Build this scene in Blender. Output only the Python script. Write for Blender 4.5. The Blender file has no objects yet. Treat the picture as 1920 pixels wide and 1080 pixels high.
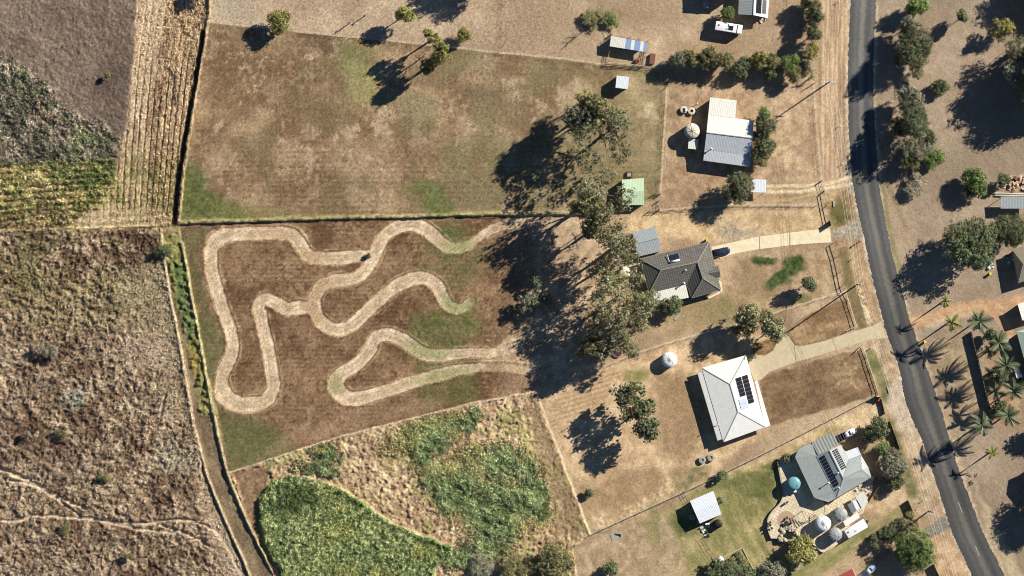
import bpy, bmesh, math, random
import numpy as np
from mathutils import Vector, Matrix
SC = bpy.context.scene
COL = SC.collection
# ---------------------------------------------------------------- camera, sky, sun, exposure
PX = 0.14            # metres on the ground for one photo pixel
CAM_H = 1500.0       # survey aircraft height
SUN_EL = 29.3
SUN_AZ = 34.3        # degrees from +X towards +Y, where the sun stands
cam = bpy.data.cameras.new('aerial_camera')
cam.sensor_width = 36.0
cam.lens = 36.0 * CAM_H / (1920 * PX)
cam.clip_start = 10.0
cam.clip_end = 20000.0
camo = bpy.data.objects.new('aerial_camera', cam)
camo.location = (0, 0, CAM_H)
COL.objects.link(camo)
SC.camera = camo
W = bpy.data.worlds.new('World'); SC.world = W; W.use_nodes = True
nt = W.node_tree
bgn = nt.nodes['Background']
sky = nt.nodes.new('ShaderNodeTexSky')
sky.sky_type = 'NISHITA'; sky.sun_disc = False
sky.sun_elevation = math.radians(SUN_EL)
sky.sun_rotation = math.radians(90 - SUN_AZ)
sky.altitude = 100; sky.air_density = 0.72; sky.dust_density = 0.0; sky.ozone_density = 5.0
nt.links.new(sky.outputs[0], bgn.inputs[0])
bgn.inputs[1].default_value = 0.05
sl = bpy.data.lights.new('sun', 'SUN'); sl.energy = 5.0; sl.angle = math.radians(0.5); sl.color = (1.0, 0.93, 0.83)
so = bpy.data.objects.new('sun', sl); COL.objects.link(so)
e, a = math.radians(SUN_EL), math.radians(SUN_AZ)
SUNV = Vector((math.cos(e) * math.cos(a), math.cos(e) * math.sin(a), math.sin(e)))
so.rotation_euler = SUNV.to_track_quat('Z', 'Y').to_euler()
so.location = (0, 0, 200)
SC.view_settings.view_transform = 'Standard'; SC.view_settings.look = 'None'
SC.view_settings.gamma = 1.0; SC.view_settings.exposure = 0.82
SC.view_settings.use_curve_mapping = False
SC.cycles.filter_width = 1.0

# ---------------------------------------------------------------- helpers
def G(px, py, z=0.0):
    """point on or above the ground seen at photo pixel (px, py)"""
    k = 1 - z / CAM_H
    return Vector(((px - 960) * PX * k, (540 - py) * PX * k, z))
def s2l(c):
    c = np.asarray(c, dtype=np.float64) / 255.0
    return np.where(c <= 0.04045, c / 12.92, ((c + 0.055) / 1.055) ** 2.4)
KLIT = np.array([1.34, 1.30, 1.28])   # lit brightness of a white flat surface in this light: sRGB of the photo -> base colour
def A(r, g, b):
    return s2l((r, g, b)) / KLIT
def A4(c):
    v = A(*c); return (float(v[0]), float(v[1]), float(v[2]), 1.0)

MATS = {}
def mat(name, col, rough=0.7, metal=0.0, var=0.12, scale=3.0, spec=0.3, bump=0.0, bscale=20.0, fine=0.0):
    """procedural paint / metal / wood: base colour with two scales of noise"""
    if name in MATS: return MATS[name]
    m = bpy.data.materials.new(name); m.use_nodes = True
    t = m.node_tree; b = t.nodes['Principled BSDF']
    b.inputs['Roughness'].default_value = rough
    b.inputs['Metallic'].default_value = metal
    b.inputs['Specular IOR Level'].default_value = spec
    tc = t.nodes.new('ShaderNodeTexCoord')
    n = t.nodes.new('ShaderNodeTexNoise'); n.inputs['Scale'].default_value = scale; n.inputs['Detail'].default_value = 5; n.inputs['Roughness'].default_value = 0.65
    t.links.new(tc.outputs['Object'], n.inputs['Vector'])
    mr = t.nodes.new('ShaderNodeMapRange'); mr.inputs[1].default_value = 0.25; mr.inputs[2].default_value = 0.75
    mr.inputs[3].default_value = 1 - var; mr.inputs[4].default_value = 1 + var
    t.links.new(n.outputs[0], mr.inputs[0])
    mx = t.nodes.new('ShaderNodeMix'); mx.data_type = 'RGBA'; mx.blend_type = 'MULTIPLY'; mx.inputs[0].default_value = 1.0
    mx.inputs[6].default_value = (col[0], col[1], col[2], 1)
    t.links.new(mr.outputs[0], mx.inputs[7])
    t.links.new(mx.outputs[2], b.inputs['Base Color'])
    if bump:
        n2 = t.nodes.new('ShaderNodeTexNoise'); n2.inputs['Scale'].default_value = bscale; n2.inputs['Detail'].default_value = 3
        t.links.new(tc.outputs['Object'], n2.inputs['Vector'])
        bp = t.nodes.new('ShaderNodeBump'); bp.inputs['Strength'].default_value = bump; bp.inputs['Distance'].default_value = 0.05
        t.links.new(n2.outputs[0], bp.inputs['Height']); t.links.new(bp.outputs[0], b.inputs['Normal'])
    MATS[name] = m
    return m

def tag(o, label=None, cat=None, group=None, kind=None):
    if label: o['label'] = label
    if cat: o['category'] = cat
    if group: o['group'] = group
    if kind: o['kind'] = kind
    return o
def empty(name, label, cat, loc=(0, 0, 0), rz=0.0, group=None):
    o = bpy.data.objects.new(name, None); COL.objects.link(o)
    o.location = loc; o.rotation_euler = (0, 0, rz); o.empty_display_size = 0.5
    return tag(o, label, cat, group)
def mesh_obj(name, me, parent=None, m=None):
    o = bpy.data.objects.new(name, me); COL.objects.link(o)
    if parent is not None: o.parent = parent
    if m is not None and not me.materials: me.materials.append(m)
    return o

class MB:
    """collects boxes, bars and tubes; build() links them as one mesh"""
    def __init__(s): s.v = []; s.f = []; s.uv = {}
    def add(s, vs, fs):
        n = len(s.v); s.v += [tuple(v) for v in vs]; s.f += [tuple(i + n for i in f) for f in fs]
    def box(s, c, size, rz=0.0, tilt=None):
        x, y, z = size[0] / 2, size[1] / 2, size[2] / 2
        R = Matrix.Rotation(rz, 3, 'Z')
        if tilt is not None: R = R @ tilt
        vs = [R @ Vector((i * x, j * y, k * z)) + Vector(c) for k in (-1, 1) for i, j in ((-1, -1), (1, -1), (1, 1), (-1, 1))]
        s.add(vs, [(3, 2, 1, 0), (4, 5, 6, 7), (0, 1, 5, 4), (1, 2, 6, 5), (2, 3, 7, 6), (3, 0, 4, 7)])
        return s
    def bar(s, a, b, w, h=None):
        """square bar from a to b"""
        a, b = Vector(a), Vector(b); d = b - a; L = d.length
        if L < 1e-6: return s
        q = d.to_track_quat('X', 'Z').to_matrix()
        h = h or w
        vs = [q @ Vector((i * L, j * w / 2, k * h / 2)) + a for k in (-1, 1) for i, j in ((0, -1), (1, -1), (1, 1), (0, 1))]
        s.add(vs, [(3, 2, 1, 0), (4, 5, 6, 7), (0, 1, 5, 4), (1, 2, 6, 5), (2, 3, 7, 6), (3, 0, 4, 7)])
        return s
    def tube(s, pts, rads, n=6, cap=True):
        pts = [Vector(p) for p in pts]
        if not hasattr(rads, '__len__'): rads = [rads] * len(pts)
        base = len(s.v)
        for i, p in enumerate(pts):
            d = (pts[min(i + 1, len(pts) - 1)] - pts[max(i - 1, 0)])
            if d.length < 1e-9: d = Vector((0, 0, 1))
            q = d.to_track_quat('Z', 'X').to_matrix()
            for k in range(n):
                t = 2 * math.pi * k / n
                s.v.append(tuple(p + q @ Vector((math.cos(t) * rads[i], math.sin(t) * rads[i], 0))))
        for i in range(len(pts) - 1):
            for k in range(n):
                k2 = (k + 1) % n
                s.f.append((base + i * n + k, base + i * n + k2, base + (i + 1) * n + k2, base + (i + 1) * n + k))
        if cap:
            s.f.append(tuple(base + k for k in reversed(range(n))))
            s.f.append(tuple(base + (len(pts) - 1) * n + k for k in range(n)))
        return s
    def lathe(s, c, prof, n=24, rfun=None):
        """prof: list of (r, z) from bottom to top round c"""
        c = Vector(c); base = len(s.v)
        for r, z in prof:
            for k in range(n):
                t = 2 * math.pi * k / n
                rr = r * (rfun(k) if rfun else 1)
                s.v.append((c.x + rr * math.cos(t), c.y + rr * math.sin(t), c.z + z))
        for i in range(len(prof) - 1):
            for k in range(n):
                k2 = (k + 1) % n
                s.f.append((base + i * n + k, base + i * n + k2, base + (i + 1) * n + k2, base + (i + 1) * n + k))
        s.f.append(tuple(base + k for k in reversed(range(n))))
        s.f.append(tuple(base + (len(prof) - 1) * n + k for k in range(n)))
        return s
    def prism(s, pts, z0, z1):
        """vertical prism over a plan polygon of (x, y)"""
        ar = sum(pts[i][0] * pts[(i + 1) % len(pts)][1] - pts[(i + 1) % len(pts)][0] * pts[i][1] for i in range(len(pts)))
        if ar < 0: pts = list(reversed(pts))
        n = len(pts)
        vs = [(p[0], p[1], z0) for p in pts] + [(p[0], p[1], z1) for p in pts]
        fs = [tuple(reversed(range(n))), tuple(range(n, 2 * n))] + [(i, (i + 1) % n, n + (i + 1) % n, n + i) for i in range(n)]
        s.add(vs, fs); return s
    def mesh(s, name='m', smooth=False):
        me = bpy.data.meshes.new(name); me.from_pydata(s.v, [], s.f); me.update()
        if smooth: me.polygons.foreach_set('use_smooth', [True] * len(me.polygons))
        return me
    def build(s, name, m, parent=None, smooth=False, bevel=0.0):
        me = s.mesh(name, smooth)
        if bevel:
            bm = bmesh.new(); bm.from_mesh(me)
            bmesh.ops.bevel(bm, geom=[e for e in bm.edges if len(e.link_faces) == 2 and e.calc_face_angle(0) > 0.6], offset=bevel, segments=2, affect='EDGES', profile=0.6)
            bm.to_mesh(me); bm.free()
        me.materials.append(m)
        return mesh_obj(name, me, parent)
# ---------------------------------------------------------------- the ground: one sheet of fine cells, split by what grows on it
STEP = 2.0
gx = np.arange(-60, 1982, STEP, dtype=np.float32); gy = np.arange(-60, 1142, STEP, dtype=np.float32)
NX, NY = len(gx), len(gy)
X, Y = np.meshgrid(gx, gy)                    # photo-pixel units (0.14 m) on the ground
def hsh(ix, iy, seed):
    h = (ix.astype(np.int64) * 374761393 + iy.astype(np.int64) * 668265263 + seed * 974634777) & 0xffffffff
    h = ((h ^ (h >> 13)) * 1274126177) & 0xffffffff
    return ((h ^ (h >> 16)) & 0xffff).astype(np.float32) / 65535.0
def vn(x, y, seed):
    fx, fy = np.floor(x), np.floor(y)
    ix, iy = fx.astype(np.int32), fy.astype(np.int32)
    tx, ty = x - fx, y - fy
    tx = tx * tx * (3 - 2 * tx); ty = ty * ty * (3 - 2 * ty)
    a = hsh(ix, iy, seed); b = hsh(ix + 1, iy, seed); c = hsh(ix, iy + 1, seed); d = hsh(ix + 1, iy + 1, seed)
    return (a + (b - a) * tx) * (1 - ty) + (c + (d - c) * tx) * ty
_sd = [100]
def fbm(wl, octv=3, gain=0.55, ang=0.0, asp=1.0, x=None, y=None):
    """noise 0..1 of wavelength wl (pixels), stretched asp times along direction ang"""
    _sd[0] += 7
    x = X if x is None else x; y = Y if y is None else y
    ca, sa = math.cos(ang), math.sin(ang)
    u = (x * ca + y * sa) / (wl * asp); v = (-x * sa + y * ca) / wl
    s = 0; amp = 1; tot = 0
    for o in range(octv):
        s = s + amp * vn(u + 17.3 * o, v - 9.1 * o, _sd[0] + o); tot += amp
        amp *= gain; u = u * 2.03; v = v * 2.03
    return s / tot
def sst(x, a, b):
    t = np.clip((x - a) / (b - a), 0, 1); return t * t * (3 - 2 * t)
white = np.random.default_rng(3).random((NY, NX)).astype(np.float32)
white2 = np.random.default_rng(4).random((NY, NX)).astype(np.float32)
WX = (fbm(14, 3) - 0.5); WY = (fbm(14, 3) - 0.5)        # for ragged edges
def segd(px, py, a, b):
    dx, dy = b[0] - a[0], b[1] - a[1]; L = dx * dx + dy * dy + 1e-9
    t = np.clip(((px - a[0]) * dx + (py - a[1]) * dy) / L, 0, 1)
    return np.hypot(px - a[0] - t * dx, py - a[1] - t * dy)
def window(pts, pad):
    xs = [p[0] for p in pts]; ys = [p[1] for p in pts]
    i0 = max(0, int((min(xs) - pad - gx[0]) / STEP)); i1 = min(NX, int((max(xs) + pad - gx[0]) / STEP) + 2)
    j0 = max(0, int((min(ys) - pad - gy[0]) / STEP)); j1 = min(NY, int((max(ys) + pad - gy[0]) / STEP) + 2)
    return slice(j0, max(j0, j1)), slice(i0, max(i0, i1))
def spline(pts, n=6, closed=False):
    out = []; N = len(pts)
    for i in range(N if closed else N - 1):
        p0 = pts[(i - 1) % N] if closed or i > 0 else pts[0]
        p1, p2 = pts[i], pts[(i + 1) % N]
        p3 = pts[(i + 2) % N] if closed or i + 2 < N else pts[-1]
        for k in range(n):
            t = k / n
            out.append(tuple(0.5 * (2 * p1[j] + (p2[j] - p0[j]) * t + (2 * p0[j] - 5 * p1[j] + 4 * p2[j] - p3[j]) * t * t + (3 * p1[j] - p0[j] - 3 * p2[j] + p3[j]) * t ** 3) for j in (0, 1)))
    if not closed: out.append(tuple(pts[-1]))
    return out
def poly(pts, soft=3.0, rag=4.0, sm=False):
    """soft mask of a polygon with a ragged edge"""
    if sm: pts = spline(pts, 4, True)
    s = window(pts, soft * 2 + rag * 2); m = np.zeros((NY, NX), np.float32)
    px = X[s] + WX[s] * rag * 2; py = Y[s] + WY[s] * rag * 2
    if px.size == 0: return m
    d = np.full(px.shape, 1e9, np.float32); ins = np.zeros(px.shape, bool)
    n = len(pts)
    for i in range(n):
        a, b = pts[i], pts[(i + 1) % n]
        d = np.minimum(d, segd(px, py, a, b))
        if a[1] != b[1]:
            c = ((a[1] > py) != (b[1] > py)) & (px < (b[0] - a[0]) * (py - a[1]) / (b[1] - a[1]) + a[0])
            ins ^= c
    sd = np.where(ins, d, -d)
    m[s] = sst(sd, -soft, soft); return m
def pdist(pts, far, sm=True, rag=0.0):
    """distance to a polyline (large where farther than far)"""
    if sm: pts = spline(pts, 5)
    s = window(pts, far); D = np.full((NY, NX), 1e3, np.float32)
    px = X[s] + WX[s] * rag * 2; py = Y[s] + WY[s] * rag * 2
    if px.size == 0: return D
    d = np.full(px.shape, 1e3, np.float32)
    for i in range(len(pts) - 1): d = np.minimum(d, segd(px, py, pts[i], pts[i + 1]))
    D[s] = d; return D
def line(pts, w, soft=2.0, sm=True, rag=2.0):
    return 1 - sst(pdist(pts, w + soft + 8, sm, rag), w - soft, w + soft)
def blob(cx, cy, rx, ry=None, ang=0.0, soft=0.5, rag=10.0):
    ry = ry or rx; c, s_ = math.cos(ang), math.sin(ang)
    dx = X - cx + WX * rag * 2; dy = Y - cy + WY * rag * 2
    r = np.hypot((dx * c + dy * s_) / rx, (-dx * s_ + dy * c) / ry)
    return 1 - sst(r, 1 - soft, 1 + soft)
# fields being composed: base colour in photo values (turned into albedo at the end), height in metres, region
C = np.zeros((NY, NX, 3), np.float32); Hh = np.zeros((NY, NX), np.float32); REG = np.zeros((NY, NX), np.int32)
REGN = ['ground']
n3 = fbm(3.2, 2); n6 = fbm(6, 3); n12 = fbm(12, 3); n30 = fbm(30, 4); n80 = fbm(80, 4); n200 = fbm(200, 4)
n6b = fbm(6, 3); n12b = fbm(12, 3); n30b = fbm(30, 4); n80b = fbm(80, 4)
def reg(name, m, th=0.5):
    if name not in REGN: REGN.append(name)
    REG[m > th] = REGN.index(name)
def mix(c1, c2, f):
    c1 = np.asarray(c1, np.float32); c2 = np.asarray(c2, np.float32)
    return c1 + (c2 - c1) * f[..., None]
def lay(m, c):
    global C
    c = np.asarray(c, np.float32)
    C = C + (c - C) * m[..., None]
def mul(m, f):
    global C
    C = C * (1 + (np.asarray(f, np.float32) - 1) * m)[..., None]
def hgt(m, h):
    global Hh
    Hh = Hh + (h - Hh) * m
def ctr(n, k=2.0): return np.clip((n - 0.5) * k + 0.5, 0, 1)

# --- dry grass everywhere on the right
base = mix((158, 132, 106), (192, 164, 134), ctr(n80, 2.5))
base = mix(base, mix((140, 118, 88), (176, 150, 118), ctr(n12)), 0.35 * ctr(n30, 2))
lay(np.ones_like(X), base)
hgt(np.ones_like(X), (n6 - 0.5) * 0.10 + (white - 0.5) * 0.05)
# --- top paddock strip (pinkish tan)
m = poly([(390, -80), (1545, -80), (1540, 20), (1530, 130), (1260, 128), (1140, 118), (935, 96), (790, 80), (660, 66), (530, 53), (392, 38)], 2, 2)
lay(m, mix(mix((172, 148, 122), (203, 179, 149), ctr(n80b, 2.5)), (160, 138, 112), 0.5 * ctr(n30) * (X > 620)))
reg('top_paddock', m)
m2 = m * np.clip((X - 850) / 250, 0, 1)
lay(0.65 * m2 * ctr(n30b, 1.5), (158, 130, 102))
lay(0.5 * poly([(395, -60), (480, -60), (470, 30), (395, 36)], 20, 10), (165, 155, 132))
lay(0.6 * blob(1130, 35, 34, 22) * ctr(n12b, 3), (120, 120, 75))
# --- far right, greyer dry grass
m = poly([(1640, -80), (1990, -80), (1990, 1160), (1890, 1160), (1780, 780), (1700, 560), (1650, 330)], 6, 4)
lay(m * 0.85, mix(mix((152, 134, 113), (182, 162, 139), ctr(n80, 2)), (140, 122, 100), 0.5 * ctr(n12)))
reg('roadside_field', m)
# --- main paddock
m = poly([(394, 43), (530, 58), (660, 71), (790, 84), (935, 100), (1140, 124), (1250, 136), (1254, 165), (1242, 365), (1170, 397), (880, 403), (600, 411), (336, 418), (343, 330), (362, 200), (380, 110)], 1.5, 1.5)
pd = mix((130, 104, 77), (173, 146, 113), ctr(fbm(60, 4, .62), 2.8))
patch = sst(fbm(34, 4, 0.62), 0.53, 0.66) * sst(fbm(120, 2), 0.35, 0.6)
pd = mix(pd, (202, 176, 148), 0.7 * patch)
pd = mix(pd, (196, 170, 140), 0.75 * sst(fbm(9, 4, .68), .56, .68) * (.25 + .75 * sst(n80b, .4, .62)))
pd = mix(pd, (110, 86, 62), 0.6 * sst(fbm(7, 4, .68), .56, .68) * (.3 + .7 * sst(n80, .4, .6)))
pd = mix(pd, (124, 106, 78), 0.6 * sst(fbm(70, 3), 0.52, 0.68))
pd = mix(pd, (132, 122, 88), 0.55 * sst(fbm(110, 3), 0.5, 0.66) * sst(X, 560, 760))
pd = mix(pd, (150, 138, 105), 0.5 * sst(X, 800, 1000) * ctr(n80))
mow = np.sin((Y + 5 * (n80 - 0.5)) * 2 * math.pi / 9.5 + 3 * n200) * 0.5 + 0.5
pd = pd * (1 - 0.20 * (sst(Y, 200, 400) * mow * ctr(n30, 1.6))[..., None])
mow2 = np.sin((X + 8 * (n80 - 0.5)) * 2 * math.pi / 10.5) * 0.5 + 0.5
pd = pd * (1 - 0.08 * (sst(Y, 330, 150) * mow2 * ctr(n30b, 1.6))[..., None])
lay(m, pd); reg('paddock', m); MP = m
hgt(m, (n6b - 0.5) * 0.12 + (white - 0.5) * 0.06 - 0.02 * mow * sst(Y, 260, 400))
# green patches in it
lay(0.95 * poly([(338, 305), (352, 300), (380, 335), (415, 375), (470, 405), (440, 412), (336, 416)], 14, 12) * (0.65 + 0.35 * ctr(n12, 2)), mix((74, 88, 44), (110, 114, 66), ctr(n6, 2)))
lay(0.5 * poly([(400, 375), (560, 398), (640, 410), (400, 414)], 12, 8), (112, 112, 66))
lay(0.95 * poly([(775, 352), (805, 340), (828, 350), (852, 395), (850, 404), (800, 404)], 9, 12) * (0.5 + 0.5 * ctr(n12, 2)), mix((78, 92, 48), (122, 122, 76), ctr(n6, 2)))
lay(0.6 * blob(790, 355, 40, 25) * ctr(n12b, 2), (120, 124, 76))
lay(0.65 * poly([(650, 75), (700, 90), (720, 200), (660, 190), (640, 110)], 16, 14), (150, 146, 92))
lay(0.5 * blob(900, 280, 60, 50) * ctr(n30, 2), (130, 128, 84))
lay(0.5 * blob(655, 110, 30, 25), (130, 124, 84))
mul(0.8 * MP * poly([(392, 42), (560, 60), (700, 95), (700, 120), (540, 90), (380, 70)], 10, 6), 0.87)
# --- track paddock
TP = poly([(338, 426), (480, 418), (880, 407), (1100, 405), (1060, 560), (1010, 735), (880, 758), (640, 818), (430, 886), (414, 800), (384, 680), (350, 500)], 1.5, 1.5)
td = mix((112, 84, 60), (152, 121, 92), ctr(fbm(50, 4, .62), 2.8))
td = mix(td, (162, 132, 100), 0.6 * sst(fbm(26, 4, 0.6), 0.54, 0.68))
td = mix(td, (166, 138, 106), 0.6 * sst(fbm(8, 4, .68), .56, .68))
td = mix(td, (88, 64, 44), 0.55 * sst(fbm(7, 4, .68), .55, .68))
td = td * (1 - 0.20 * ((np.sin(Y * 2 * math.pi / 8 + 1.2 * n80) * 0.5 + 0.5) * ctr(n30, 1.6))[..., None])
lay(TP, td); reg('track_field', TP)
hgt(TP, (n6b - 0.5) * 0.12 + (white - 0.5) * 0.07)
lay(TP * sst(X, 900, 1010) * 0.9, mix((150, 124, 96), (184, 156, 124), ctr(n30, 2)))
# greener margins of the track paddock
grn = mix((86, 92, 58), (112, 110, 72), ctr(n12, 2))
lay(TP * 0.8 * poly([(336, 428), (392, 430), (372, 470), (392, 560), (420, 640), (402, 720), (420, 770), (520, 800), (560, 845), (430, 890), (405, 800), (380, 680), (345, 500)], 12, 10) * (0.55 + 0.45 * ctr(n30, 2)), grn)
lay(TP * 0.85 * blob(845, 480, 60, 55, 0, .5, 12) * ctr(n30b + .15, 2), (98, 98, 58))
lay(TP * 0.9 * poly([(770, 590), (860, 570), (890, 560), (900, 620), (860, 660), (800, 650), (770, 630)], 14, 12) * (0.5 + .5 * ctr(n12b, 2)), mix((78, 88, 44), (120, 120, 78), ctr(n6, 2.2)))
lay(TP * 0.85 * poly([(770, 650), (880, 670), (890, 690), (900, 760), (790, 770), (780, 700)], 16, 12) * (0.5 + .5 * ctr(n12, 2)), mix((82, 88, 48), (112, 108, 66), ctr(n6, 2.2)))
lay(TP * 0.5 * blob(850, 430, 40, 14), (96, 92, 56))
lay(TP * 0.6 * blob(830, 840 - 400, 30, 12), (80, 96, 48))
lay(TP * 0.55 * blob(470, 830, 60, 40), (100, 102, 62))
lay(TP * 0.5 * poly([(560, 800), (820, 745), (830, 765), (600, 830), (480, 860)], 14, 10), (170, 140, 110))
# --- the mown race track
def P5(l): return [(380 + x / 2.7, 400 + y / 2.7) for x, y in l]
TA = P5([(850, 215), (780, 216), (700, 225), (600, 226), (535, 212), (500, 168), (470, 122), (420, 100), (300, 100), (150, 106), (85, 128), (48, 185), (48, 280), (76, 390), (108, 500), (140, 590), (152, 670), (138, 735), (106, 800), (96, 870), (122, 930), (190, 965), (280, 965), (338, 930), (360, 870), (350, 790), (335, 700), (312, 600), (296, 520), (286, 465), (320, 432), (375, 455), (430, 482), (500, 476), (565, 480)])
TB = P5([(1620, 40), (1540, 55), (1458, 85), (1400, 125), (1340, 165), (1275, 175), (1215, 150), (1150, 95), (1080, 58), (1010, 62), (940, 95), (890, 165), (860, 235), (815, 300), (740, 335), (660, 340), (600, 372), (570, 430), (575, 500), (612, 560), (680, 588), (750, 570), (830, 500), (900, 432), (980, 370), (1060, 332), (1130, 328), (1186, 365), (1220, 425), (1255, 470), (1310, 480), (1365, 440)])
TC = P5([(1600, 668), (1530, 690), (1458, 704), (1350, 706), (1250, 714), (1150, 716), (1080, 685), (1000, 632), (930, 612), (880, 630), (845, 690), (790, 755), (715, 805), (672, 850), (690, 900), (750, 938), (830, 930), (950, 890), (1080, 848), (1200, 818), (1320, 788), (1458, 778), (1560, 780), (1680, 800)])
tw_ = 12.2 - 4.0 * sst(X, 815, 900)
TRK = np.minimum(np.minimum(pdist(TA, 30, True, 1.2), pdist(TB, 30, True, 1.2)), pdist(TC, 30, True, 1.2))
tw = tw_ + 3.5 * np.maximum(blob(430, 755, 60, 28), blob(392, 440, 30, 26)) + 2.5 * blob(640, 740, 40, 30) + 3.4 * (n30b - .5) + 2.0 * (n12 - .5)
tm = 1 - sst(TRK + 3.0 * (n6 - .5), tw - 2.6, tw + 2.0)
tm = tm * (1 - .92 * blob(894, 556, 15, 17, 0, .5, 6)) * (1 - .5 * blob(955, 690, 40, 20)) * (1 - .5 * blob(960, 418, 30, 16))
lip = np.exp(-((TRK - tw - 2) / 2.2) ** 2)
tc_ = mix((204, 175, 139), (246, 218, 182), ctr(.6 * n12 + .4 * n30, 2.4))
tc_ = tc_ * (1 - 0.12 * sst(vn(TRK * .55, TRK * 0, 77), .35, .75) * ctr(n30b + .1, 1.6) - 0.16 * np.exp(-((TRK - 4.0) / 1.3) ** 2) * ctr(n30, 1.8) - 0.10 * np.exp(-((TRK - 8.2) / 1.2) ** 2) * ctr(n30b, 1.8) - .10 * np.exp(-(TRK / 1.0) ** 2))[..., None]
tc_ = mix(tc_, (180, 148, 112), 0.7 * sst(fbm(40, 3), 0.52, 0.7) * sst(X, 470, 520) * sst(X, 640, 600))
lay(tm, tc_)
lay((1 - tm) * (1 - sst(TRK, tw + 1, tw + 7)) * 0.75 * sst(.5 * n12b + .5 * n30b, 0.44, 0.56), (190, 160, 126))
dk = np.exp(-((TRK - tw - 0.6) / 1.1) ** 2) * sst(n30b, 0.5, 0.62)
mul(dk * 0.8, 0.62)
gt = np.maximum(np.maximum(blob(855, 462, 34, 20), blob(862, 570, 40, 30)), np.maximum(blob(800, 655, 55, 20), blob(835, 706, 60, 14, -0.2)))
lay(tm * 0.75 * gt * (0.5 + 0.5 * ctr(n12, 2)), mix((128, 136, 84), (150, 156, 106), ctr(n6, 2)))
lay(tm * 0.5 * blob(630, 720, 14, 22), (150, 146, 98))
# broad dust fringe outside the first corners
lay(0.8 * (1 - tm) * (1 - sst(TRK, 13, 27)) * np.maximum(blob(392, 590, 22, 130, 0, .5, 8) * .7, np.maximum(blob(420, 765, 60, 30, 0, .5, 6), np.maximum(blob(400, 440, 40, 30), blob(570, 440, 14, 26)))) * sst(.5 * n6 + .5 * n12, .38, .58), (205, 176, 142))
reg('dirt_track', tm)
hgt(tm, -0.05 + (n12 - 0.5) * 0.05 + (white - 0.5) * 0.03)
Hh += lip * (0.10 + 0.10 * n6) * (1 - tm) * TP
# --- bright worn paths going on towards the yard under the trees
pth = line([(920, 661), (950, 645), (985, 630), (1047, 607), (1075, 573), (1107, 545), (1123, 517)], 8, 4, True, 4)
pth = np.maximum(pth, line([(905, 680), (960, 668), (1040, 690), (1110, 690)], 8, 5, True, 5) * .8)
pth = np.maximum(pth, line([(970, 416), (1040, 412), (1110, 440), (1130, 520)], 9, 6, True, 6) * .7)
lay(pth * 0.75, mix((190, 164, 132), (216, 190, 156), ctr(n12, 2)))
# --- straw stubble strip
m = poly([(262, -80), (400, -80), (386, 40), (371, 140), (352, 290), (334, 422), (240, 428), (130, 430), (165, 395), (215, 342), (236, 240), (252, 100)], 2.5, 4)
uu = (X - (258 - 0.12 * Y + 0.0001 * Y * Y)) / (122 - 0.045 * Y)          # 0 left .. 1 right
st = mix((192, 166, 132), (222, 196, 158), ctr(fbm(9, 3, .6, math.radians(97), 5), 2.2))
st = mix(st, (206, 184, 132), 0.7 * sst(Y, 230, 360))
row = np.sin(uu * 2 * math.pi * 9 + 3 * (fbm(60, 3, .5, math.radians(97), 6) - .5) + 1.3 * (fbm(9, 2) - .5) + 6 * uu * uu) * 0.5 + 0.5
st = mix(st, (150, 122, 94), .6 * sst(fbm(8, 4, .66, math.radians(97), 3.5), .53, .64) * (1 - .6 * sst(uu, .5, .8)))
st = st * (1 - (0.62 * sst(row, 0.80, 0.98) * sst(fbm(50, 3, .5, math.radians(97), 4), .32, .55))[..., None])
st = mix(st, (152, 124, 96), 0.6 * sst(np.abs(uu - 0.52), 0.16, 0.02) * sst(n12 + 0.3 * n30, 0.5, 0.8))
st = mix(st, (118, 116, 70), 0.6 * sst(fbm(10, 3), 0.5, .64) * sst(Y, 250, 330))
lay(m, st); reg('stubble_strip', m); ST = m; uu_keep = uu
hgt(m, 0.34 * sst(fbm(5.2, 2, .6, math.radians(97), 1.6), .42, .72) * (0.25 + 0.75 * sst(uu, .4, .65)) - 0.22 * sst(row, 0.80, 0.98) * sst(n30b, .30, .55) + (white - .5) * .2)
fan_ = poly([(150, 400), (200, 385), (300, 392), (330, 402), (330, 424), (150, 430), (135, 420)], 8, 8) * ST
lay(fan_ * .8, mix((186, 164, 124), (226, 204, 164), ctr(n6, 2.2))); hgt(fan_ * .6, .1 * n6)
lay(.5 * ST * poly([(258, -60), (300, -60), (285, 120), (245, 240)], 10, 8), (206, 180, 150))
# straw heads turning to the left at the bottom
m = poly([(215, 345), (330, 350), (334, 424), (160, 428), (140, 415), (180, 390)], 6, 8) * ST
r2 = np.sin((Y + 0.05 * X) * 2 * math.pi / 13 + 4 * n80) * .5 + .5
mul(m * 0.5, 1 - 0.35 * sst(r2, .6, .95) * ctr(n30 + .1, 2))
# --- fallow field, top left
m = poly([(-90, -80), (262, -80), (256, 20), (250, 110), (236, 240), (216, 332), (-90, 332)], 2.5, 4)
fa = mix((114, 97, 84), (134, 116, 101), ctr(fbm(40, 4), 2.2))
fa = fa * (1 + 0.35 * (fbm(5, 2, .6, math.radians(55), 2.2) - 0.5))[..., None]
lay(m, fa); reg('fallow_field', m)
hgt(m, 0.34 * fbm(5.2, 2, .6) + 0.22 * white)
mul(m * 0.8 * poly([(175, 120), (250, 90), (235, 250), (215, 330), (170, 250)], 30, 20), 0.86)
m = poly([(-90, 70), (20, 105), (55, 130), (100, 170), (130, 205), (190, 232), (226, 262), (216, 315), (120, 308), (-90, 312)], 9, 16)
gs = mix((96, 90, 76), (176, 164, 138), ctr(fbm(12, 4, .66, math.radians(50), 2.0), 3.0))
gs = mix(gs, (100, 106, 78), 0.6 * sst(fbm(22, 3), .52, .62))
gs = mix(gs, (128, 140, 92), 0.75 * blob(143, 258, 26, 34, 0, .5, 14) * ctr(n12, 2))
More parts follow.
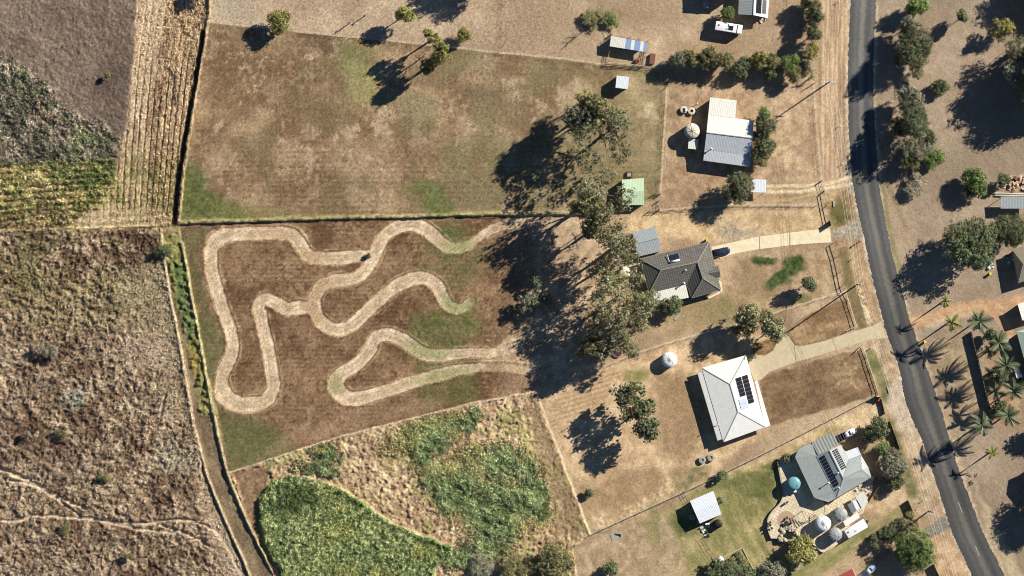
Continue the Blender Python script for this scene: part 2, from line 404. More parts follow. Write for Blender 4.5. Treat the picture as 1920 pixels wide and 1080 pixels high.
gs = mix(gs, (172, 150, 120), 0.6 * line([(40, 165), (80, 205), (120, 240)], 7, 5, True, 8) * ctr(n6, 2))
lay(m, gs); reg('wild_scrub', m)
hgt(m, 0.5 * sst(fbm(9, 4, .68, math.radians(50), 1.6), .36, .7) + .35 * fbm(4.4, 2) + .38 * white)
# --- yellow green crop rows
m = poly([(-90, 306), (60, 306), (130, 302), (216, 296), (222, 345), (190, 385), (150, 405), (132, 430), (-90, 436)], 3, 6)
rr = Y + 0.035 * X + 10 * (n80 - .5) + 7 * (n12 - .5)
row = np.sin(rr * 2 * math.pi / 12.5 + 1.2) * .5 + .5
cr = mix((150, 142, 88), (196, 182, 126), ctr(fbm(8, 3, .6, 0, 3), 2.4))
cr = mix(cr, (104, 112, 60), 0.75 * sst(fbm(13, 4, .65), .5, .62))
cr = mix(cr, (206, 194, 150), 0.5 * sst(fbm(9, 3, .65), .55, .66))
cr = mix(cr, (92, 104, 58), 0.85 * poly([(80, 300), (222, 296), (218, 345), (150, 350), (95, 330)], 10, 12) * ctr(n12 + .15, 2))
cr = mix(cr, (118, 94, 72), 0.8 * sst(row + 1.2 * (n12b - .5), .62, .95) * (X < 170) * sst(fbm(40, 2) + .2 * sst(Y, 340, 400), .4, .6))
cr = mix(cr, (130, 106, 84), .6 * poly([(-80, 395), (130, 390), (125, 432), (-80, 436)], 6, 6) * sst(n12, .45, .6))
lay(m, cr); reg('crop_rows', m)
hgt(m, 0.40 * (1 - row) * (0.3 + 1.0 * n30) + .40 * sst(fbm(7, 3, .65), .38, .68) + .32 * white)
# --- scrubland bottom left
SB = poly([(-90, 438), (60, 431), (292, 428), (303, 440), (312, 520), (330, 590), (352, 700), (368, 800), (380, 880), (410, 960), (452, 1050), (470, 1160), (-90, 1160)], 3, 3)
big = fbm(120, 3); med = fbm(20, 4, .66); tus = fbm(7, 3, .66); tus2 = fbm(4.2, 2, .6)
sc = mix((106, 86, 66), (184, 161, 133), ctr(.45 * med + .55 * tus, 3.2))
sc = mix(sc, (94, 70, 54), 0.75 * sst(fbm(50, 4, .62), .47, .64)); sc = sc * (.86 + .28 * fbm(36, 3, .6, math.radians(-35), 2.2))[..., None]
sc = mix(sc, (198, 176, 146), 0.6 * sst(fbm(18, 3), .56, .7))
sc = mix(sc, (140, 128, 84), 0.55 * sst(.6 * fbm(60, 3) + .4 * tus, .47, .62) * sst(Y, 700, 520))
sc = mix(sc, (112, 108, 74), 0.45 * sst(fbm(30, 3), .54, .66) * sst(Y, 660, 520))
sc = mix(sc, (166, 147, 124), 0.45 * sst(Y, 480, 700) * ctr(n80b, 2))
lay(SB, sc); reg('scrubland', SB)
hgt(SB, 0.52 * sst(.40 * med + .60 * tus, .38, .68) + .38 * tus2 + .36 * white)
# paler flat ground along its right edge and paler trodden areas
m = SB * poly([(215, 430 + 90), (300, 470), (330, 600), (355, 720), (372, 830), (330, 760), (300, 680), (255, 640)], 18, 16)
lay(m * .7, mix((150, 136, 104), (180, 164, 132), ctr(n12, 2)) * (1 - .0 * X[..., None]))
hgt(m * .55, .25 * n6 + .12 * white)
m = SB * blob(290, 660, 60, 35, 0.2, .4, 16)
lay(m * .55, (186, 162, 138)); hgt(m * .6, .3 * sst(fbm(9, 2), .5, .8))
m = SB * poly([(380, 880), (455, 1055), (470, 1160), (430, 1160), (400, 1000), (370, 930)], 12, 8)
lay(m * .8, (190, 168, 140)); hgt(m * .8, .1 * n6)
m = SB * blob(330, 860, 45, 30, .3, .5, 16); lay(m * .6, (176, 166, 140))
m = SB * blob(140, 750, 24, 20, 0, .4, 10); lay(m * .7, (168, 170, 150))
TRAIL = np.zeros_like(X)
for q in ([(-60, 968), (20, 977), (70, 966), (130, 970), (200, 977), (262, 981), (330, 974), (372, 980), (405, 996), (428, 1030), (455, 1080)],
          [(-40, 880), (25, 885), (70, 912), (115, 942), (150, 968)], [(0, 875), (60, 905), (115, 935), (165, 955)],
          [(20, 900), (80, 915), (140, 948)], [(300, 985), (360, 1005), (400, 1030)], [(150, 968), (230, 985), (330, 1000)], [(300, 780), (305, 760), (310, 740)]):
    l = line(q, 2.6, 1.6, True, 3) * SB
    lay(l * .85, (200, 178, 150)); hgt(l, 0.02 + .06 * white); TRAIL = np.maximum(TRAIL, l)
# --- between: the drain lane with two overgrown fence banks
DL = poly([(303, 432), (336, 426), (350, 500), (384, 680), (414, 800), (432, 890), (462, 980), (500, 1060), (530, 1160), (470, 1160), (452, 1060), (410, 965), (380, 885), (367, 800), (350, 700), (328, 590), (311, 500)], 2, 2)
dl = mix((116, 98, 76), (150, 130, 100), ctr(fbm(14, 3, .6, math.radians(72), 3), 2.4))
lay(DL, dl); reg('farm_lane', DL); hgt(DL, (n6 - .5) * .16 + .08 * white)
m = DL * poly([(300, 440), (338, 430), (352, 500), (372, 600), (392, 700), (405, 780), (378, 780), (362, 700), (345, 620), (322, 540)], 4, 5)
dg = mix((126, 118, 74), (160, 150, 92), ctr(fbm(8, 3), 2.5))
dg = mix(dg, (96, 110, 68), .8 * poly([(318, 490), (345, 490), (362, 600), (366, 650), (345, 640), (328, 560)], 7, 8))
lay(m, dg); hgt(m, .65 * sst(fbm(8, 3), .35, .75) + .2 * white)
lay(m * .6 * blob(365, 680, 14, 40), (150, 124, 66))
def bank(pts, w, col, h, var=.5, name='grass_bank'):
    global Hh
    d = pdist(pts, 14, True, 1.5)
    b = 1 - sst(d, w - 1.2, w + 1.6)
    lay(b * .95, mix(np.asarray(col) * .82, np.asarray(col) * 1.12, ctr(n6b, 2)))
    hh = h * (1 - var + var * 1.6 * fbm(9, 2)) + .12 * white
    hgt(b, hh); reg(name, b, .45)
bank([(301, 430), (306, 470), (316, 540), (330, 610), (340, 665), (352, 735), (362, 790), (377, 850), (390, 896), (412, 950), (440, 1015), (465, 1072), (490, 1150)], 2.2, (206, 184, 148), .75)
bank([(341, 455), (350, 500), (360, 560), (372, 620), (384, 690), (397, 760), (412, 830), (425, 884), (443, 930), (470, 990), (498, 1045), (520, 1090), (540, 1150)], 2.4, (196, 180, 132), .8)
bank([(400, -60), (389, 46), (376, 125), (362, 205), (353, 265), (345, 320), (338, 385), (335, 420)], 2.4, (176, 154, 116), 1.05)
bank([(-60, 436), (60, 431), (150, 429), (292, 424)], 1.8, (190, 172, 124), .6)
bank([(338, 417), (420, 415), (600, 409), (760, 406), (880, 402), (1000, 401), (1110, 400)], 3.2, (168, 156, 104), .75)
lay(.6 * line([(338, 424), (480, 418), (880, 407)], 1.6, 1.2, True, 1), (96, 78, 58))
# ditch beside the stubble strip, the grass bank's shade painted dark into its colour
m = line([(380, 60), (366, 150), (352, 230), (340, 300), (330, 370), (326, 420)], 4.6, 1.6, True, 2)
lay(m * .9, (88, 74, 58)); hgt(m, -.30 + .2 * n6); reg('ditch', m)
m = poly([(296, 422), (338, 416), (340, 436), (300, 440)], 4, 5); lay(m * .7, mix((120, 96, 74), (180, 160, 110), ctr(n6, 2.5))); hgt(m * .7, .3 * n6 + .1 * white)
# --- weedy hollow south of the track paddock
WH = poly([(430, 886), (640, 818), (880, 758), (1004, 733), (1012, 760), (1107, 1003), (1073, 1028), (1090, 1160), (525, 1160), (508, 1060), (470, 985), (445, 925)], 2, 2)
wh = mix((142, 116, 90), (192, 166, 130), ctr(.5 * fbm(30, 4) + .5 * n6, 2.6))
wh = mix(wh, (212, 190, 150), .6 * sst(fbm(14, 3), .55, .68))
wh = mix(wh, (146, 142, 88), .6 * sst(fbm(26, 3), .52, .64) * sst(X, 640, 800))
lay(WH, wh); reg('weed_hollow', WH)
hgt(WH, .36 * sst(fbm(7, 3, .66), .38, .70) + .28 * fbm(4.3, 2) + .32 * white)
m = WH * poly([(436, 884), (505, 870), (488, 945), (492, 1000), (515, 1065), (530, 1160), (505, 1080), (468, 985)], 4, 5)
lay(m * .9, mix((112, 88, 66), (146, 118, 92), ctr(n12, 2.2))); hgt(m * .9, .14 * n6 + .08 * white)
m = WH * poly([(1005, 735), (1107, 1003), (1040, 1010), (1020, 900), (985, 760)], 10, 10)
lay(m * .6, (132, 112, 84)); hgt(m * .5, .2 * n6 + .1 * white)
GRN = np.zeros_like(X)
for (cx, cy, rx, ry, a) in ((617, 857, 26, 24, 0), (598, 880, 44, 14, .2), (815, 828, 26, 28, .6), (795, 850, 18, 20, 0), (884, 790, 18, 22, .5), (865, 800, 30, 12, .4), (950, 868, 40, 34, .4), (1000, 922, 26, 40, -.3),
                            (965, 935, 34, 30, 0), (835, 930, 22, 40, -.4), (800, 905, 12, 20, 0), (855, 945, 26, 18, 0), (925, 990, 46, 34, .2), (905, 960, 34, 26, .3), (880, 915, 40, 26, .5), (930, 930, 30, 30, 0), (905, 1030, 60, 24, -.1), (870, 1045, 50, 22, 0), (990, 880, 24, 20, 0), (1010, 960, 18, 20, 0)):
    GRN = np.maximum(GRN, blob(cx, cy, rx * .92, ry * .92, a, .5, 18))
YG = np.maximum.reduce([blob(850, 905, 66, 38, .5, .5, 14), blob(800, 810, 70, 30, -.3, .6, 12), blob(900, 860, 40, 24, .3, .5, 14), blob(930, 950, 90, 50, .1, .5, 16)])
wv = fbm(11, 3, .6, math.radians(35), 1.8)
lay(WH * YG * .85, mix((134, 140, 86), (186, 186, 130), ctr(wv, 2.4)))
gcol = mix((92, 108, 68), (166, 178, 128), ctr(.6 * wv + .4 * n6, 3.0))
lay(WH * GRN * .92, gcol); hgt(WH * np.maximum(GRN, YG * .7), .6 * sst(fbm(12, 4, .62, math.radians(35), 1.5), .36, .72) + .30 * fbm(4.4, 2) + .30 * white)
reg('weed_patch', WH * GRN, .55)
m = WH * line([(500, 872), (560, 852), (620, 835)], 7, 4, True, 5)
lay(m * .7, mix((120, 118, 74), (186, 176, 118), ctr(n6, 2.4)))
OV = poly([(487, 967), (491, 932), (512, 903), (545, 890), (600, 903), (640, 917), (684, 943), (709, 964), (759, 992), (801, 1008), (833, 1021), (846, 1036), (820, 1060), (806, 1105), (800, 1160), (580, 1160), (524, 1065), (507, 1041), (493, 1006)], 3, 5, True)
ov = mix((92, 106, 66), (174, 178, 126), ctr(.35 * fbm(14, 3) + .65 * fbm(4.6, 2), 3.2))
ov = mix(ov, (66, 78, 46), .7 * poly([(530, 915), (590, 915), (600, 940), (520, 980), (515, 940)], 14, 12))
ov = mix(ov, (150, 146, 82), .5 * sst(fbm(40, 3), .5, .65) * sst(X, 560, 680))
lay(OV, ov); reg('green_crop', OV)
hgt(OV, .75 + .32 * sst(fbm(7, 3, .66), .36, .7) + .28 * fbm(4.2, 2) + .34 * white)
e1 = np.exp(-((pdist(spline([(487, 967), (491, 932), (512, 903), (493, 1006), (507, 1041), (524, 1065)], 1) and [(512, 903), (491, 932), (487, 967), (493, 1006), (507, 1041), (540, 1088)], 16) / 4.0) ** 2))
lay(e1 * .75, (126, 142, 74))
e2 = np.exp(-((pdist([(640, 919), (700, 955), (760, 990), (840, 1024)], 20) / 5.0) ** 2)) * OV
hgt(e2, 1.5 + .5 * n6); lay(e2 * .8, mix((88, 116, 58), (130, 150, 88), ctr(n6, 2.4)))
# --- yards
def dry(pts, c1, c2, k=.85, soft=8, rag=8, wl=n12):
    m = poly(pts, soft, rag); lay(m * k, mix(c1, c2, ctr(wl, 2.4))); return m
dry([(1252, 165), (1530, 150), (1540, 340), (1440, 345), (1240, 365)], (160, 132, 104), (198, 168, 136), .7)
dry([(1440, 200), (1500, 180), (1500, 330), (1450, 330)], (176, 148, 116), (214, 184, 148), .6, 14)
dry([(1240, 170), (1330, 180), (1300, 210), (1250, 240)], (150, 122, 96), (182, 152, 122), .6, 12)
dry([(1238, 300), (1340, 330), (1330, 385), (1240, 388)], (150, 122, 96), (176, 146, 116), .7, 10)
dry([(1440, 366), (1535, 362), (1535, 388), (1380, 384)], (150, 124, 94), (190, 160, 124), .6, 6)
m = blob(1218, 208, 14, 15, 0, .3, 8); lay(m * .9, mix((196, 172, 142), (228, 208, 182), ctr(n6, 3)))
lay(.6 * poly([(1165, 90), (1250, 160), (1240, 330), (1150, 250)], 20, 12), mix((150, 136, 100), (186, 166, 132), ctr(n12, 2)))
dry([(1000, 405), (1170, 400), (1120, 520), (1080, 700), (1000, 735)], (164, 138, 110), (206, 178, 146), .75, 16)
dry([(1172, 402), (1540, 392), (1545, 430), (1370, 450), (1330, 452), (1180, 436)], (190, 160, 120), (220, 192, 150), .85, 8)
dry([(1400, 392), (1540, 395), (1530, 425), (1410, 430)], (172, 142, 108), (200, 172, 134), .7, 10)
m = blob(1368, 430, 18, 18, .2, .6, 14); lay(m * .75, mix((140, 130, 116), (186, 172, 150), ctr(n3, 2.4)))
m = blob(1400, 437, 30, 6, -.1, .5, 6); lay(m * .6, (160, 150, 136))
dry([(1370, 480), (1560, 462), (1585, 545), (1400, 600), (1360, 560)], (160, 134, 104), (194, 166, 132), .8, 8)
lay(.5 * poly([(1385, 490), (1440, 490), (1450, 560), (1390, 560)], 14, 10), (136, 112, 84))
dry([(1230, 570), (1400, 560), (1460, 590), (1240, 635)], (150, 130, 94), (176, 152, 116), .75, 10)
lay(.6 * poly([(1290, 560), (1370, 548), (1400, 600), (1330, 610)], 14, 12) * ctr(n12, 2), (118, 114, 74))
GP = np.maximum.reduce([blob(1432, 488, 26, 8, .1, .35, 7), blob(1490, 492, 21, 12, -.3, .35, 7), blob(1478, 512, 34, 13, -.45, .35, 7), blob(1455, 530, 22, 10, -.3, .4, 7)])
lay(GP * .95, mix((58, 76, 40), (98, 110, 68), ctr(n6, 2.4))); hgt(GP, .12 * n6 + .08 * white)
lay(.7 * blob(1505, 562, 20, 7, -.15), (104, 108, 64))
# yard of the white hipped house
dry([(1010, 738), (1107, 700), (1200, 665), (1300, 640), (1420, 605), (1460, 640), (1310, 700), (1355, 830), (1440, 800), (1320, 905), (1107, 1000)], (184, 154, 118), (216, 186, 148), .85, 8)
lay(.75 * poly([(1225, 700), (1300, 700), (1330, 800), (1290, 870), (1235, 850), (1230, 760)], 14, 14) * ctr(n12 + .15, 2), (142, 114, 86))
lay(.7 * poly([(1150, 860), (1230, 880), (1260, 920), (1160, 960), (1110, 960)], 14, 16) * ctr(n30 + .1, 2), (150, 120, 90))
lay(.75 * poly([(1255, 880), (1320, 872), (1330, 895), (1265, 925)], 8, 8) * ctr(n12 + .1, 2), (104, 100, 62))
lay(.6 * poly([(1100, 700), (1170, 690), (1160, 730), (1040, 800), (1030, 760)], 14, 12) * ctr(np.sin((X * .3 + Y) * 2 * math.pi / 9) * .3 + n12, 2), (160, 130, 98))
m = line([(1120, 985), (1200, 950), (1240, 925), (1262, 905)], 12, 5, True, 8); lay(m * .5, mix((176, 146, 108), (216, 188, 150), ctr(n6, 3))); hgt(m, .14 * sst(n6, .45, .7))
m = blob(1165, 735, 22, 26, 0, .4, 12); lay(m * .8, mix((196, 166, 128), (232, 206, 168), ctr(n6, 3))); hgt(m, .25 * sst(n6, .45, .7))
lay(.6 * blob(1190, 705, 22, 10), (126, 124, 70))
m = blob(1103, 928, 24, 22, 0, .4, 8); lay(m * .6, (150, 122, 92))
FL = poly([(1428, 712), (1440, 702), (1620, 652), (1650, 738), (1440, 800), (1425, 740)], 3, 4)
fl = mix((116, 92, 68), (156, 128, 98), ctr(.5 * fbm(7, 3, .6, math.radians(-22), 3) + .5 * n30, 2.6))
fl = mix(fl, (190, 160, 124), .7 * np.maximum(blob(1585, 690, 24, 22, 0, .5, 12), blob(1590, 740 - 20, 30, 12)) * ctr(n6 + .1, 2))
lay(FL * .95, fl); reg('front_lawn', FL); hgt(FL, .16 * n6 + .08 * white)
m = poly([(1480, 640), (1478, 622), (1500, 598), (1590, 556), (1608, 616), (1545, 640), (1500, 648)], 2.5, 3)
lay(m * .95, mix((140, 112, 84), (186, 154, 116), ctr(.6 * fbm(7, 3, .6, math.radians(-22), 3) + .4 * n30, 2.6))); hgt(m, .16 * n6 + .08 * white)
lay(m * .6 * poly([(1560, 560), (1596, 560), (1600, 600), (1520, 600), (1500, 610)], 10, 8), (122, 96, 70))
m = blob(1432, 652, 24, 13, -.15, .15, 3); lay(m * .95, mix((120, 98, 66), (160, 130, 94), ctr(n6, 2.4)))
dry([(1330, 905), (1440, 850), (1640, 752), (1655, 772), (1500, 845), (1475, 862), (1300, 940)], (176, 150, 112), (214, 188, 146), .8, 5)
lay(.55 * poly([(1440, 870), (1530, 822), (1570, 800), (1580, 806), (1480, 862)], 6, 6), (140, 134, 84))
dry([(1570, 790), (1640, 756), (1660, 790), (1600, 806)], (206, 178, 138), (224, 198, 160), .7, 8)
# lawn of the grey green house
LW = poly([(1232, 968), (1290, 930), (1340, 900), (1460, 862), (1478, 905), (1462, 950), (1440, 975), (1432, 1000), (1440, 1030), (1490, 1045), (1470, 1160), (1240, 1160)], 8, 8)
lw = mix((128, 124, 78), (178, 162, 114), ctr(.5 * fbm(9, 3, .6, math.radians(62), 4) + .5 * n30, 2.6))
lw = mix(lw, (92, 98, 56), .85 * np.maximum(poly([(1330, 905), (1455, 862), (1462, 905), (1440, 950), (1400, 930)], 16, 14) * ctr(n30 + .15, 1.6), blob(1280, 985, 24, 22)) )
lw = mix(lw, (196, 174, 124), .7 * np.exp(-((np.hypot(X - 1395, Y - 930) - 62) / 7) ** 2) * (X > 1395) * ctr(n12, 2))
lay(LW * .95, lw); reg('lawn', LW, .6); hgt(LW, .10 * n6 + .06 * white)
dry([(1076, 1030), (1110, 1003), (1232, 950), (1262, 985), (1290, 1060), (1300, 1160), (1070, 1160)], (156, 132, 102), (186, 160, 130), .85, 12)
lay(.5 * blob(1225, 985, 14, 40), (128, 128, 78))
lay(.5 * np.exp(-((np.hypot((X - 1140), (Y - 1045) * 1.3) - 40) / 4) ** 2), (204, 176, 144))
SL = poly([(1470, 1090), (1500, 1060), (1560, 1030), (1620, 992), (1700, 940), (1716, 965), (1640, 1010), (1560, 1062), (1500, 1100)], 4, 4)
lay(SL * .9, mix((122, 124, 76), (170, 156, 108), ctr(.5 * fbm(9, 3, .6, math.radians(-31), 4) + .5 * n30, 2.4))); reg('lawn', SL)
dry([(1625, 950), (1690, 905), (1705, 945), (1660, 965)], (190, 160, 120), (220, 194, 154), .8, 6)
dry([(1600, 1020), (1690, 960), (1720, 1000), (1640, 1060)], (140, 116, 92), (186, 162, 130), .8, 8)
# --- road verge, gravel shoulders
VW = poly([(1545, -80), (1598, -80), (1590, 150), (1592, 280), (1596, 330), (1545, 336), (1530, 150)], 2, 2)
vx = X - (1593 + np.where(Y < 150, (150 - Y) * .02, 0))
vr = np.sin(vx * 2 * math.pi / 9 + 3 * (fbm(60, 3, .5, math.pi / 2, 4) - .5)) * .5 + .5
lay(VW, mix((166, 138, 110), (208, 178, 144), ctr(.22 * vr + .78 * fbm(8, 3, .6, math.pi / 2, 6), 2.4))); reg('road_verge', VW)
V2 = poly([(1544, 364), (1592, 356), (1612, 400), (1606, 412), (1560, 432), (1546, 400)], 2, 2)
lay(V2, mix((150, 124, 90), (196, 170, 132), ctr(n12, 2.4))); lay(V2 * .75 * blob(1575, 405, 16, 26), (92, 92, 52)); reg('road_verge', V2)
V3 = poly([(1562, 446), (1612, 446), (1632, 520), (1655, 604), (1600, 622), (1585, 545)], 2, 2)
lay(V3, mix((146, 118, 88), (194, 164, 128), ctr(.5 * fbm(9, 3, .6, math.radians(72), 4) + .5 * n12, 2.4)))
lay(V3 * .6 * line([(1580, 470), (1590, 520), (1605, 575), (1615, 612)], 8, 5), (104, 98, 62)); reg('road_verge', V3)
m = line([(1612, 545), (1620, 575), (1628, 605)], 5, 3, True, 4) * sst(n6, .4, .6); lay(m, (214, 190, 150)); hgt(m, .25)
V4 = poly([(1612, 650), (1655, 632), (1690, 700), (1720, 790), (1770, 935), (1730, 985), (1700, 940), (1685, 850), (1650, 740)], 2, 3)
lay(V4, mix((160, 136, 104), (206, 178, 144), ctr(n12, 2.4)))
gl = line([(1632, 665), (1648, 700), (1660, 745)], 11, 4) + line([(1668, 795), (1690, 860), (1712, 930)], 9, 5)
lay(V4 * np.clip(gl, 0, 1) * .85, mix((106, 106, 68), (140, 134, 92), ctr(n12, 2.4))); reg('road_verge', V4)
V5 = poly([(1735, 1015), (1775, 995), (1790, 1020), (1830, 1100), (1850, 1160), (1770, 1160)], 2, 3)
lay(V5, mix((176, 144, 110), (212, 180, 142), ctr(n12, 2.4))); reg('road_verge', V5)
RW = [(1596, -80), (1595, 0), (1590, 120), (1590, 180), (1592, 250), (1597, 328), (1606, 383), (1620, 444), (1635, 517), (1654, 592), (1663, 625), (1687, 693), (1694, 735), (1705, 773), (1723, 812), (1732, 835), (1751, 891), (1765, 935), (1777, 975), (1790, 1010), (1807, 1044), (1820, 1074), (1850, 1150)]
RE = [(1645, -80), (1643, 0), (1639, 75), (1636.5, 165), (1640, 230), (1647, 328), (1656, 392), (1674, 480), (1693, 550), (1704, 594), (1715, 625), (1731, 670), (1749, 721), (1770, 786), (1795, 872), (1818, 935), (1845, 1002), (1870, 1052), (1882, 1078), (1915, 1150)]
shw = line(RW, 4.5, 2.5, True, 5); lay(shw * .85, mix((170, 152, 130), (218, 200, 174), ctr(n6, 2.4)))
she = line(RE, 5, 2.5, True, 5); lay(she * .85, mix((176, 156, 126), (220, 200, 164), ctr(n6, 2.4)))
m = poly([(1690, 700), (1703, 740), (1700, 770), (1740, 850), (1725, 800), (1700, 820), (1660, 760), (1672, 720)], 4, 5); lay(m * .7, mix((190, 170, 146), (220, 204, 180), ctr(n6, 2.4)))
m = poly([(1693, 760), (1722, 815), (1750, 890), (1768, 940), (1745, 930), (1715, 850), (1695, 790)], 4, 4); lay(m * .75, mix((184, 160, 130), (216, 194, 164), ctr(n6, 2.4)))
gr_ = mix((142, 132, 116), (178, 166, 146), ctr(n3, 2.0))
m = poly([(1562, 432), (1590, 424), (1606, 405), (1614, 395), (1625, 440), (1614, 452), (1590, 446), (1562, 446)], 3, 3); lay(m * .9, gr_); reg('gravel_apron', m)
m = poly([(1732, 992), (1752, 980), (1772, 966), (1783, 990), (1764, 1000), (1742, 1010)], 2.5, 2.5); lay(m * .95, mix((126, 120, 108), (150, 144, 130), ctr(n3, 2.0))); reg('gravel_apron', m)
m = poly([(1585, 325), (1598, 320), (1605, 360), (1590, 365)], 4, 4); lay(m * .85, gr_)
m = line([(1437, 350), (1500, 348), (1550, 344), (1592, 333)], 3.2, 1.8, True, 2); m = np.maximum(m, line([(1437, 359), (1490, 359), (1545, 353), (1598, 345)], 3.0, 1.8, True, 2))
lay(m * .9, mix((206, 180, 142), (234, 212, 174), ctr(n6, 2))); reg('farm_track', m)
lay(.6 * line([(1440, 380), (1490, 372), (1545, 358)], 3, 3), (204, 176, 134))
# red earth drive and palm beds on the far side
rd = np.maximum(line([(1700, 612), (1740, 596), (1790, 582), (1830, 574), (1880, 570), (1990, 548)], 11, 7, True, 8), line([(1850, 575), (1880, 600), (1893, 628)], 8, 6, True, 6))
lay(rd * .85, mix((188, 142, 104), (222, 180, 138), ctr(n12, 2.2))); reg('earth_drive', rd)
lay(.6 * line([(1740, 612), (1800, 592), (1840, 590)], 5, 4, True, 6), (222, 196, 164))
dry([(1725, 640), (1820, 622), (1860, 760), (1840, 800), (1790, 820), (1750, 710)], (150, 128, 100), (184, 160, 126), .75, 8)
dry([(1850, 640), (1920, 700), (1920, 800), (1850, 800)], (140, 112, 86), (190, 156, 122), .8, 14)
m = line([(1885, 345), (1925, 340)], 12, 4, True, 6); lay(m * .9, mix((196, 150, 116), (232, 200, 168), ctr(n6, 3))); hgt(m, .5 * sst(n6, .42, .62))
dry([(1826, 900), (1850, 950), (1900, 1040), (1930, 1110), (1890, 1080), (1850, 1000)], (196, 172, 132), (222, 200, 160), .6, 6)
lay(.5 * poly([(1655, 330), (1700, 330), (1720, 460), (1690, 520), (1665, 440)], 10, 10), (186, 160, 128))
lay(.5 * line([(1655, 345), (1668, 430), (1690, 520)], 4, 4), (116, 114, 70))
lay(.35 * line([(1665, 300), (1668, 350), (1700, 430)], 4, 4), (110, 108, 70))
# light trodden strips under the wire fences
for q in ([(1251, 163), (1243, 285), (1239, 365)], [(1237, 394), (1378, 384), (1533, 384)], [(1526, 156), (1533, 255), (1541, 338)], [(1585, 545), (1480, 578), (1400, 604), (1270, 638), (1200, 660), (1150, 680), (1108, 698)],
          [(1005, 733), (1050, 850), (1107, 1003)], [(430, 886), (640, 818), (880, 757), (1000, 735)], [(394, 41), (530, 56), (660, 69), (790, 82), (935, 98), (1060, 110), (1140, 122)]):
    lay(line(q, 1.6, 1.2, False, 1) * .75, (216, 192, 158))
lay(line([(1107, 1003), (1310, 910), (1433, 850), (1560, 785), (1647, 739)], 1.5, 1.2, False, 1) * .6, (196, 176, 140))
# flat beds for what is laid on the ground
flat = poly(RW + RE[::-1], 2, 0)
HF = [flat]
DRIVE_A = [(1334, 462.9), (1367.8, 455.4), (1424, 443.3), (1533.7, 430), (1556.2, 428.4), (1559, 454.5), (1505.6, 457.3), (1424, 467.2), (1379, 475), (1345, 486), (1334, 480)]
DRIVE_B = [(1396, 668), (1411, 664), (1433, 667), (1450, 657.2), (1457, 640.6), (1473.6, 628), (1480.6, 632.2), (1488.9, 647.5), (1505.6, 648.9), (1547, 639), (1603, 621), (1638.9, 610), (1652, 602), (1661, 634), (1633, 636.4), (1533, 667), (1442, 697.5), (1428, 711.4), (1414, 713)]
for q in (DRIVE_A, DRIVE_B): HF.append(poly(q, 2, 0))
for f in HF: Hh = Hh * (1 - f) - .03 * f
wild_ = poly([(-90, 70), (20, 105), (55, 130), (100, 170), (130, 205), (190, 232), (226, 262), (222, 345), (150, 405), (132, 430), (-90, 436)], 9, 10)
# --- make the meshes
Cl = s2l(C) / KLIT.astype(np.float32)
warm = sst(X, 960, 1060) * sst(X, 1680, 1600)
C = C * (1.02 + .03 * sst((C.mean(-1) - 140) / 60, -.5, 1) * warm)[..., None]; C[..., 2] *= 1 - .015 * warm; C = 138 + (C - 138) * (1 + .10 * warm)[..., None]
Cl = s2l(np.clip(C, 8, 252)) / KLIT.astype(np.float32)
C = C + (C.mean(-1, keepdims=True) - C) * (.10 * warm)[..., None]; C = np.clip(C, 8, 252); rough = np.clip(SB + OV + wild_ + WH, 0, 1); C = np.clip(C * (1 + .06 * rough - .02 * SB + .0 * OV)[..., None], 8, 250); Cl = s2l(C) / KLIT.astype(np.float32)
ga = 1 - .45 * sst(X, 960, 1100) - .22 * sst(X, 1630, 1670)
grain = (1 + .64 * ga * (white2 - .5)) * (1 + .36 * ga * (n3 - .5))
Cl = np.clip(Cl * grain[..., None], 0.004, 0.9).astype(np.float32)
def ground_material():
    m = bpy.data.materials.new('earth_and_grass'); m.use_nodes = True
    t = m.node_tree; b = t.nodes['Principled BSDF']; b.inputs['Roughness'].default_value = .95; b.inputs['Specular IOR Level'].default_value = .1
    at = t.nodes.new('ShaderNodeAttribute'); at.attribute_name = 'Col'
    ge = t.nodes.new('ShaderNodeNewGeometry')
    n = t.nodes.new('ShaderNodeTexNoise'); n.inputs['Scale'].default_value = 2.6; n.inputs['Detail'].default_value = 4; n.inputs['Roughness'].default_value = .7
    t.links.new(ge.outputs['Position'], n.inputs['Vector'])
    mr = t.nodes.new('ShaderNodeMapRange'); mr.inputs[1].default_value = .3; mr.inputs[2].default_value = .7; mr.inputs[3].default_value = .74; mr.inputs[4].default_value = 1.26
    t.links.new(n.outputs[0], mr.inputs[0])
    mx = t.nodes.new('ShaderNodeMix'); mx.data_type = 'RGBA'; mx.blend_type = 'MULTIPLY'; mx.inputs[0].default_value = 1
    t.links.new(at.outputs['Color'], mx.inputs[6]); t.links.new(mr.outputs[0], mx.inputs[7]); t.links.new(mx.outputs[2], b.inputs['Base Color'])
    return m
GM = ground_material()
VX = ((X - 960) * PX).ravel(); VY = ((540 - Y) * PX).ravel(); VZ = Hh.ravel()
cell = REG[:-1, :-1]
ii = np.arange(NY * NX).reshape(NY, NX)
q00, q01, q10, q11 = ii[:-1, :-1], ii[:-1, 1:], ii[1:, :-1], ii[1:, 1:]
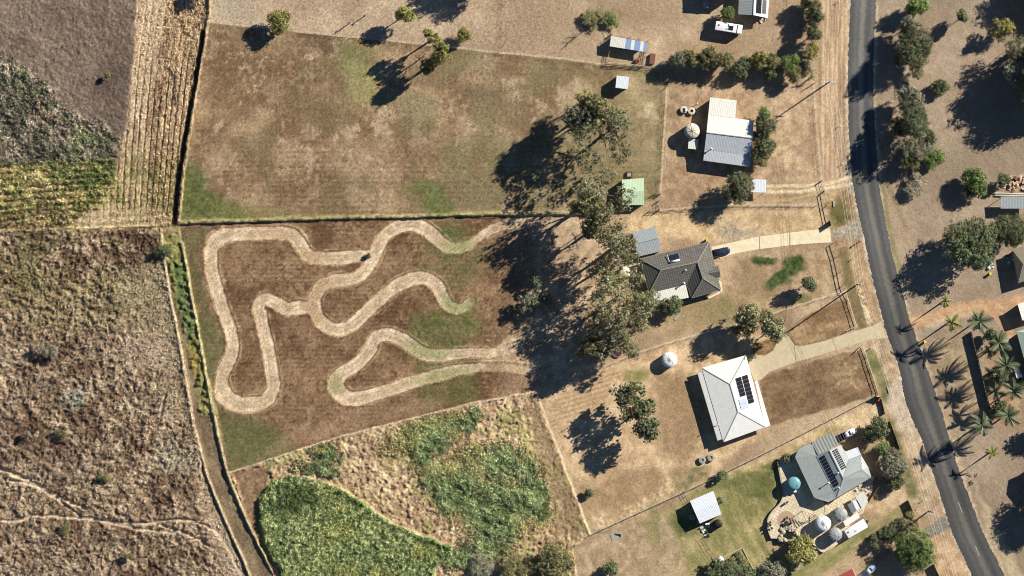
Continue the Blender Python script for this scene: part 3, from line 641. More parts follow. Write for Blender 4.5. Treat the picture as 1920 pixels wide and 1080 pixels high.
def make_region(k, name):
    sel = cell == k
    if not sel.any(): return None
    F = np.stack([q10[sel], q11[sel], q01[sel], q00[sel]], 1)
    used, inv = np.unique(F.ravel(), return_inverse=True)
    vco = np.stack([VX[used], VY[used], VZ[used]], 1).astype(np.float32)
    col = np.concatenate([Cl.reshape(-1, 3)[used], np.ones((len(used), 1), np.float32)], 1)
    F = inv.reshape(-1, 4)
    if k == 0:                                   # the same sheet runs on to the horizon
        n = len(vco); R = 4000.0; x0, x1, y0, y1 = VX.min(), VX.max(), VY.min(), VY.max()
        ex = np.array([(x0, y0), (x1, y0), (x1, y1), (x0, y1), (-R, -R), (R, -R), (R, R), (-R, R)], np.float32)
        vco = np.concatenate([vco, np.concatenate([ex, np.zeros((8, 1), np.float32)], 1)])
        col = np.concatenate([col, np.tile(np.array([[.21, .155, .105, 1]], np.float32), (8, 1))])
        F = np.concatenate([F, np.array([(4, 5, 1, 0), (5, 6, 2, 1), (6, 7, 3, 2), (7, 4, 0, 3)]) + n])
    me = bpy.data.meshes.new(name)
    me.vertices.add(len(vco)); me.vertices.foreach_set('co', vco.ravel())
    me.loops.add(F.size); me.loops.foreach_set('vertex_index', F.ravel().astype(np.int32))
    me.polygons.add(len(F)); me.polygons.foreach_set('loop_start', np.arange(0, F.size, 4, dtype=np.int32))
    me.polygons.foreach_set('use_smooth', np.ones(len(F), dtype=bool))
    me.update(calc_edges=True)
    ca = me.attributes.new('Col', 'FLOAT_COLOR', 'POINT'); ca.data.foreach_set('color', col.astype(np.float32).ravel())
    me.materials.append(GM)
    o = bpy.data.objects.new(name, me); COL.objects.link(o)
    o['kind'] = 'stuff' if name in ('weed_patch', 'green_crop', 'wild_scrub', 'crop_rows', 'grass_bank') else 'structure'
    return o
for k, nme in enumerate(REGN): make_region(k, nme)

def leaf_cover(name, mask, n, size, tint, seed, lift=.12):
    """loose leafy tufts standing in the rough growth: n small blades, coloured from what grows there"""
    r = np.random.default_rng(seed); p = mask.ravel().astype(np.float64); p = np.where(p > .25, p, 0); p /= p.sum()
    k = r.choice(NX * NY, n, p=p); px = VX[k] + r.uniform(-.14, .14, n); py = VY[k] + r.uniform(-.14, .14, n); pz = VZ[k] + r.uniform(.0, lift, n)
    nor = r.normal(size=(n, 3)) * .7 + np.array([0, 0, .55]); nor /= np.linalg.norm(nor, axis=1)[:, None]; up = r.normal(size=(n, 3)); t1 = np.cross(nor, up); t1 /= np.linalg.norm(t1, axis=1)[:, None]; t2 = np.cross(nor, t1)
    s = size * r.uniform(.5, 1.35, (n, 1)); c0 = np.stack([px, py, pz + .1], 1)
    q = np.stack([c0 - t1 * s, c0 - t2 * s * .5, c0 + t1 * s, c0 + t2 * s * .5], 1).reshape(-1, 3).astype(np.float32)
    me = bpy.data.meshes.new(name); me.vertices.add(4 * n); me.vertices.foreach_set('co', q.ravel()); me.loops.add(4 * n); me.loops.foreach_set('vertex_index', np.arange(4 * n, dtype=np.int32))
    me.polygons.add(n); me.polygons.foreach_set('loop_start', np.arange(0, 4 * n, 4, dtype=np.int32)); me.update(calc_edges=True)
    col = Cl.reshape(-1, 3)[k] * np.asarray(tint) * r.uniform(.7, 1.25, (n, 1)); col = np.repeat(np.concatenate([col, np.ones((n, 1))], 1), 4, 0).astype(np.float32)
    ca = me.attributes.new('Col', 'FLOAT_COLOR', 'POINT'); ca.data.foreach_set('color', col.ravel()); me.materials.append(GM)
    o = bpy.data.objects.new(name, me); COL.objects.link(o); o['kind'] = 'stuff'
wild = wild_
leaf_cover('weed_leaves', WH * np.clip(GRN + .8 * YG + .15, 0, 1), 80000, .21, (1.4, 1.38, 1.4), 51, .25)
leaf_cover('crop_leaves', OV, 42000, .22, (1.6, 1.56, 1.56), 52, .2)
leaf_cover('scrub_tufts', SB * np.clip(.3 + 1.4 * (tus - .4), 0, 1) * (1 - TRAIL), 55000, .24, (1.2, 1.2, 1.2), 53, .12)
leaf_cover('wild_leaves', wild, 30000, .28, (1.3, 1.25, 1.3), 54, .2)
leaf_cover('straw_heads', ST * sst(uu_keep, .35, .6) + .3 * ST, 22000, .22, (1.35, 1.3, 1.25), 55, .1)
# ================================================================ materials for built things
def uvmat(name, col, pitch=0.2, rough=.45, depth=.5, dark=.18, course=None, metal=0.0, var=.10, spec=.4):
    """sheet roofing: ribs across the slope (u in metres), optional tile courses (v), weathering"""
    if name in MATS: return MATS[name]
    m = bpy.data.materials.new(name); m.use_nodes = True; t = m.node_tree; b = t.nodes['Principled BSDF']
    b.inputs['Roughness'].default_value = rough; b.inputs['Metallic'].default_value = metal; b.inputs['Specular IOR Level'].default_value = spec
    uv = t.nodes.new('ShaderNodeUVMap'); sx = t.nodes.new('ShaderNodeSeparateXYZ'); t.links.new(uv.outputs[0], sx.inputs[0])
    def wave(out, per):
        k = t.nodes.new('ShaderNodeMath'); k.operation = 'MULTIPLY'; k.inputs[1].default_value = 2 * math.pi / per; t.links.new(out, k.inputs[0])
        s = t.nodes.new('ShaderNodeMath'); s.operation = 'SINE'; t.links.new(k.outputs[0], s.inputs[0])
        r = t.nodes.new('ShaderNodeMapRange'); r.inputs[1].default_value = -1; r.inputs[2].default_value = 1; t.links.new(s.outputs[0], r.inputs[0]); return r.outputs[0]
    w = wave(sx.outputs[0], pitch)
    if course:
        w2 = wave(sx.outputs[1], course); a = t.nodes.new('ShaderNodeMath'); a.operation = 'MULTIPLY'; t.links.new(w, a.inputs[0]); t.links.new(w2, a.inputs[1]); w = a.outputs[0]
    n = t.nodes.new('ShaderNodeTexNoise'); n.inputs['Scale'].default_value = .9; n.inputs['Detail'].default_value = 6; n.inputs['Roughness'].default_value = .65
    t.links.new(uv.outputs[0], n.inputs['Vector'])
    mr = t.nodes.new('ShaderNodeMapRange'); mr.inputs[1].default_value = .3; mr.inputs[2].default_value = .7; mr.inputs[3].default_value = 1 - var; mr.inputs[4].default_value = 1 + var
    t.links.new(n.outputs[0], mr.inputs[0])
    m2 = t.nodes.new('ShaderNodeMapRange'); m2.inputs[3].default_value = 1 - dark; m2.inputs[4].default_value = 1; t.links.new(w, m2.inputs[0])
    mu = t.nodes.new('ShaderNodeMath'); mu.operation = 'MULTIPLY'; t.links.new(mr.outputs[0], mu.inputs[0]); t.links.new(m2.outputs[0], mu.inputs[1])
    mx = t.nodes.new('ShaderNodeMix'); mx.data_type = 'RGBA'; mx.blend_type = 'MULTIPLY'; mx.inputs[0].default_value = 1; mx.inputs[6].default_value = (*[float(c) for c in col], 1)
    t.links.new(mu.outputs[0], mx.inputs[7]); t.links.new(mx.outputs[2], b.inputs['Base Color'])
    bp = t.nodes.new('ShaderNodeBump'); bp.inputs['Strength'].default_value = depth; bp.inputs['Distance'].default_value = .03
    t.links.new(w, bp.inputs['Height']); t.links.new(bp.outputs[0], b.inputs['Normal'])
    MATS[name] = m; return m
M_WALLC = mat('cream_wall', A(205, 195, 172), .8); M_WALLW = mat('white_wall', A(225, 222, 214), .8)
M_BRICK = mat('brown_brick', A(120, 84, 62), .85, scale=8); M_GLASS = mat('window_glass', (.02, .025, .03), .08, spec=.6, var=.02)
M_TRIM = mat('white_trim', A(225, 222, 215), .5); M_DOOR = mat('door_paint', A(120, 110, 100), .6); M_DARK = mat('dark_metal', A(52, 52, 54), .5)
M_CONC = mat('concrete', A(172, 166, 154), .85, var=.15, scale=1.5); M_BLACK = mat('black_plastic', (.012, .012, .013), .5); M_RUB = mat('rubber', (.015, .015, .016), .8)
M_STEEL = mat('galvanised_steel', A(170, 172, 174), .4, metal=.3); M_WOOD = mat('weathered_timber', A(118, 100, 82), .85, scale=6); M_WOODL = mat('pale_timber', A(205, 186, 156), .8, scale=6)
M_WHITE = mat('white_paint', A(252, 251, 248), .4, var=.05); M_CHROME = mat('lamp_lens', A(220, 220, 215), .15)
R_CREAM = uvmat('cream_corrugated', A(248, 243, 228), .45, dark=.12); R_ZINC = uvmat('zinc_corrugated', A(204, 208, 212), .40, dark=.12)
R_WHITE = uvmat('white_roof_sheet', A(252, 249, 240), .25, depth=.2, dark=.05, var=.09); R_MINT = uvmat('mint_roof_sheet', A(206, 228, 190), .4, dark=.08)
R_BLUEW = uvmat('pale_roof_sheet', A(240, 243, 248), .4, dark=.06, var=.09); R_GREY = uvmat('grey_roof_sheet', A(172, 178, 180), .4, dark=.14)
R_GREEN = uvmat('grey_green_roof_sheet', A(178, 183, 177), .4, dark=.12); R_TILE = uvmat('brown_roof_tile', A(134, 129, 120), .60, rough=.85, depth=.9, dark=.42, course=.70, var=.22, spec=.2)
R_PGREEN = uvmat('pale_green_roof_sheet', A(186, 204, 186), .4, dark=.08); R_RED = uvmat('red_roof_sheet', A(176, 84, 74), .4, dark=.1); R_BROWN = uvmat('brown_roof_sheet', A(150, 140, 118), .5, dark=.12)
R_BLUE = uvmat('blue_roof_sheet', A(160, 182, 216), .4, dark=.06); R_CLEAR = uvmat('striped_roof_sheet', A(180, 184, 174), .86, dark=.5)

def wloc(o):
    v = Vector((0, 0, 0))
    while o is not None: v = v + o.location; o = o.parent
    return v
def part(name, mb, m, parent, smooth=False, bevel=0.0):
    """mb holds world coordinates; hang it under parent without moving it"""
    o = mb.build(name, m, parent, smooth, bevel); o.location = -wloc(parent); return o
def slope(parent, pts, m, name='roof_slope', thick=.07, px=True):
    """one roof plane; pts[0]->pts[1] runs along the eave"""
    P = [G(*p) if px else Vector(p) for p in pts]
    nrm = Vector((0, 0, 0))
    for i in range(len(P)): nrm += P[i].cross(P[(i + 1) % len(P)])
    u = (P[1] - P[0]).normalized()
    if nrm.z < 0: P = P[::-1]; nrm = -nrm
    nrm.normalize(); v = nrm.cross(u); c0 = P[0]
    n = len(P); low = [p - nrm * thick for p in P]
    vs = P + low; fs = [tuple(range(n)), tuple(reversed(range(n, 2 * n)))] + [(i, n + i, n + (i + 1) % n, (i + 1) % n) for i in range(n)]
    me = bpy.data.meshes.new(name); me.from_pydata([tuple(p) for p in vs], [], fs); me.update()
    ul = me.uv_layers.new(name='UVMap')
    for l in me.loops:
        d = me.vertices[l.vertex_index].co - c0; ul.data[l.index].uv = (d.dot(u), d.dot(v))
    me.materials.append(m); o = mesh_obj(name, me, parent); o.location = -wloc(parent); return o
def ridge(parent, a, b, m, w=.22, name='ridge_cap', up=.04):
    A_, B_ = G(*a), G(*b); A_.z += up; B_.z += up
    return part(name, MB().bar(A_, B_, w, .07), m, parent)
def inset(pts, d):
    cx = sum(p[0] for p in pts) / len(pts); cy = sum(p[1] for p in pts) / len(pts)
    out = []
    for x, y in pts:
        L = math.hypot(x - cx, y - cy); k = (L - d) / L; out.append((cx + (x - cx) * k, cy + (y - cy) * k))
    return out
def walls(parent, pts, z1, m, d=4.5, z0=-.1):
    q = inset(pts, d); return part('wall', MB().prism([G(*p)[:2] for p in q], z0, z1), m, parent), q
def opening(parent, q, i, t, w, z0, z1, kind='window'):
    """window or door standing proud of wall side i of plan polygon q (pixels)"""
    a, b = G(*q[i]), G(*q[(i + 1) % len(q)]); c = sum((G(*p) for p in q), Vector()) / len(q)
    d = (b - a).normalized(); n = Vector((d.y, -d.x, 0))
    if n.dot((a + b) / 2 - c) < 0: n = -n
    p = a.lerp(b, t) + n * .02; rz = math.atan2(d.y, d.x); h = z1 - z0
    f = part(kind, MB().box((p.x, p.y, (z0 + z1) / 2), (w, .06, h), rz), M_TRIM if kind == 'window' else M_DOOR, parent)
    if kind == 'window':
        p2 = p + n * .035; part('pane', MB().box((p2.x, p2.y, (z0 + z1) / 2), (w - .16, .03, h - .16), rz), M_GLASS, f)
    else:
        p2 = p + n * .06 + d * (w * .38); part('handle', MB().box((p2.x, p2.y, z0 + 1.0), (.12, .07, .04), rz), M_STEEL, f)
    return f
def gutter(parent, pts, m, closed=True):
    n = len(pts)
    for i in range(n if closed else n - 1):
        a, b = G(*pts[i]), G(*pts[(i + 1) % n]); a.z -= .06; b.z -= .06
        part('gutter', MB().bar(a, b, .13, .11), m, parent)
def house(name, label, cat, c, group=None): return empty(name, label, cat, G(*c), group=group)
PANEL = None
def panels(parent, o, u, v, nu, nv, gap=.06, m=None, name='solar_panel', lift=.12, skip=()):
    """grid of solar panels: o corner, u and v edge vectors of the whole array (pixel,pixel,z points)"""
    o, u, v = G(*o), G(*u) - G(*o), G(*v) - G(*o); n = u.cross(v).normalized()
    if n.z < 0: n = -n
    m = m or M_PV
    for i in range(nu):
        for j in range(nv):
            if (i, j) in skip: continue
            q = [o + u * ((i + a) / nu) + v * ((j + b) / nv) for a, b in ((0, 0), (1, 0), (1, 1), (0, 1))]
            cc = sum(q, Vector()) / 4
            q = [cc + (p - cc) * (1 - gap) + n * lift for p in q]
            vs = q + [p - n * .05 for p in q]
            mb = MB(); mb.add(vs, [(0, 1, 2, 3), (7, 6, 5, 4), (0, 4, 5, 1), (1, 5, 6, 2), (2, 6, 7, 3), (3, 7, 4, 0)])
            part(name, mb, m, parent)
M_PV = mat('solar_cells', A(44, 42, 46), .25, var=.1, spec=.5); M_PVB = mat('solar_cells_blue', A(40, 46, 62), .25, var=.1, spec=.5); M_PVG = mat('solar_cells_grey', A(120, 118, 114), .3, var=.1); M_PVL = mat('collector_glass', A(206, 212, 224), .2, var=.05)
def flue(parent, px, py, z, h=.7, r=.12, m=None):
    p = G(px, py, z); part('flue', MB().lathe(p, [(r, -.1), (r, h)], 10), m or M_STEEL, parent)
    part('flue_cowl', MB().lathe(p + Vector((0, 0, h)), [(r * .6, 0.002), (r * 2.3, .06), (r * .4, .28)], 10), M_WHITE, parent)

# ================================================================ buildings
# -- open-sided animal shelter with a striped roof
t = house('animal_shelter', 'small open animal shelter with cream, blue and white roof sheets inside a timber yard', 'shelter', (1179, 90))
zs = lambda k: 2.55 - .25 * k
tl, tr, br, bl = (1146, 67.4), (1214.2, 79.3), (1211.9, 97.8), (1143, 86.7)
cuts = [0, .41, .565, .655, .815, .905, 1]
for i, mm in enumerate([R_CREAM, R_BLUE, R_WHITE, R_BLUE, R_WHITE, R_BLUE]):
    a, b = cuts[i], cuts[i + 1]; L = lambda p, q, k: (p[0] + (q[0] - p[0]) * k, p[1] + (q[1] - p[1]) * k)
    slope(t, [(*L(bl, br, a), 2.3), (*L(bl, br, b), 2.3), (*L(tl, tr, b), 2.55), (*L(tl, tr, a), 2.55)], mm, 'roof_sheet')
for p in (tl, tr, br, bl, L(tl, tr, .5), L(bl, br, .5)):
    c = G(*p); part('post', MB().box((c.x * 1.0, c.y, 1.13), (.1, .1, 2.26)), M_WOOD, t)
walls(t, [tl, tr, L(tr, br, .5), L(tl, bl, .5)], 2.25, M_WOOD, 3)
# -- small white flat shed
t = house('garden_shed', 'small white flat-roofed shed standing alone below the striped animal shelter', 'shed', (1167, 155))
q = [(1156.3, 141.5), (1180, 144.4), (1177, 167.1), (1154, 164.4)]
slope(t, [(*q[3], 2.55), (*q[2], 2.55), (*q[1], 2.7), (*q[0], 2.7)], R_BLUEW)
_, w = walls(t, q, 2.5, M_WALLW, 1.5); opening(t, w, 2, .5, 1.2, 0, 2.0, 'door'); opening(t, w, 1, .5, .9, 1.0, 1.9)
# -- house at the top edge
t = house('gabled_house', 'gabled house at the top edge with solar panels on its white east slope', 'house', (1413, 0))
slope(t, [(1384, 26.7, 2.8), (1389, -70, 2.8), (1418, -70, 3.9), (1412.8, 28.3, 3.9)], R_GREEN)
slope(t, [(1439.3, 33.7, 2.8), (1446, -70, 2.8), (1418, -70, 3.9), (1412.8, 28.3, 3.9)], R_WHITE)
ridge(t, (1412.8, 28.3, 3.92), (1418, -70, 3.92), R_GREEN if False else M_TRIM)
panels(t, (1417.6, 24.2, 3.72), (1427.3, 25.5, 3.33), (1419.3, -16, 3.72), 2, 6, m=M_PV)
panels(t, (1428.8, 24.8, 3.27), (1437.2, 26, 2.93), (1430.2, -16, 3.27), 1, 8, m=M_PVG, gap=.18)
_, w = walls(t, [(1384, 26.7), (1389, -70), (1446, -70), (1439.3, 33.7)], 2.75, M_WALLC, 5); opening(t, w, 3, .3, 1.6, .9, 2.0); opening(t, w, 3, .7, 1.0, 0, 2.05, 'door'); opening(t, w, 0, .5, 1.8, .9, 2.0)
gutter(t, [(1384, 26.7, 2.75), (1389, -70, 2.75)], M_TRIM, False); gutter(t, [(1439.3, 33.7, 2.75), (1446, -70, 2.75)], M_TRIM, False)
t = house('large_shed', 'tall shed beyond the top edge throwing its square shadow beside the gabled house', 'shed', (1350, -25))
q = [(1325, -60), (1376, -56), (1375.5, -4), (1324, -6)]
slope(t, [(*q[3], 4.1), (*q[2], 4.1), (*q[1], 4.3), (*q[0], 4.3)], R_ZINC); walls(t, q, 4.0, M_WALLC, 1.5)
# -- long house with cream and grey corrugated roofs
t = house('farmhouse', 'corrugated-roofed farmhouse with cream north slopes and a grey south verandah roof', 'house', (1366, 250))
slope(t, [(1331.3, 182.3, 2.9), (1381.3, 188.1, 2.9), (1378.5, 221.6, 3.15), (1328.1, 215.3, 3.15)], R_CREAM)
slope(t, [(1328.1, 215.3, 3.1), (1412.8, 226.3, 3.1), (1411.5, 259.4, 4.25), (1324.7, 248.7, 4.25)], R_CREAM)
slope(t, [(1321, 280.2, 3.25), (1409, 291.6, 3.25), (1411.5, 259.4, 4.25), (1324.7, 248.7, 4.25)], R_ZINC)
slope(t, [(1318.7, 300.6, 2.95), (1405, 312.5, 2.95), (1409, 291.6, 3.22), (1321, 280.2, 3.22)], R_ZINC)
ridge(t, (1324.7, 248.7, 4.27), (1411.5, 259.4, 4.27), M_STEEL)
_, w = walls(t, [(1331.3, 182.3), (1381.3, 188.1), (1378.5, 221.6), (1328.1, 215.3)], 2.85, M_WALLC, 4)
opening(t, w, 0, .3, 1.5, .9, 2.0); opening(t, w, 1, .5, 1.5, .9, 2.0)
_, w = walls(t, [(1328.1, 215.3), (1412.8, 226.3), (1407, 300), (1320, 289)], 2.9, M_WALLC, 4)
opening(t, w, 3, .3, 1.6, .9, 2.0); opening(t, w, 2, .3, 1.8, .9, 2.0); opening(t, w, 2, .55, 1.0, .0, 2.05, 'door'); opening(t, w, 2, .8, 1.8, .9, 2.0); opening(t, w, 1, .4, 1.6, .9, 2.0)
gutter(t, [(1318.7, 300.6, 2.92), (1405, 312.5, 2.92)], M_TRIM, False)
flue(t, 1334, 279, 3.2, 1.0, .13)
for x in (.05, .35, .65, .95):
    c = G(1319 + 86 * x, 299.5 + 12 * x); part('verandah_post', MB().box((c.x, c.y, 1.4), (.1, .1, 2.8)), M_TRIM, t)
t = house('pump_shed', 'little cream lean-to shed tucked below the ribbed tank west of the farmhouse', 'shed', (1299, 270))
q = [(1291.2, 260.5), (1310, 261.3), (1307.7, 280.2), (1290, 278.6)]
slope(t, [(*q[3], 2.0), (*q[2], 2.0), (*q[1], 2.2), (*q[0], 2.2)], R_CREAM); _, w = walls(t, q, 1.95, M_WALLC, 1.2); opening(t, w, 2, .5, .8, 0, 1.8, 'door')
# -- carport by the round dark tree
t = house('carport', 'small pale carport at the end of the two-track drive', 'carport', (1423, 348))
q = [(1409.7, 335.6), (1437, 337), (1436, 361), (1408, 360)]
slope(t, [(*q[3], 2.3), (*q[2], 2.3), (*q[1], 2.4), (*q[0], 2.4)], R_BLUEW)
for p in inset(q, 1.5): c = G(*p); part('post', MB().box((c.x, c.y, 1.1), (.09, .09, 2.3)), M_STEEL, t)
# -- mint green shed
t = house('green_shed', 'mint green gabled shed half under the eucalypt branches', 'shed', (1187, 359))
q = [(1166, 337), (1207.2, 333.9), (1207.8, 384.4), (1167.5, 384.6)]
slope(t, [(*q[1], 2.4), (*q[0], 2.4), (1166.6, 359.5, 2.85), (1207.5, 358.3, 2.85)], R_MINT); slope(t, [(*q[3], 2.4), (*q[2], 2.4), (1207.5, 358.3, 2.85), (1166.6, 359.5, 2.85)], R_MINT)
_, w = walls(t, q, 2.35, mat('mint_wall', A(170, 196, 160), .7), 1.2); opening(t, w, 2, .5, 3.0, 0, 2.1, 'door'); opening(t, w, 1, .5, 1.0, .9, 1.8)
# -- grey shed behind the tiled house
t = house('grey_shed', 'grey gabled metal shed against the tiled house', 'shed', (1213, 453))
q = [(1186, 436), (1229.4, 424.4), (1239.6, 471), (1196, 481.3)]
r1, r2 = (1191, 457.5, 2.75), (1234.3, 446.5, 2.75)
slope(t, [(*q[0], 2.35), (*q[1], 2.35), r2, r1], R_GREY); slope(t, [(*q[3], 2.35), (*q[2], 2.35), r2, r1], R_GREY); ridge(t, r1, r2, M_STEEL, .16)
_, w = walls(t, q, 2.3, mat('grey_shed_wall', A(150, 156, 156), .6), 1.2); opening(t, w, 0, .5, 2.6, 0, 2.1, 'door'); opening(t, w, 1, .5, .9, 1, 1.8)
# -- brown tiled hipped house
t = house('tiled_house', 'brown tiled hipped house with a cream patio roof on its south side', 'house', (1276, 508))
Aa, B, Cc, D, E, F = (1199.8, 485), (1329.4, 453.5), (1351.7, 543.3), (1297, 559), (1287.8, 533.1), (1217.4, 549.8)
ez = 2.5; R1, R2, R3 = (1239.6, 506.3, 4.35), (1308.1, 491.5, 4.35), (1318.3, 522, 4.35)
slope(t, [(*Aa, ez), (*B, ez), R2, R1], R_TILE); slope(t, [(*F, ez), (*Aa, ez), R1], R_TILE)
slope(t, [(*F, ez), (*E, ez), R2, R1], R_TILE); slope(t, [(*E, ez), (*D, ez), R3, R2], R_TILE)
slope(t, [(*D, ez), (*Cc, ez), R3], R_TILE); slope(t, [(*Cc, ez), (*B, ez), R2, R3], R_TILE)
M_CAP = mat('ridge_tile', A(152, 146, 134), .8)
for a, b in ((R1, R2), (R2, R3), ((*Aa, ez), R1), ((*F, ez), R1), ((*B, ez), R2), ((*Cc, ez), R3), ((*D, ez), R3)): ridge(t, a, b, M_CAP, .26)
gp = (1327.6, 512.8, 3.55); ge = (1349.5, 508.5, 3.5)
slope(t, [(1336, 499.5, 2.75), (1346.5, 497.5, 2.6), ge, gp], R_TILE, 'gablet_slope'); slope(t, [(1339, 521.5, 2.75), (1351, 520, 2.6), ge, gp], R_TILE, 'gablet_slope')
slope(t, [(1223.9, 548.9, 2.55), (1285.9, 533.7, 2.55), (1291.5, 558.1, 2.3), (1228.5, 570.2, 2.3)], R_CREAM, 'patio_roof')
_, w = walls(t, [Aa, B, (1338, 490), E, F], 2.42, M_BRICK, 4.5); opening(t, w, 0, .2, 1.8, .9, 2.0); opening(t, w, 0, .45, 1.2, .9, 2.0); opening(t, w, 0, .75, 1.8, .9, 2.0); opening(t, w, 4, .5, 1.6, .9, 2.0)
_, w = walls(t, [(1302, 491), (1338, 484), Cc, D], 2.42, M_BRICK, 5); opening(t, w, 1, .3, 2.2, .3, 2.1); opening(t, w, 1, .7, 1.0, 0, 2.05, 'door'); opening(t, w, 2, .5, 1.8, .9, 2.0)
gutter(t, [(*Aa, ez), (*B, ez), (*Cc, ez), (*D, ez), (*E, ez), (*F, ez)], M_CAP)
panels(t, (1254.5, 478.5, 3.25), (1271, 474.6, 3.25), (1257.5, 489, 3.75), 2, 1, m=M_PVB)
part('water_heater', MB().tube([G(1256.5, 491.5, 4.0), G(1274.5, 487.2, 4.0)], .28, 12), M_WHITE, t, True)
part('heater_frame', MB().bar(G(1251.5, 478, 3.4), G(1255.5, 491.5, 3.95), .12), M_WHITE, t)
flue(t, 1285.5, 506.5, 3.9, .35, .1); flue(t, 1282.5, 531, 2.95, .9, .14)
part('antenna', MB().bar(G(1333.5, 505, 3.3), G(1333.5, 505, 5.0), .04).bar(G(1330, 505.5, 4.9), G(1337, 503.5, 4.9), .03).bar(G(1332, 502, 4.8), G(1334.5, 508, 4.8), .03), M_STEEL, t)
# -- white hipped house
t = house('white_house', 'large white hipped house with fourteen black solar panels', 'house', (1375, 748))
TL, TR, BR, BL = (1316.1, 689.8), (1398.5, 666.3), (1434.5, 800.5), (1356.9, 828.7)
ez = 2.6; R1, R2 = (1368.9, 720.4, 3.75), (1383.7, 772.2, 3.75)
slope(t, [(*TL, ez), (*TR, ez), R1], R_WHITE); slope(t, [(*TR, ez), (*BR, ez), R2, R1], R_WHITE)
slope(t, [(*BR, ez), (*BL, ez), R2], R_WHITE); slope(t, [(*BL, ez), (*TL, ez), R1, R2], R_WHITE)
slope(t, [(1415.5, 714.5, 2.55), (1435, 801.2, 2.55), (1444.4, 797.8, 2.4), (1419.8, 713, 2.4)], R_WHITE, 'porch_roof')
slope(t, [(1307.8, 699, 2.3), (1345.7, 826.3, 2.3), (1353.6, 823.2, 2.5), (1316.5, 697, 2.5)], R_WHITE, 'verandah_roof')
M_RCAP = mat('pale_ridge_cap', A(190, 186, 178), .5)
for a, b in ((R1, R2), ((*TL, ez), R1), ((*TR, ez), R1), ((*BL, ez), R2), ((*BR, ez), R2)): ridge(t, a, b, M_RCAP, .2)
gutter(t, [(*TL, 2.6), (*TR, 2.6), (*BR, 2.6), (*BL, 2.6)], M_TRIM)
gutter(t, [(1307.8, 699, 2.28), (1345.7, 826.3, 2.28)], M_TRIM, False)
_, w = walls(t, [TL, TR, BR, BL], 2.5, M_WALLW, 5.5)
for i, k in ((0, .25), (0, .75), (1, .2), (1, .8), (2, .3), (2, .7), (3, .2), (3, .5), (3, .8)): opening(t, w, i, k, 1.6, .9, 2.0)
opening(t, w, 1, .5, 1.0, 0, 2.1, 'door')
for k in (.03, .27, .5, .73, .97):
    c = G(1309.5 + 37.5 * k, 699 + 126 * k); part('verandah_post', MB().box((c.x, c.y, 1.12), (.1, .1, 2.2)), M_TRIM, t)
def rz_(x, y):                                    # height of the sunny slope at a pixel
    a, b, c = G(*TR, ez), G(*BR, ez), G(*R2); n = (b - a).cross(c - a); p = G(x, y, 3.2); return a.z - (n.x * (p.x - a.x) + n.y * (p.y - a.y)) / n.z
def zp(x, y): return (x, y, rz_(x, y))
panels(t, zp(1378.7, 709.5), zp(1389.3, 706), zp(1388.0, 744.5), 1, 5)
panels(t, zp(1390.8, 705.5), zp(1401.4, 702), zp(1404, 757.5), 1, 7)
panels(t, zp(1384.5, 750), zp(1399, 745.6), zp(1389.5, 768), 1, 2, m=M_PVL, gap=.05, name='water_heater_panel')
for c in ((1346.5, 795.5), (1340, 798)): flue(t, c[0], c[1], 2.5, .35, .07)
# -- grey green house with the terrace
t = house('verandah_house', 'grey-green roofed house with two solar arrays beside the paved terrace', 'house', (1560, 880))
def p3(x, y, z): return (1420 + x / 6, 780 + y / 6, z + .75)
a_, b_, c_, d_, e_, f_, g_, h_ = p3(425, 465, 2.45), p3(460, 371, 2.45), p3(610, 297, 2.5), p3(665, 450, 3.0), p3(858, 832, 3.0), p3(888, 924, 2.5), p3(800, 970, 2.45), p3(640, 919, 2.45)
r1, r2 = p3(810, 388, 4.1), p3(965, 702, 4.1); n1, n2 = p3(940, 322, 2.9), p3(1030, 492, 2.9)
slope(t, [h_, a_, d_, e_], R_GREEN); slope(t, [a_, b_, c_, d_], R_GREEN); slope(t, [h_, g_, f_, e_], R_GREEN)
slope(t, [e_, d_, r1, r2], R_GREEN); slope(t, [f_, e_, r2], R_GREEN); slope(t, [n1, n2, r2, r1], R_GREEN); slope(t, [d_, p3(685, 440, 2.75), n1, r1], R_GREEN)
w1, w2, w3, w4 = p3(1180, 600, 3.4), p3(1166, 440, 2.65), p3(1250, 580, 2.65), p3(1282, 690, 2.5)
slope(t, [n2, w2, w1, r2], R_GREEN); slope(t, [w2, w3, w1], R_GREEN); slope(t, [w3, w4, w1], R_GREEN); slope(t, [f_, w4, w1, r2], R_GREEN)
slope(t, [p3(850, 182, 2.75), p3(612, 297, 2.75), p3(683, 441, 2.6), p3(914, 320, 2.6)], R_CLEAR, 'patio_roof')
slope(t, [p3(985, 402, 2.5), p3(1130, 350, 2.5), p3(1166, 436, 2.6), p3(1030, 490, 2.6)], R_BLUEW, 'porch_roof')
for a, b in ((r1, r2), (r2, f_), (r2, n2), (d_, e_), (r2, w1)): ridge(t, a, b, M_STEEL, .18)
gutter(t, [h_, a_, b_, c_], M_DARK, False); gutter(t, [f_, w4, w3], M_DARK, False)
_, w = walls(t, [a_[:2], b_[:2], c_[:2], n1[:2], w2[:2], w3[:2], w4[:2], f_[:2], g_[:2], h_[:2]], 3.15, M_WALLC, 7)
for i, k in ((0, .5), (9, .2), (9, .5), (9, .8), (6, .5), (7, .3), (7, .7), (4, .5)): opening(t, w, i, k, 1.5, 1.6, 2.7)
def up_(p, k): return (p[0], p[1], p[2] + k)
def lerp3(a, b, k): return tuple(a[i] + (b[i] - a[i]) * k for i in range(3))
P0, P1, P2 = lerp3(lerp3(d_, r1, .12), lerp3(e_, r2, .12), .07), lerp3(lerp3(d_, r1, .55), lerp3(e_, r2, .55), .05), lerp3(lerp3(d_, r1, .12), lerp3(e_, r2, .12), .97)
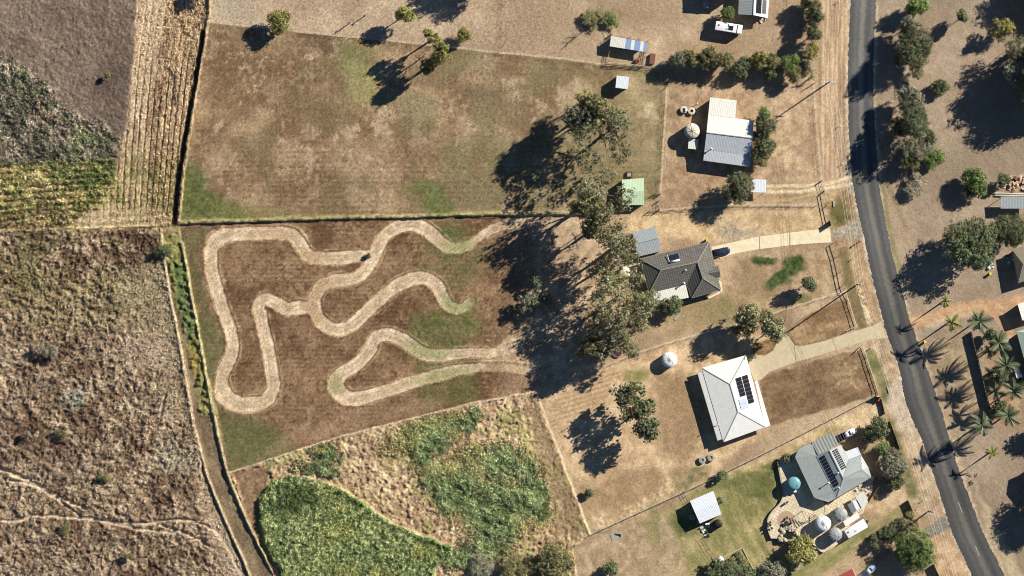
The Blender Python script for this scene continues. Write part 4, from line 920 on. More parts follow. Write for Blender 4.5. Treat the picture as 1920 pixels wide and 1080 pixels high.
panels(t, P0, P1, P2, 2, 10, m=M_PVB, gap=.10)
Q0, Q1, Q2 = lerp3(lerp3(r1, n1, .15), lerp3(r2, n2, .15), .05), lerp3(lerp3(r1, n1, .62), lerp3(r2, n2, .62), .05), lerp3(lerp3(r1, n1, .15), lerp3(r2, n2, .15), .80)
panels(t, Q0, Q1, Q2, 2, 10, m=M_PV, gap=.22)
for c in ((800, 752, 2.95, 1.2), (908, 640, 3.6, .5), (916, 806, 3.1, .5)): p = p3(*c[:3]); flue(t, p[0], p[1], p[2], c[3], .12)
# -- terrace: raised paving held by a low stone wall
def tile_mat():
    m = bpy.data.materials.new('terrace_paving'); m.use_nodes = True; t_ = m.node_tree; b = t_.nodes['Principled BSDF']; b.inputs['Roughness'].default_value = .85
    tc = t_.nodes.new('ShaderNodeTexCoord'); mp = t_.nodes.new('ShaderNodeMapping'); mp.inputs['Rotation'].default_value = (0, 0, .5); t_.links.new(tc.outputs['Object'], mp.inputs[0])
    br = t_.nodes.new('ShaderNodeTexBrick'); br.inputs['Scale'].default_value = 1.0; br.inputs['Brick Width'].default_value = .8; br.inputs['Row Height'].default_value = .8; br.inputs['Mortar Size'].default_value = .05; br.offset = 0
    br.inputs['Color1'].default_value = A4((246, 228, 192)); br.inputs['Color2'].default_value = A4((230, 210, 174)); br.inputs['Mortar'].default_value = A4((186, 166, 134))
    t_.links.new(mp.outputs[0], br.inputs[0]); n = t_.nodes.new('ShaderNodeTexNoise'); n.inputs['Scale'].default_value = .5; n.inputs['Detail'].default_value = 5; t_.links.new(tc.outputs['Object'], n.inputs[0])
    mr = t_.nodes.new('ShaderNodeMapRange'); mr.inputs[1].default_value = .35; mr.inputs[2].default_value = .65; mr.inputs[3].default_value = .82; mr.inputs[4].default_value = 1.1; t_.links.new(n.outputs[0], mr.inputs[0])
    mx = t_.nodes.new('ShaderNodeMix'); mx.data_type = 'RGBA'; mx.blend_type = 'MULTIPLY'; mx.inputs[0].default_value = 1; t_.links.new(br.outputs[0], mx.inputs[6]); t_.links.new(mr.outputs[0], mx.inputs[7]); t_.links.new(mx.outputs[2], b.inputs['Base Color'])
    return m
TERR = [(1459, 866), (1497, 845), (1530, 930), (1552, 948), (1566, 936), (1612, 905), (1640, 892), (1630, 925), (1618, 962), (1592, 978), (1594, 1004), (1561, 1027), (1543.5, 1036), (1537, 1033), (1528, 1023), (1503, 1010), (1482, 1017), (1463, 1010), (1447, 1009), (1443.6, 1001), (1440, 989), (1440, 973), (1448, 959), (1462, 943), (1469, 925)]
t = tag(MB().prism([G(*p)[:2] for p in TERR], -.3, .75).build('paved_terrace', tile_mat()), kind='structure')
M_STONE = mat('terrace_stone', A(196, 180, 154), .9, var=.25, scale=2); M_STONE2 = mat('garden_rock', A(150, 138, 122), .9, var=.3, scale=2, bump=.4, bscale=4)
rt = house('retaining_wall', 'curved pale stone wall holding up the west end of the paved terrace', 'wall', (1440, 980))
pts = spline([(1470, 927), (1463, 943), (1449, 958), (1440.5, 972), (1439.5, 988), (1443, 1001), (1447, 1010)], 5)
for i in range(len(pts) - 1): part('block', MB().bar(G(*pts[i], .42), G(*pts[i + 1], .42), .34, .98), M_STONE, rt)
rt = house('garden_wall', 'straight low grey wall between the lawn and the shaded side of the verandah house', 'wall', (1464, 895))
pts = [(1458 + 11.6 * k / 8, 865 + 62 * k / 8) for k in range(9)]
for i in range(8): part('block', MB().bar(G(*pts[i], .42), G(*pts[i + 1], .42), .40, .92 + .12 * (i % 2)), M_CONC, rt)
cir = tag(MB().lathe(G(1474.5, 975, .755), [(2.35, -.1), (2.35, .012)], 32).build('paved_circle', mat('brown_pavers', A(188, 160, 132), .9, scale=5)), kind='structure')
tag(MB().prism([G(*p)[:2] for p in [(1603.7, 930.4), (1619.3, 922.2), (1628, 941.5), (1617.8, 957)]], 2.2 + .75, 2.28 + .75).build('x', M_WHITE), kind=None) if False else None
t = house('awning', 'cream shade roof between the garden sheds and the verandah house', 'awning', (1617, 940))
slope(t, [(1603.7, 930.4, 2.9), (1617.8, 957, 2.9), (1628, 941.5, 3.05), (1619.3, 922.2, 3.05)], R_CREAM)
for p in inset([(1603.7, 930.4), (1617.8, 957), (1628, 941.5), (1619.3, 922.2)], 1.5): c = G(*p); part('post', MB().box((c.x, c.y, 1.4), (.08, .08, 2.9)), M_STEEL, t)
t = house('tool_shed', 'small gabled shed with one dark and one pale roof half beside the ribbed tanks', 'shed', (1600, 951))
def p4(x, y, z=0): return (1420 + x / 6.75, 900 + y / 6.75, z)
slope(t, [p4(1140, 312, 2.6), p4(1196, 420, 2.6), p4(1256, 386, 3.0), p4(1206, 275, 3.0)], R_GREEN); slope(t, [p4(1262, 246, 2.6), p4(1318, 350, 2.6), p4(1256, 386, 3.0), p4(1206, 275, 3.0)], R_ZINC)
_, w = walls(t, [p4(1140, 312)[:2], p4(1196, 420)[:2], p4(1318, 350)[:2], p4(1262, 246)[:2]], 2.55, M_WALLC, 1); opening(t, w, 1, .5, .9, .75, 2.4, 'door')
# -- small grey shed on the lawn
t = house('lawn_shed', 'pale grey gabled shed on the green lawn with its shadow to the west', 'shed', (1323, 951))
q = [(1293.7, 939.3), (1337.2, 920.4), (1352.6, 964.3), (1312.2, 981.5)]; r1, r2 = (1302.5, 960, 3.0), (1345, 941.5, 3.0)
slope(t, [(*q[0], 2.6), (*q[1], 2.6), r2, r1], R_BLUEW); slope(t, [(*q[3], 2.6), (*q[2], 2.6), r2, r1], R_BLUEW)
_, w = walls(t, q, 2.55, mat('pale_shed_wall', A(196, 198, 200), .6), 1.2); opening(t, w, 2, .5, 2.6, 0, 2.2, 'door'); opening(t, w, 1, .4, 1.0, .9, 1.9)
# -- red roof at the bottom edge
t = house('red_house', 'corner of a red-roofed house at the bottom edge', 'house', (1598, 1085))
slope(t, [(1597.5, 1066, 2.6), (1572, 1080, 2.6), (1600, 1140, 3.4), (1625, 1125, 3.4)], R_RED); slope(t, [(1597.5, 1066, 2.6), (1632, 1140, 2.6), (1605, 1140, 3.3)], R_RED)
gutter(t, [(1597.5, 1066, 2.62), (1632, 1140, 2.62)], M_TRIM, False); walls(t, [(1597.5, 1066), (1572, 1080), (1600, 1140), (1632, 1140)], 2.5, M_WALLC, 4)
# -- right-hand neighbours
t = house('open_carport', 'grey flat carport under poles at the right edge above the big dark trees', 'carport', (1900, 380))
q = [(1876.3, 369), (1940, 369), (1940, 391), (1876.3, 391)]; slope(t, [(*q[3], 2.6), (*q[2], 2.6), (*q[1], 2.75), (*q[0], 2.75)], R_GREY)
for p in ((1878, 370.5), (1878, 389.5), (1908, 370.5), (1908, 389.5), (1936, 389.5)): c = G(*p); part('post', MB().box((c.x, c.y, 1.28), (.1, .1, 2.56)), M_STEEL, t)
t = house('brown_house', 'brown-grey roofed house cut by the right edge below the big dark trees', 'house', (1915, 500))
q = [(1897.5, 468), (1980, 440), (1994, 504), (1909, 531)]; r1, r2 = (1918, 495, 3.9), (1980, 474, 3.9)
slope(t, [(*q[0], 2.8), (*q[1], 2.8), r2, r1], R_BROWN); slope(t, [(*q[3], 2.8), (*q[2], 2.8), r2, r1], R_BROWN); slope(t, [(*q[0], 2.8), (*q[3], 2.8), r1], R_BROWN)
_, w = walls(t, q, 2.7, M_WALLC, 4); opening(t, w, 3, .5, 1.6, .9, 2.0); opening(t, w, 2, .3, 1.6, .9, 2.0)
t = house('white_shed', 'white-roofed shed at the right edge beside the red earth drive', 'shed', (1925, 583))
q = [(1908, 570), (1960, 554), (1972, 584), (1917, 601)]; slope(t, [(*q[3], 3.0), (*q[2], 3.0), (*q[1], 3.2), (*q[0], 3.2)], R_WHITE); _, w = walls(t, q, 2.95, M_WALLW, 1.5); opening(t, w, 3, .5, 2.4, 0, 2.2, 'door')
t = house('pale_green_house', 'pale green roofed house at the right edge behind the palms', 'house', (1930, 650))
q = [(1906, 622), (1965, 604), (1990, 690), (1930, 708)]; r1, r2 = (1938, 625, 4.3), (1958, 690, 4.3)
slope(t, [(*q[3], 3.2), (*q[0], 3.2), r1, r2], R_PGREEN); slope(t, [(*q[1], 3.2), (*q[2], 3.2), r2, r1], R_PGREEN); slope(t, [(*q[0], 3.2), (*q[1], 3.2), r1], R_PGREEN); slope(t, [(*q[2], 3.2), (*q[3], 3.2), r2], R_PGREEN)
_, w = walls(t, q, 3.1, M_WALLW, 4); opening(t, w, 3, .3, 1.6, .9, 2.0); opening(t, w, 3, .7, 1.6, .9, 2.0)
t = house('corner_house', 'house just beyond the lower right edge whose angular shadow falls on the dry grass', 'house', (1945, 900))
q = [(1921, 906), (1925, 879), (1990, 850), (2000, 920), (1940, 930)]; slope(t, [(*p, 3.1) for p in q], R_GREY); walls(t, q, 3.0, M_WALLC, 2)
# ================================================================ road, driveways
def strip_sheet(name, left, right, z, m, cols=9, jit=.45):
    """road surface between two edge lines (pixels)"""
    L, R = spline(left, 8), spline(right, 8)
    def resample(p, n):
        p = [Vector((*q, 0)) for q in p]; d = [0]
        for i in range(1, len(p)): d.append(d[-1] + (p[i] - p[i - 1]).length)
        out = []; j = 0
        for k in range(n):
            s = d[-1] * k / (n - 1)
            while j < len(p) - 2 and d[j + 1] < s: j += 1
            f = (s - d[j]) / max(1e-6, d[j + 1] - d[j]); out.append(p[j].lerp(p[j + 1], min(1, f)))
        return out
    n = 420; L, R = resample(L, n), resample(R, n); rng = random.Random(5); vs, fs, uv = [], [], []
    for i in range(n):
        a = L[i] + Vector((rng.uniform(-jit, jit) * 3, 0, 0)); b = R[i] + Vector((rng.uniform(-jit, jit) * 3, 0, 0))
        for k in range(cols):
            t = k / (cols - 1); p = a.lerp(b, t); g = G(p.x, p.y); crown = .06 * (1 - (2 * t - 1) ** 2)
            vs.append((g.x, g.y, z + crown)); uv.append((t, i / n * 300))
    for i in range(n - 1):
        for k in range(cols - 1): fs.append((i * cols + k, (i + 1) * cols + k, (i + 1) * cols + k + 1, i * cols + k + 1))
    me = bpy.data.meshes.new(name); me.from_pydata(vs, [], fs); me.update(); u = me.uv_layers.new(name='UVMap')
    for l in me.loops: u.data[l.index].uv = uv[l.vertex_index]
    me.materials.append(m); o = mesh_obj(name, me); o['kind'] = 'structure'; return o
def road_mat():
    m = bpy.data.materials.new('asphalt'); m.use_nodes = True; t = m.node_tree; b = t.nodes['Principled BSDF']; b.inputs['Roughness'].default_value = .9; b.inputs['Specular IOR Level'].default_value = .15
    uv = t.nodes.new('ShaderNodeUVMap'); rp = t.nodes.new('ShaderNodeValToRGB'); sx = t.nodes.new('ShaderNodeSeparateXYZ'); t.links.new(uv.outputs[0], sx.inputs[0])
    mp = t.nodes.new('ShaderNodeMapping'); mp.inputs['Scale'].default_value = (9, .18, 1); t.links.new(uv.outputs[0], mp.inputs[0])
    n1 = t.nodes.new('ShaderNodeTexNoise'); n1.inputs['Scale'].default_value = 1; n1.inputs['Detail'].default_value = 5; t.links.new(mp.outputs[0], n1.inputs[0])
    ad = t.nodes.new('ShaderNodeMath'); ad.operation = 'MULTIPLY_ADD'; ad.inputs[1].default_value = .12; t.links.new(n1.outputs[0], ad.inputs[0])
    s2 = t.nodes.new('ShaderNodeMath'); s2.operation = 'SUBTRACT'; s2.inputs[1].default_value = .06; t.links.new(sx.outputs[0], s2.inputs[0]); t.links.new(s2.outputs[0], ad.inputs[2]); t.links.new(ad.outputs[0], rp.inputs[0])
    cr = rp.color_ramp; stops = [(0, (96, 93, 88)), (.13, (98, 97, 95)), (.25, (114, 112, 108)), (.36, (106, 104, 100)), (.47, (136, 132, 122)), (.55, (130, 126, 116)), (.65, (98, 97, 95)), (.76, (90, 90, 90)), (.86, (108, 106, 102)), (1, (104, 100, 94))]
    cr.elements[0].position = 0; cr.elements[0].color = A4(stops[0][1]); cr.elements[1].position = 1; cr.elements[1].color = A4(stops[-1][1])
    for p, c in stops[1:-1]: e_ = cr.elements.new(p); e_.color = A4(c)
    ge = t.nodes.new('ShaderNodeNewGeometry'); n2 = t.nodes.new('ShaderNodeTexNoise'); n2.inputs['Scale'].default_value = 1.6; n2.inputs['Detail'].default_value = 6; n2.inputs['Roughness'].default_value = .75; t.links.new(ge.outputs['Position'], n2.inputs[0])
    mr = t.nodes.new('ShaderNodeMapRange'); mr.inputs[1].default_value = .3; mr.inputs[2].default_value = .7; mr.inputs[3].default_value = .80; mr.inputs[4].default_value = 1.2; t.links.new(n2.outputs[0], mr.inputs[0])
    n3_ = t.nodes.new('ShaderNodeTexNoise'); n3_.inputs['Scale'].default_value = .05; n3_.inputs['Detail'].default_value = 3; t.links.new(ge.outputs['Position'], n3_.inputs[0])
    m3 = t.nodes.new('ShaderNodeMapRange'); m3.inputs[1].default_value = .35; m3.inputs[2].default_value = .65; m3.inputs[3].default_value = .86; m3.inputs[4].default_value = 1.14; t.links.new(n3_.outputs[0], m3.inputs[0])
    mm0 = t.nodes.new('ShaderNodeMath'); mm0.operation = 'MULTIPLY'; t.links.new(mr.outputs[0], mm0.inputs[0]); t.links.new(m3.outputs[0], mm0.inputs[1])
    wr = t.nodes.new('ShaderNodeMapRange'); wr.inputs[1].default_value = 110; wr.inputs[2].default_value = 170; wr.inputs[3].default_value = 1.02; wr.inputs[4].default_value = .72; t.links.new(sx.outputs[1], wr.inputs[0])
    mm = t.nodes.new('ShaderNodeMath'); mm.operation = 'MULTIPLY'; t.links.new(mm0.outputs[0], mm.inputs[0]); t.links.new(wr.outputs[0], mm.inputs[1])
    mx = t.nodes.new('ShaderNodeMix'); mx.data_type = 'RGBA'; mx.blend_type = 'MULTIPLY'; mx.inputs[0].default_value = 1; t.links.new(rp.outputs[0], mx.inputs[6]); t.links.new(mm.outputs[0], mx.inputs[7]); t.links.new(mx.outputs[2], b.inputs['Base Color'])
    return m
strip_sheet('road', RW, RE, .005, road_mat())
M_LINE = mat('road_paint', A(206, 202, 192), .7, var=.3, scale=6)
mb = MB()
for a, b in (((1797, 941), (1804, 962)), ((1829, 1024), (1836, 1042))):
    pa, pb = G(*a), G(*b); d = (pb - pa).normalized(); nn = Vector((-d.y, d.x, 0)) * .06
    mb.add([pa + nn + Vector((0, 0, .069)), pa - nn + Vector((0, 0, .069)), pb - nn + Vector((0, 0, .069)), pb + nn + Vector((0, 0, .069))], [(0, 1, 2, 3)])
tag(mb.build('lane_marking', M_LINE), kind='structure')
def slab_mat(name, c):
    return mat(name, A(*c), .85, var=.16, scale=.8, bump=.1)
M_SLAB = slab_mat('driveway_concrete', (244, 226, 188)); M_SLABB = slab_mat('aged_concrete', (212, 194, 158))
def xy(q): return [tuple(G(*p)[:2]) for p in q]
dw = bpy.data.objects.new('driveway', None); COL.objects.link(dw); dw['kind'] = 'structure'
A1 = [(1334, 462.9), (1367.8, 455.4), (1423.5, 443.5), (1423.5, 467), (1379, 475), (1345, 486), (1334, 480)]; A2 = [(1424.6, 443.3), (1480, 436.3), (1480, 460.4), (1424.6, 467)]; A3 = [(1481, 436.2), (1533.7, 430), (1556.2, 428.4), (1559, 454.5), (1505.6, 457.3), (1481, 460.2)]
for q in (A1, A2, A3): MB().prism(xy(q), -.25, .03).build('slab', M_SLAB, dw)
dw2 = bpy.data.objects.new('driveway', None); COL.objects.link(dw2); dw2['kind'] = 'structure'
B1 = [(1396, 668), (1411, 664), (1433, 667), (1450, 657.2), (1457, 640.6), (1473.6, 628), (1480.6, 632.2), (1488.9, 647.5), (1492, 679), (1442, 697.5), (1428, 711.4), (1414, 713)]; B2 = [(1489.5, 647.6), (1505.6, 648.9), (1547, 639), (1560, 635), (1568, 656.5), (1533, 667), (1492.6, 679)]; B3 = [(1560.6, 634.8), (1603, 621), (1638.9, 610), (1652, 602), (1661, 634), (1633, 636.4), (1568.6, 656.3)]
for q in (B1, B2, B3): MB().prism(xy(q), -.25, .03).build('slab', M_SLABB, dw2)
for q in ([(1347, 525), (1353, 530), (1355, 545), (1351, 549), (1349, 540)], [(1325, 558), (1350, 546), (1354, 548), (1330, 560)]):
    tag(MB().prism(xy(q), -.2, .14).build('footpath', M_SLAB), kind='structure')
tag(MB().prism(xy([(1263, 598), (1277, 580), (1279, 583), (1266, 601)]), -.2, .1).build('footpath', M_CONC), kind='structure')

# ================================================================ trees
def leafmat(name, col, trans=.22, rough=.6):
    m = bpy.data.materials.new(name); m.use_nodes = True; t = m.node_tree; b = t.nodes['Principled BSDF']; out = t.nodes['Material Output']
    b.inputs['Roughness'].default_value = rough; b.inputs['Specular IOR Level'].default_value = .25
    at = t.nodes.new('ShaderNodeAttribute'); at.attribute_name = 'Tint'
    oi = t.nodes.new('ShaderNodeObjectInfo'); mr = t.nodes.new('ShaderNodeMapRange'); mr.inputs[3].default_value = .86; mr.inputs[4].default_value = 1.16; t.links.new(oi.outputs['Random'], mr.inputs[0])
    m1 = t.nodes.new('ShaderNodeMix'); m1.data_type = 'RGBA'; m1.blend_type = 'MULTIPLY'; m1.inputs[0].default_value = 1; m1.inputs[6].default_value = (*[float(c) for c in col], 1); t.links.new(at.outputs['Color'], m1.inputs[7])
    m2 = t.nodes.new('ShaderNodeMix'); m2.data_type = 'RGBA'; m2.blend_type = 'MULTIPLY'; m2.inputs[0].default_value = 1; t.links.new(m1.outputs[2], m2.inputs[6]); t.links.new(mr.outputs[0], m2.inputs[7])
    t.links.new(m2.outputs[2], b.inputs['Base Color'])
    tr = t.nodes.new('ShaderNodeBsdfTranslucent'); t.links.new(m2.outputs[2], tr.inputs[0]); ms = t.nodes.new('ShaderNodeMixShader'); ms.inputs[0].default_value = trans
    t.links.new(b.outputs[0], ms.inputs[1]); t.links.new(tr.outputs[0], ms.inputs[2]); t.links.new(ms.outputs[0], out.inputs[0]); return m
LEAF = {'euc': leafmat('eucalypt_leaves', (.27, .265, .14)), 'dark': leafmat('dark_leaves', (.135, .15, .075)), 'deep': leafmat('deep_green_leaves', (.14, .165, .08)),
        'bright': leafmat('bright_green_leaves', (.165, .225, .070)), 'yellow': leafmat('yellow_green_leaves', (.29, .275, .09)), 'olive': leafmat('olive_leaves', (.225, .215, .095)),
        'grey': leafmat('grey_green_leaves', (.235, .235, .155)), 'pale': leafmat('pale_dry_leaves', (.33, .29, .20)), 'palm': leafmat('palm_leaves', (.115, .14, .068), .15, .45), 'palmy': leafmat('yellow_palm_leaves', (.27, .27, .07), .2, .5)}
M_BARK = mat('bark', (.16, .125, .095), .9, scale=5); M_BARKP = mat('pale_bark', (.38, .35, .30), .85, scale=4); M_DEADW = mat('dead_wood', (.09, .075, .06), .9, scale=5)
def crown_mesh(name, seed, nlobe, nclump, nleaf, leaf, spread=.62, lobr=(.30, .48), clr=.13, flat=1.0, dens=1.0):
    """unit crown: lobes > clumps > leaf quads, leaves facing out of their clump"""
    r = np.random.default_rng(seed); cs = []
    for i in range(nlobe):
        a = 2 * math.pi * (i / nlobe + r.uniform(-.06, .06)) * 1.0; d = spread * math.sqrt(r.uniform(.08, 1)) if i else .1
        lr = r.uniform(*lobr); lc = np.array([d * math.cos(a * 2.4), d * math.sin(a * 2.4), r.uniform(-.35, .45) * (1.1 - d)])
        k = int(nclump * (lr / lobr[1]) ** 2)
        v = r.normal(size=(k, 3)); v[:, 2] = v[:, 2] * .8 + .25; v /= np.linalg.norm(v, axis=1)[:, None]
        rad = lr * r.uniform(.55, 1.05, k)[:, None]
        cs.append(np.concatenate([lc + v * rad, v, np.full((k, 1), r.uniform(.8, 1.2))], 1))
    cs = np.concatenate(cs); n = len(cs) * nleaf
    idx = np.repeat(np.arange(len(cs)), nleaf); cc = cs[idx]
    off = r.normal(size=(n, 3)); off /= np.linalg.norm(off, axis=1)[:, None]; off *= (r.uniform(0, 1, (n, 1)) ** .5) * clr * r.uniform(.7, 1.3, (len(cs), 1))[idx]; off[:, 2] *= .75
    pos = cc[:, :3] + off; pos[:, 2] *= flat
    nor = cc[:, 3:6] * .55 + off / clr * .55 + r.normal(size=(n, 3)) * .5 + np.array([0, 0, .25]); nor /= np.linalg.norm(nor, axis=1)[:, None]
    up = r.normal(size=(n, 3)); t1 = np.cross(nor, up); t1 /= np.linalg.norm(t1, axis=1)[:, None]; t2 = np.cross(nor, t1)
    s = leaf * r.uniform(.6, 1.3, (n, 1))
    q = np.stack([pos - t1 * s, pos - t2 * s * .55 + nor * s * .12, pos + t1 * s, pos + t2 * s * .55 + nor * s * .12], 1).reshape(-1, 3).astype(np.float32)
    me = bpy.data.meshes.new(name); me.vertices.add(len(q)); me.vertices.foreach_set('co', q.ravel())
    li = np.arange(4 * n, dtype=np.int32); me.loops.add(4 * n); me.loops.foreach_set('vertex_index', li); me.polygons.add(n); me.polygons.foreach_set('loop_start', np.arange(0, 4 * n, 4, dtype=np.int32)); me.update(calc_edges=True)
    cb = r.uniform(.62, 1.38, len(cs))[idx] * cc[:, 6] * r.uniform(.85, 1.15, n); hue = r.normal(0, .06, len(cs))[idx]
    col = np.stack([cb * (1 + hue), cb, cb * (1 - hue), np.ones(n)], 1); col = np.repeat(col, 4, 0).astype(np.float32)
    ca = me.attributes.new('Tint', 'FLOAT_COLOR', 'POINT'); ca.data.foreach_set('color', col.ravel()); me.materials.append(LEAF['euc']); return me
PROTO = {}
for i in range(3):
    PROTO['L', i] = crown_mesh('large_open_crown', 10 + i, 13, 60, 13, .028, .76, (.20, .35), .075)         # eucalypt, gaps
    PROTO['D', i] = crown_mesh('large_dense_crown', 20 + i, 12, 150, 15, .030, .56, (.34, .48), .085)        # dense
    PROTO['M', i] = crown_mesh('medium_crown', 30 + i, 9, 66, 13, .056, .55, (.34, .50), .13)
    PROTO['O', i] = crown_mesh('medium_open_crown', 40 + i, 10, 40, 13, .055, .68, (.22, .38), .13)
    PROTO['S', i] = crown_mesh('small_crown', 50 + i, 6, 44, 11, .09, .46, (.40, .55), .20)
_tn = [0]
def tree(label, px, py, r, h, kind='euc', proto='L', rz=None, name='tree', cat='tree', group=None, sx=1.0, rot=None, bark=None, under=.0):
    """r crown radius in pixels, h total height in metres; (px,py) the crown as seen from above"""
    _tn[0] += 1; rg = random.Random(_tn[0] * 7 + 1); R = r * PX; rzv = (rz * 1.22 if rz else min(R * 1.25, h * .47)); zc = h - rzv * .95
    c = G(px, py, zc); t = empty(name, label, cat, (c.x, c.y, 0), group=group)
    me = PROTO[proto, _tn[0] % 3]; o = mesh_obj('crown', me, t); o.location = (0, 0, zc); o.scale = (R * sx * (1.5 if proto == 'L' else 1.34), R / sx * (1.5 if proto == 'L' else 1.34), rzv * 1.15); o.rotation_euler = (0, 0, rg.uniform(0, 6.28) if rot is None else rot)
    o.material_slots[0].link = 'OBJECT'; o.material_slots[0].material = LEAF[kind]
    mb = MB(); tr = max(.05, .018 * h); bend = Vector((rg.uniform(-.2, .2), rg.uniform(-.2, .2), 0)) * R * .3; top = Vector((0, 0, zc)) + bend * .4
    mb.tube([(0, 0, -.15), Vector((0, 0, zc * .35)) + bend, top], [tr * 1.35, tr, tr * .6], 7)
    for k in range(7 if h > 6 else 4):
        a = 6.28 * k / 7 + rg.uniform(-.4, .4); st = Vector((0, 0, zc * .35)) + bend; st = st.lerp(top, rg.uniform(.1, .9)); d = rg.uniform(.5, .85) * R
        e_ = Vector((math.cos(a) * d, math.sin(a) * d, zc + rg.uniform(-.1, .45) * rzv)); mb.tube([st, st.lerp(e_, .5) + Vector((0, 0, -.08 * R)), e_], [tr * .5, tr * .34, tr * .12], 5)
    me2 = mb.mesh('trunk', True); me2.materials.append(bark or (M_BARKP if kind in ('euc', 'grey') else M_BARK)); mesh_obj('trunk', me2, t)
    return t
EU = 'tall eucalypts behind the houses'
for a in [
 ('tall dense dark eucalypt north of the mint green shed, widest crown of its row', 1131, 252, 53, 19.5, 'dark', 'L', 7.6), ('sparse pale eucalypt at the north-west tip of the row above the mint green shed', 1092, 218, 28, 17, 'grey', 'O', 6.5),
 ('light olive eucalypt crown just above the dark one north of the mint green shed', 1118, 207, 26, 18, 'olive', 'O', 6.5), ('eucalypt leaning its branches over the mint green shed', 1127, 364, 42, 22.5, 'euc', 'L', 8),
 ('yellow-tipped small eucalypt at the very top of the row', 1098, 186, 15, 10, 'yellow', 'O', 2.6),
 ('rounded olive eucalypt west of the grey shed', 1152, 464, 43, 22, 'euc', 'L', 8.4), ('very broad olive eucalypt west of the tiled house patio', 1163, 556, 48, 20, 'euc', 'L', 7.8), ('eucalypt crown touching the south-west corner of the tiled house', 1195, 580, 34, 15, 'olive', 'L', 6.2),
 ('pale eucalypt at the south end of the row beside the pink pool', 1176, 633, 30, 15, 'euc', 'L', 6.2), ('thin pale eucalypt over the scrap heap near the pink pool', 1136, 655, 22, 15, 'grey', 'O', 5.8), ('olive eucalypt crown wedged between the two broad ones west of the tiled house', 1128, 505, 26, 17, 'euc', 'L', 6.8),
 ('dim eucalypt crown below the leaning one, over the north end of the swing frame', 1118, 425, 25, 18, 'olive', 'O', 6), ('lower olive eucalypt south of the broad one west of the tiled house', 1135, 602, 30, 16, 'euc', 'L', 6.6), ('shaded eucalypt crown behind the leaning one at the field fence', 1098, 385, 24, 15, 'olive', 'O', 5), ('dim olive eucalypt crown west of the scrap heap', 1104, 650, 24, 12, 'olive', 'O', 4.5), ]:
    tree(a[0], *a[1:5], a[5], a[6], a[7], name='eucalypt_tree', group=EU)
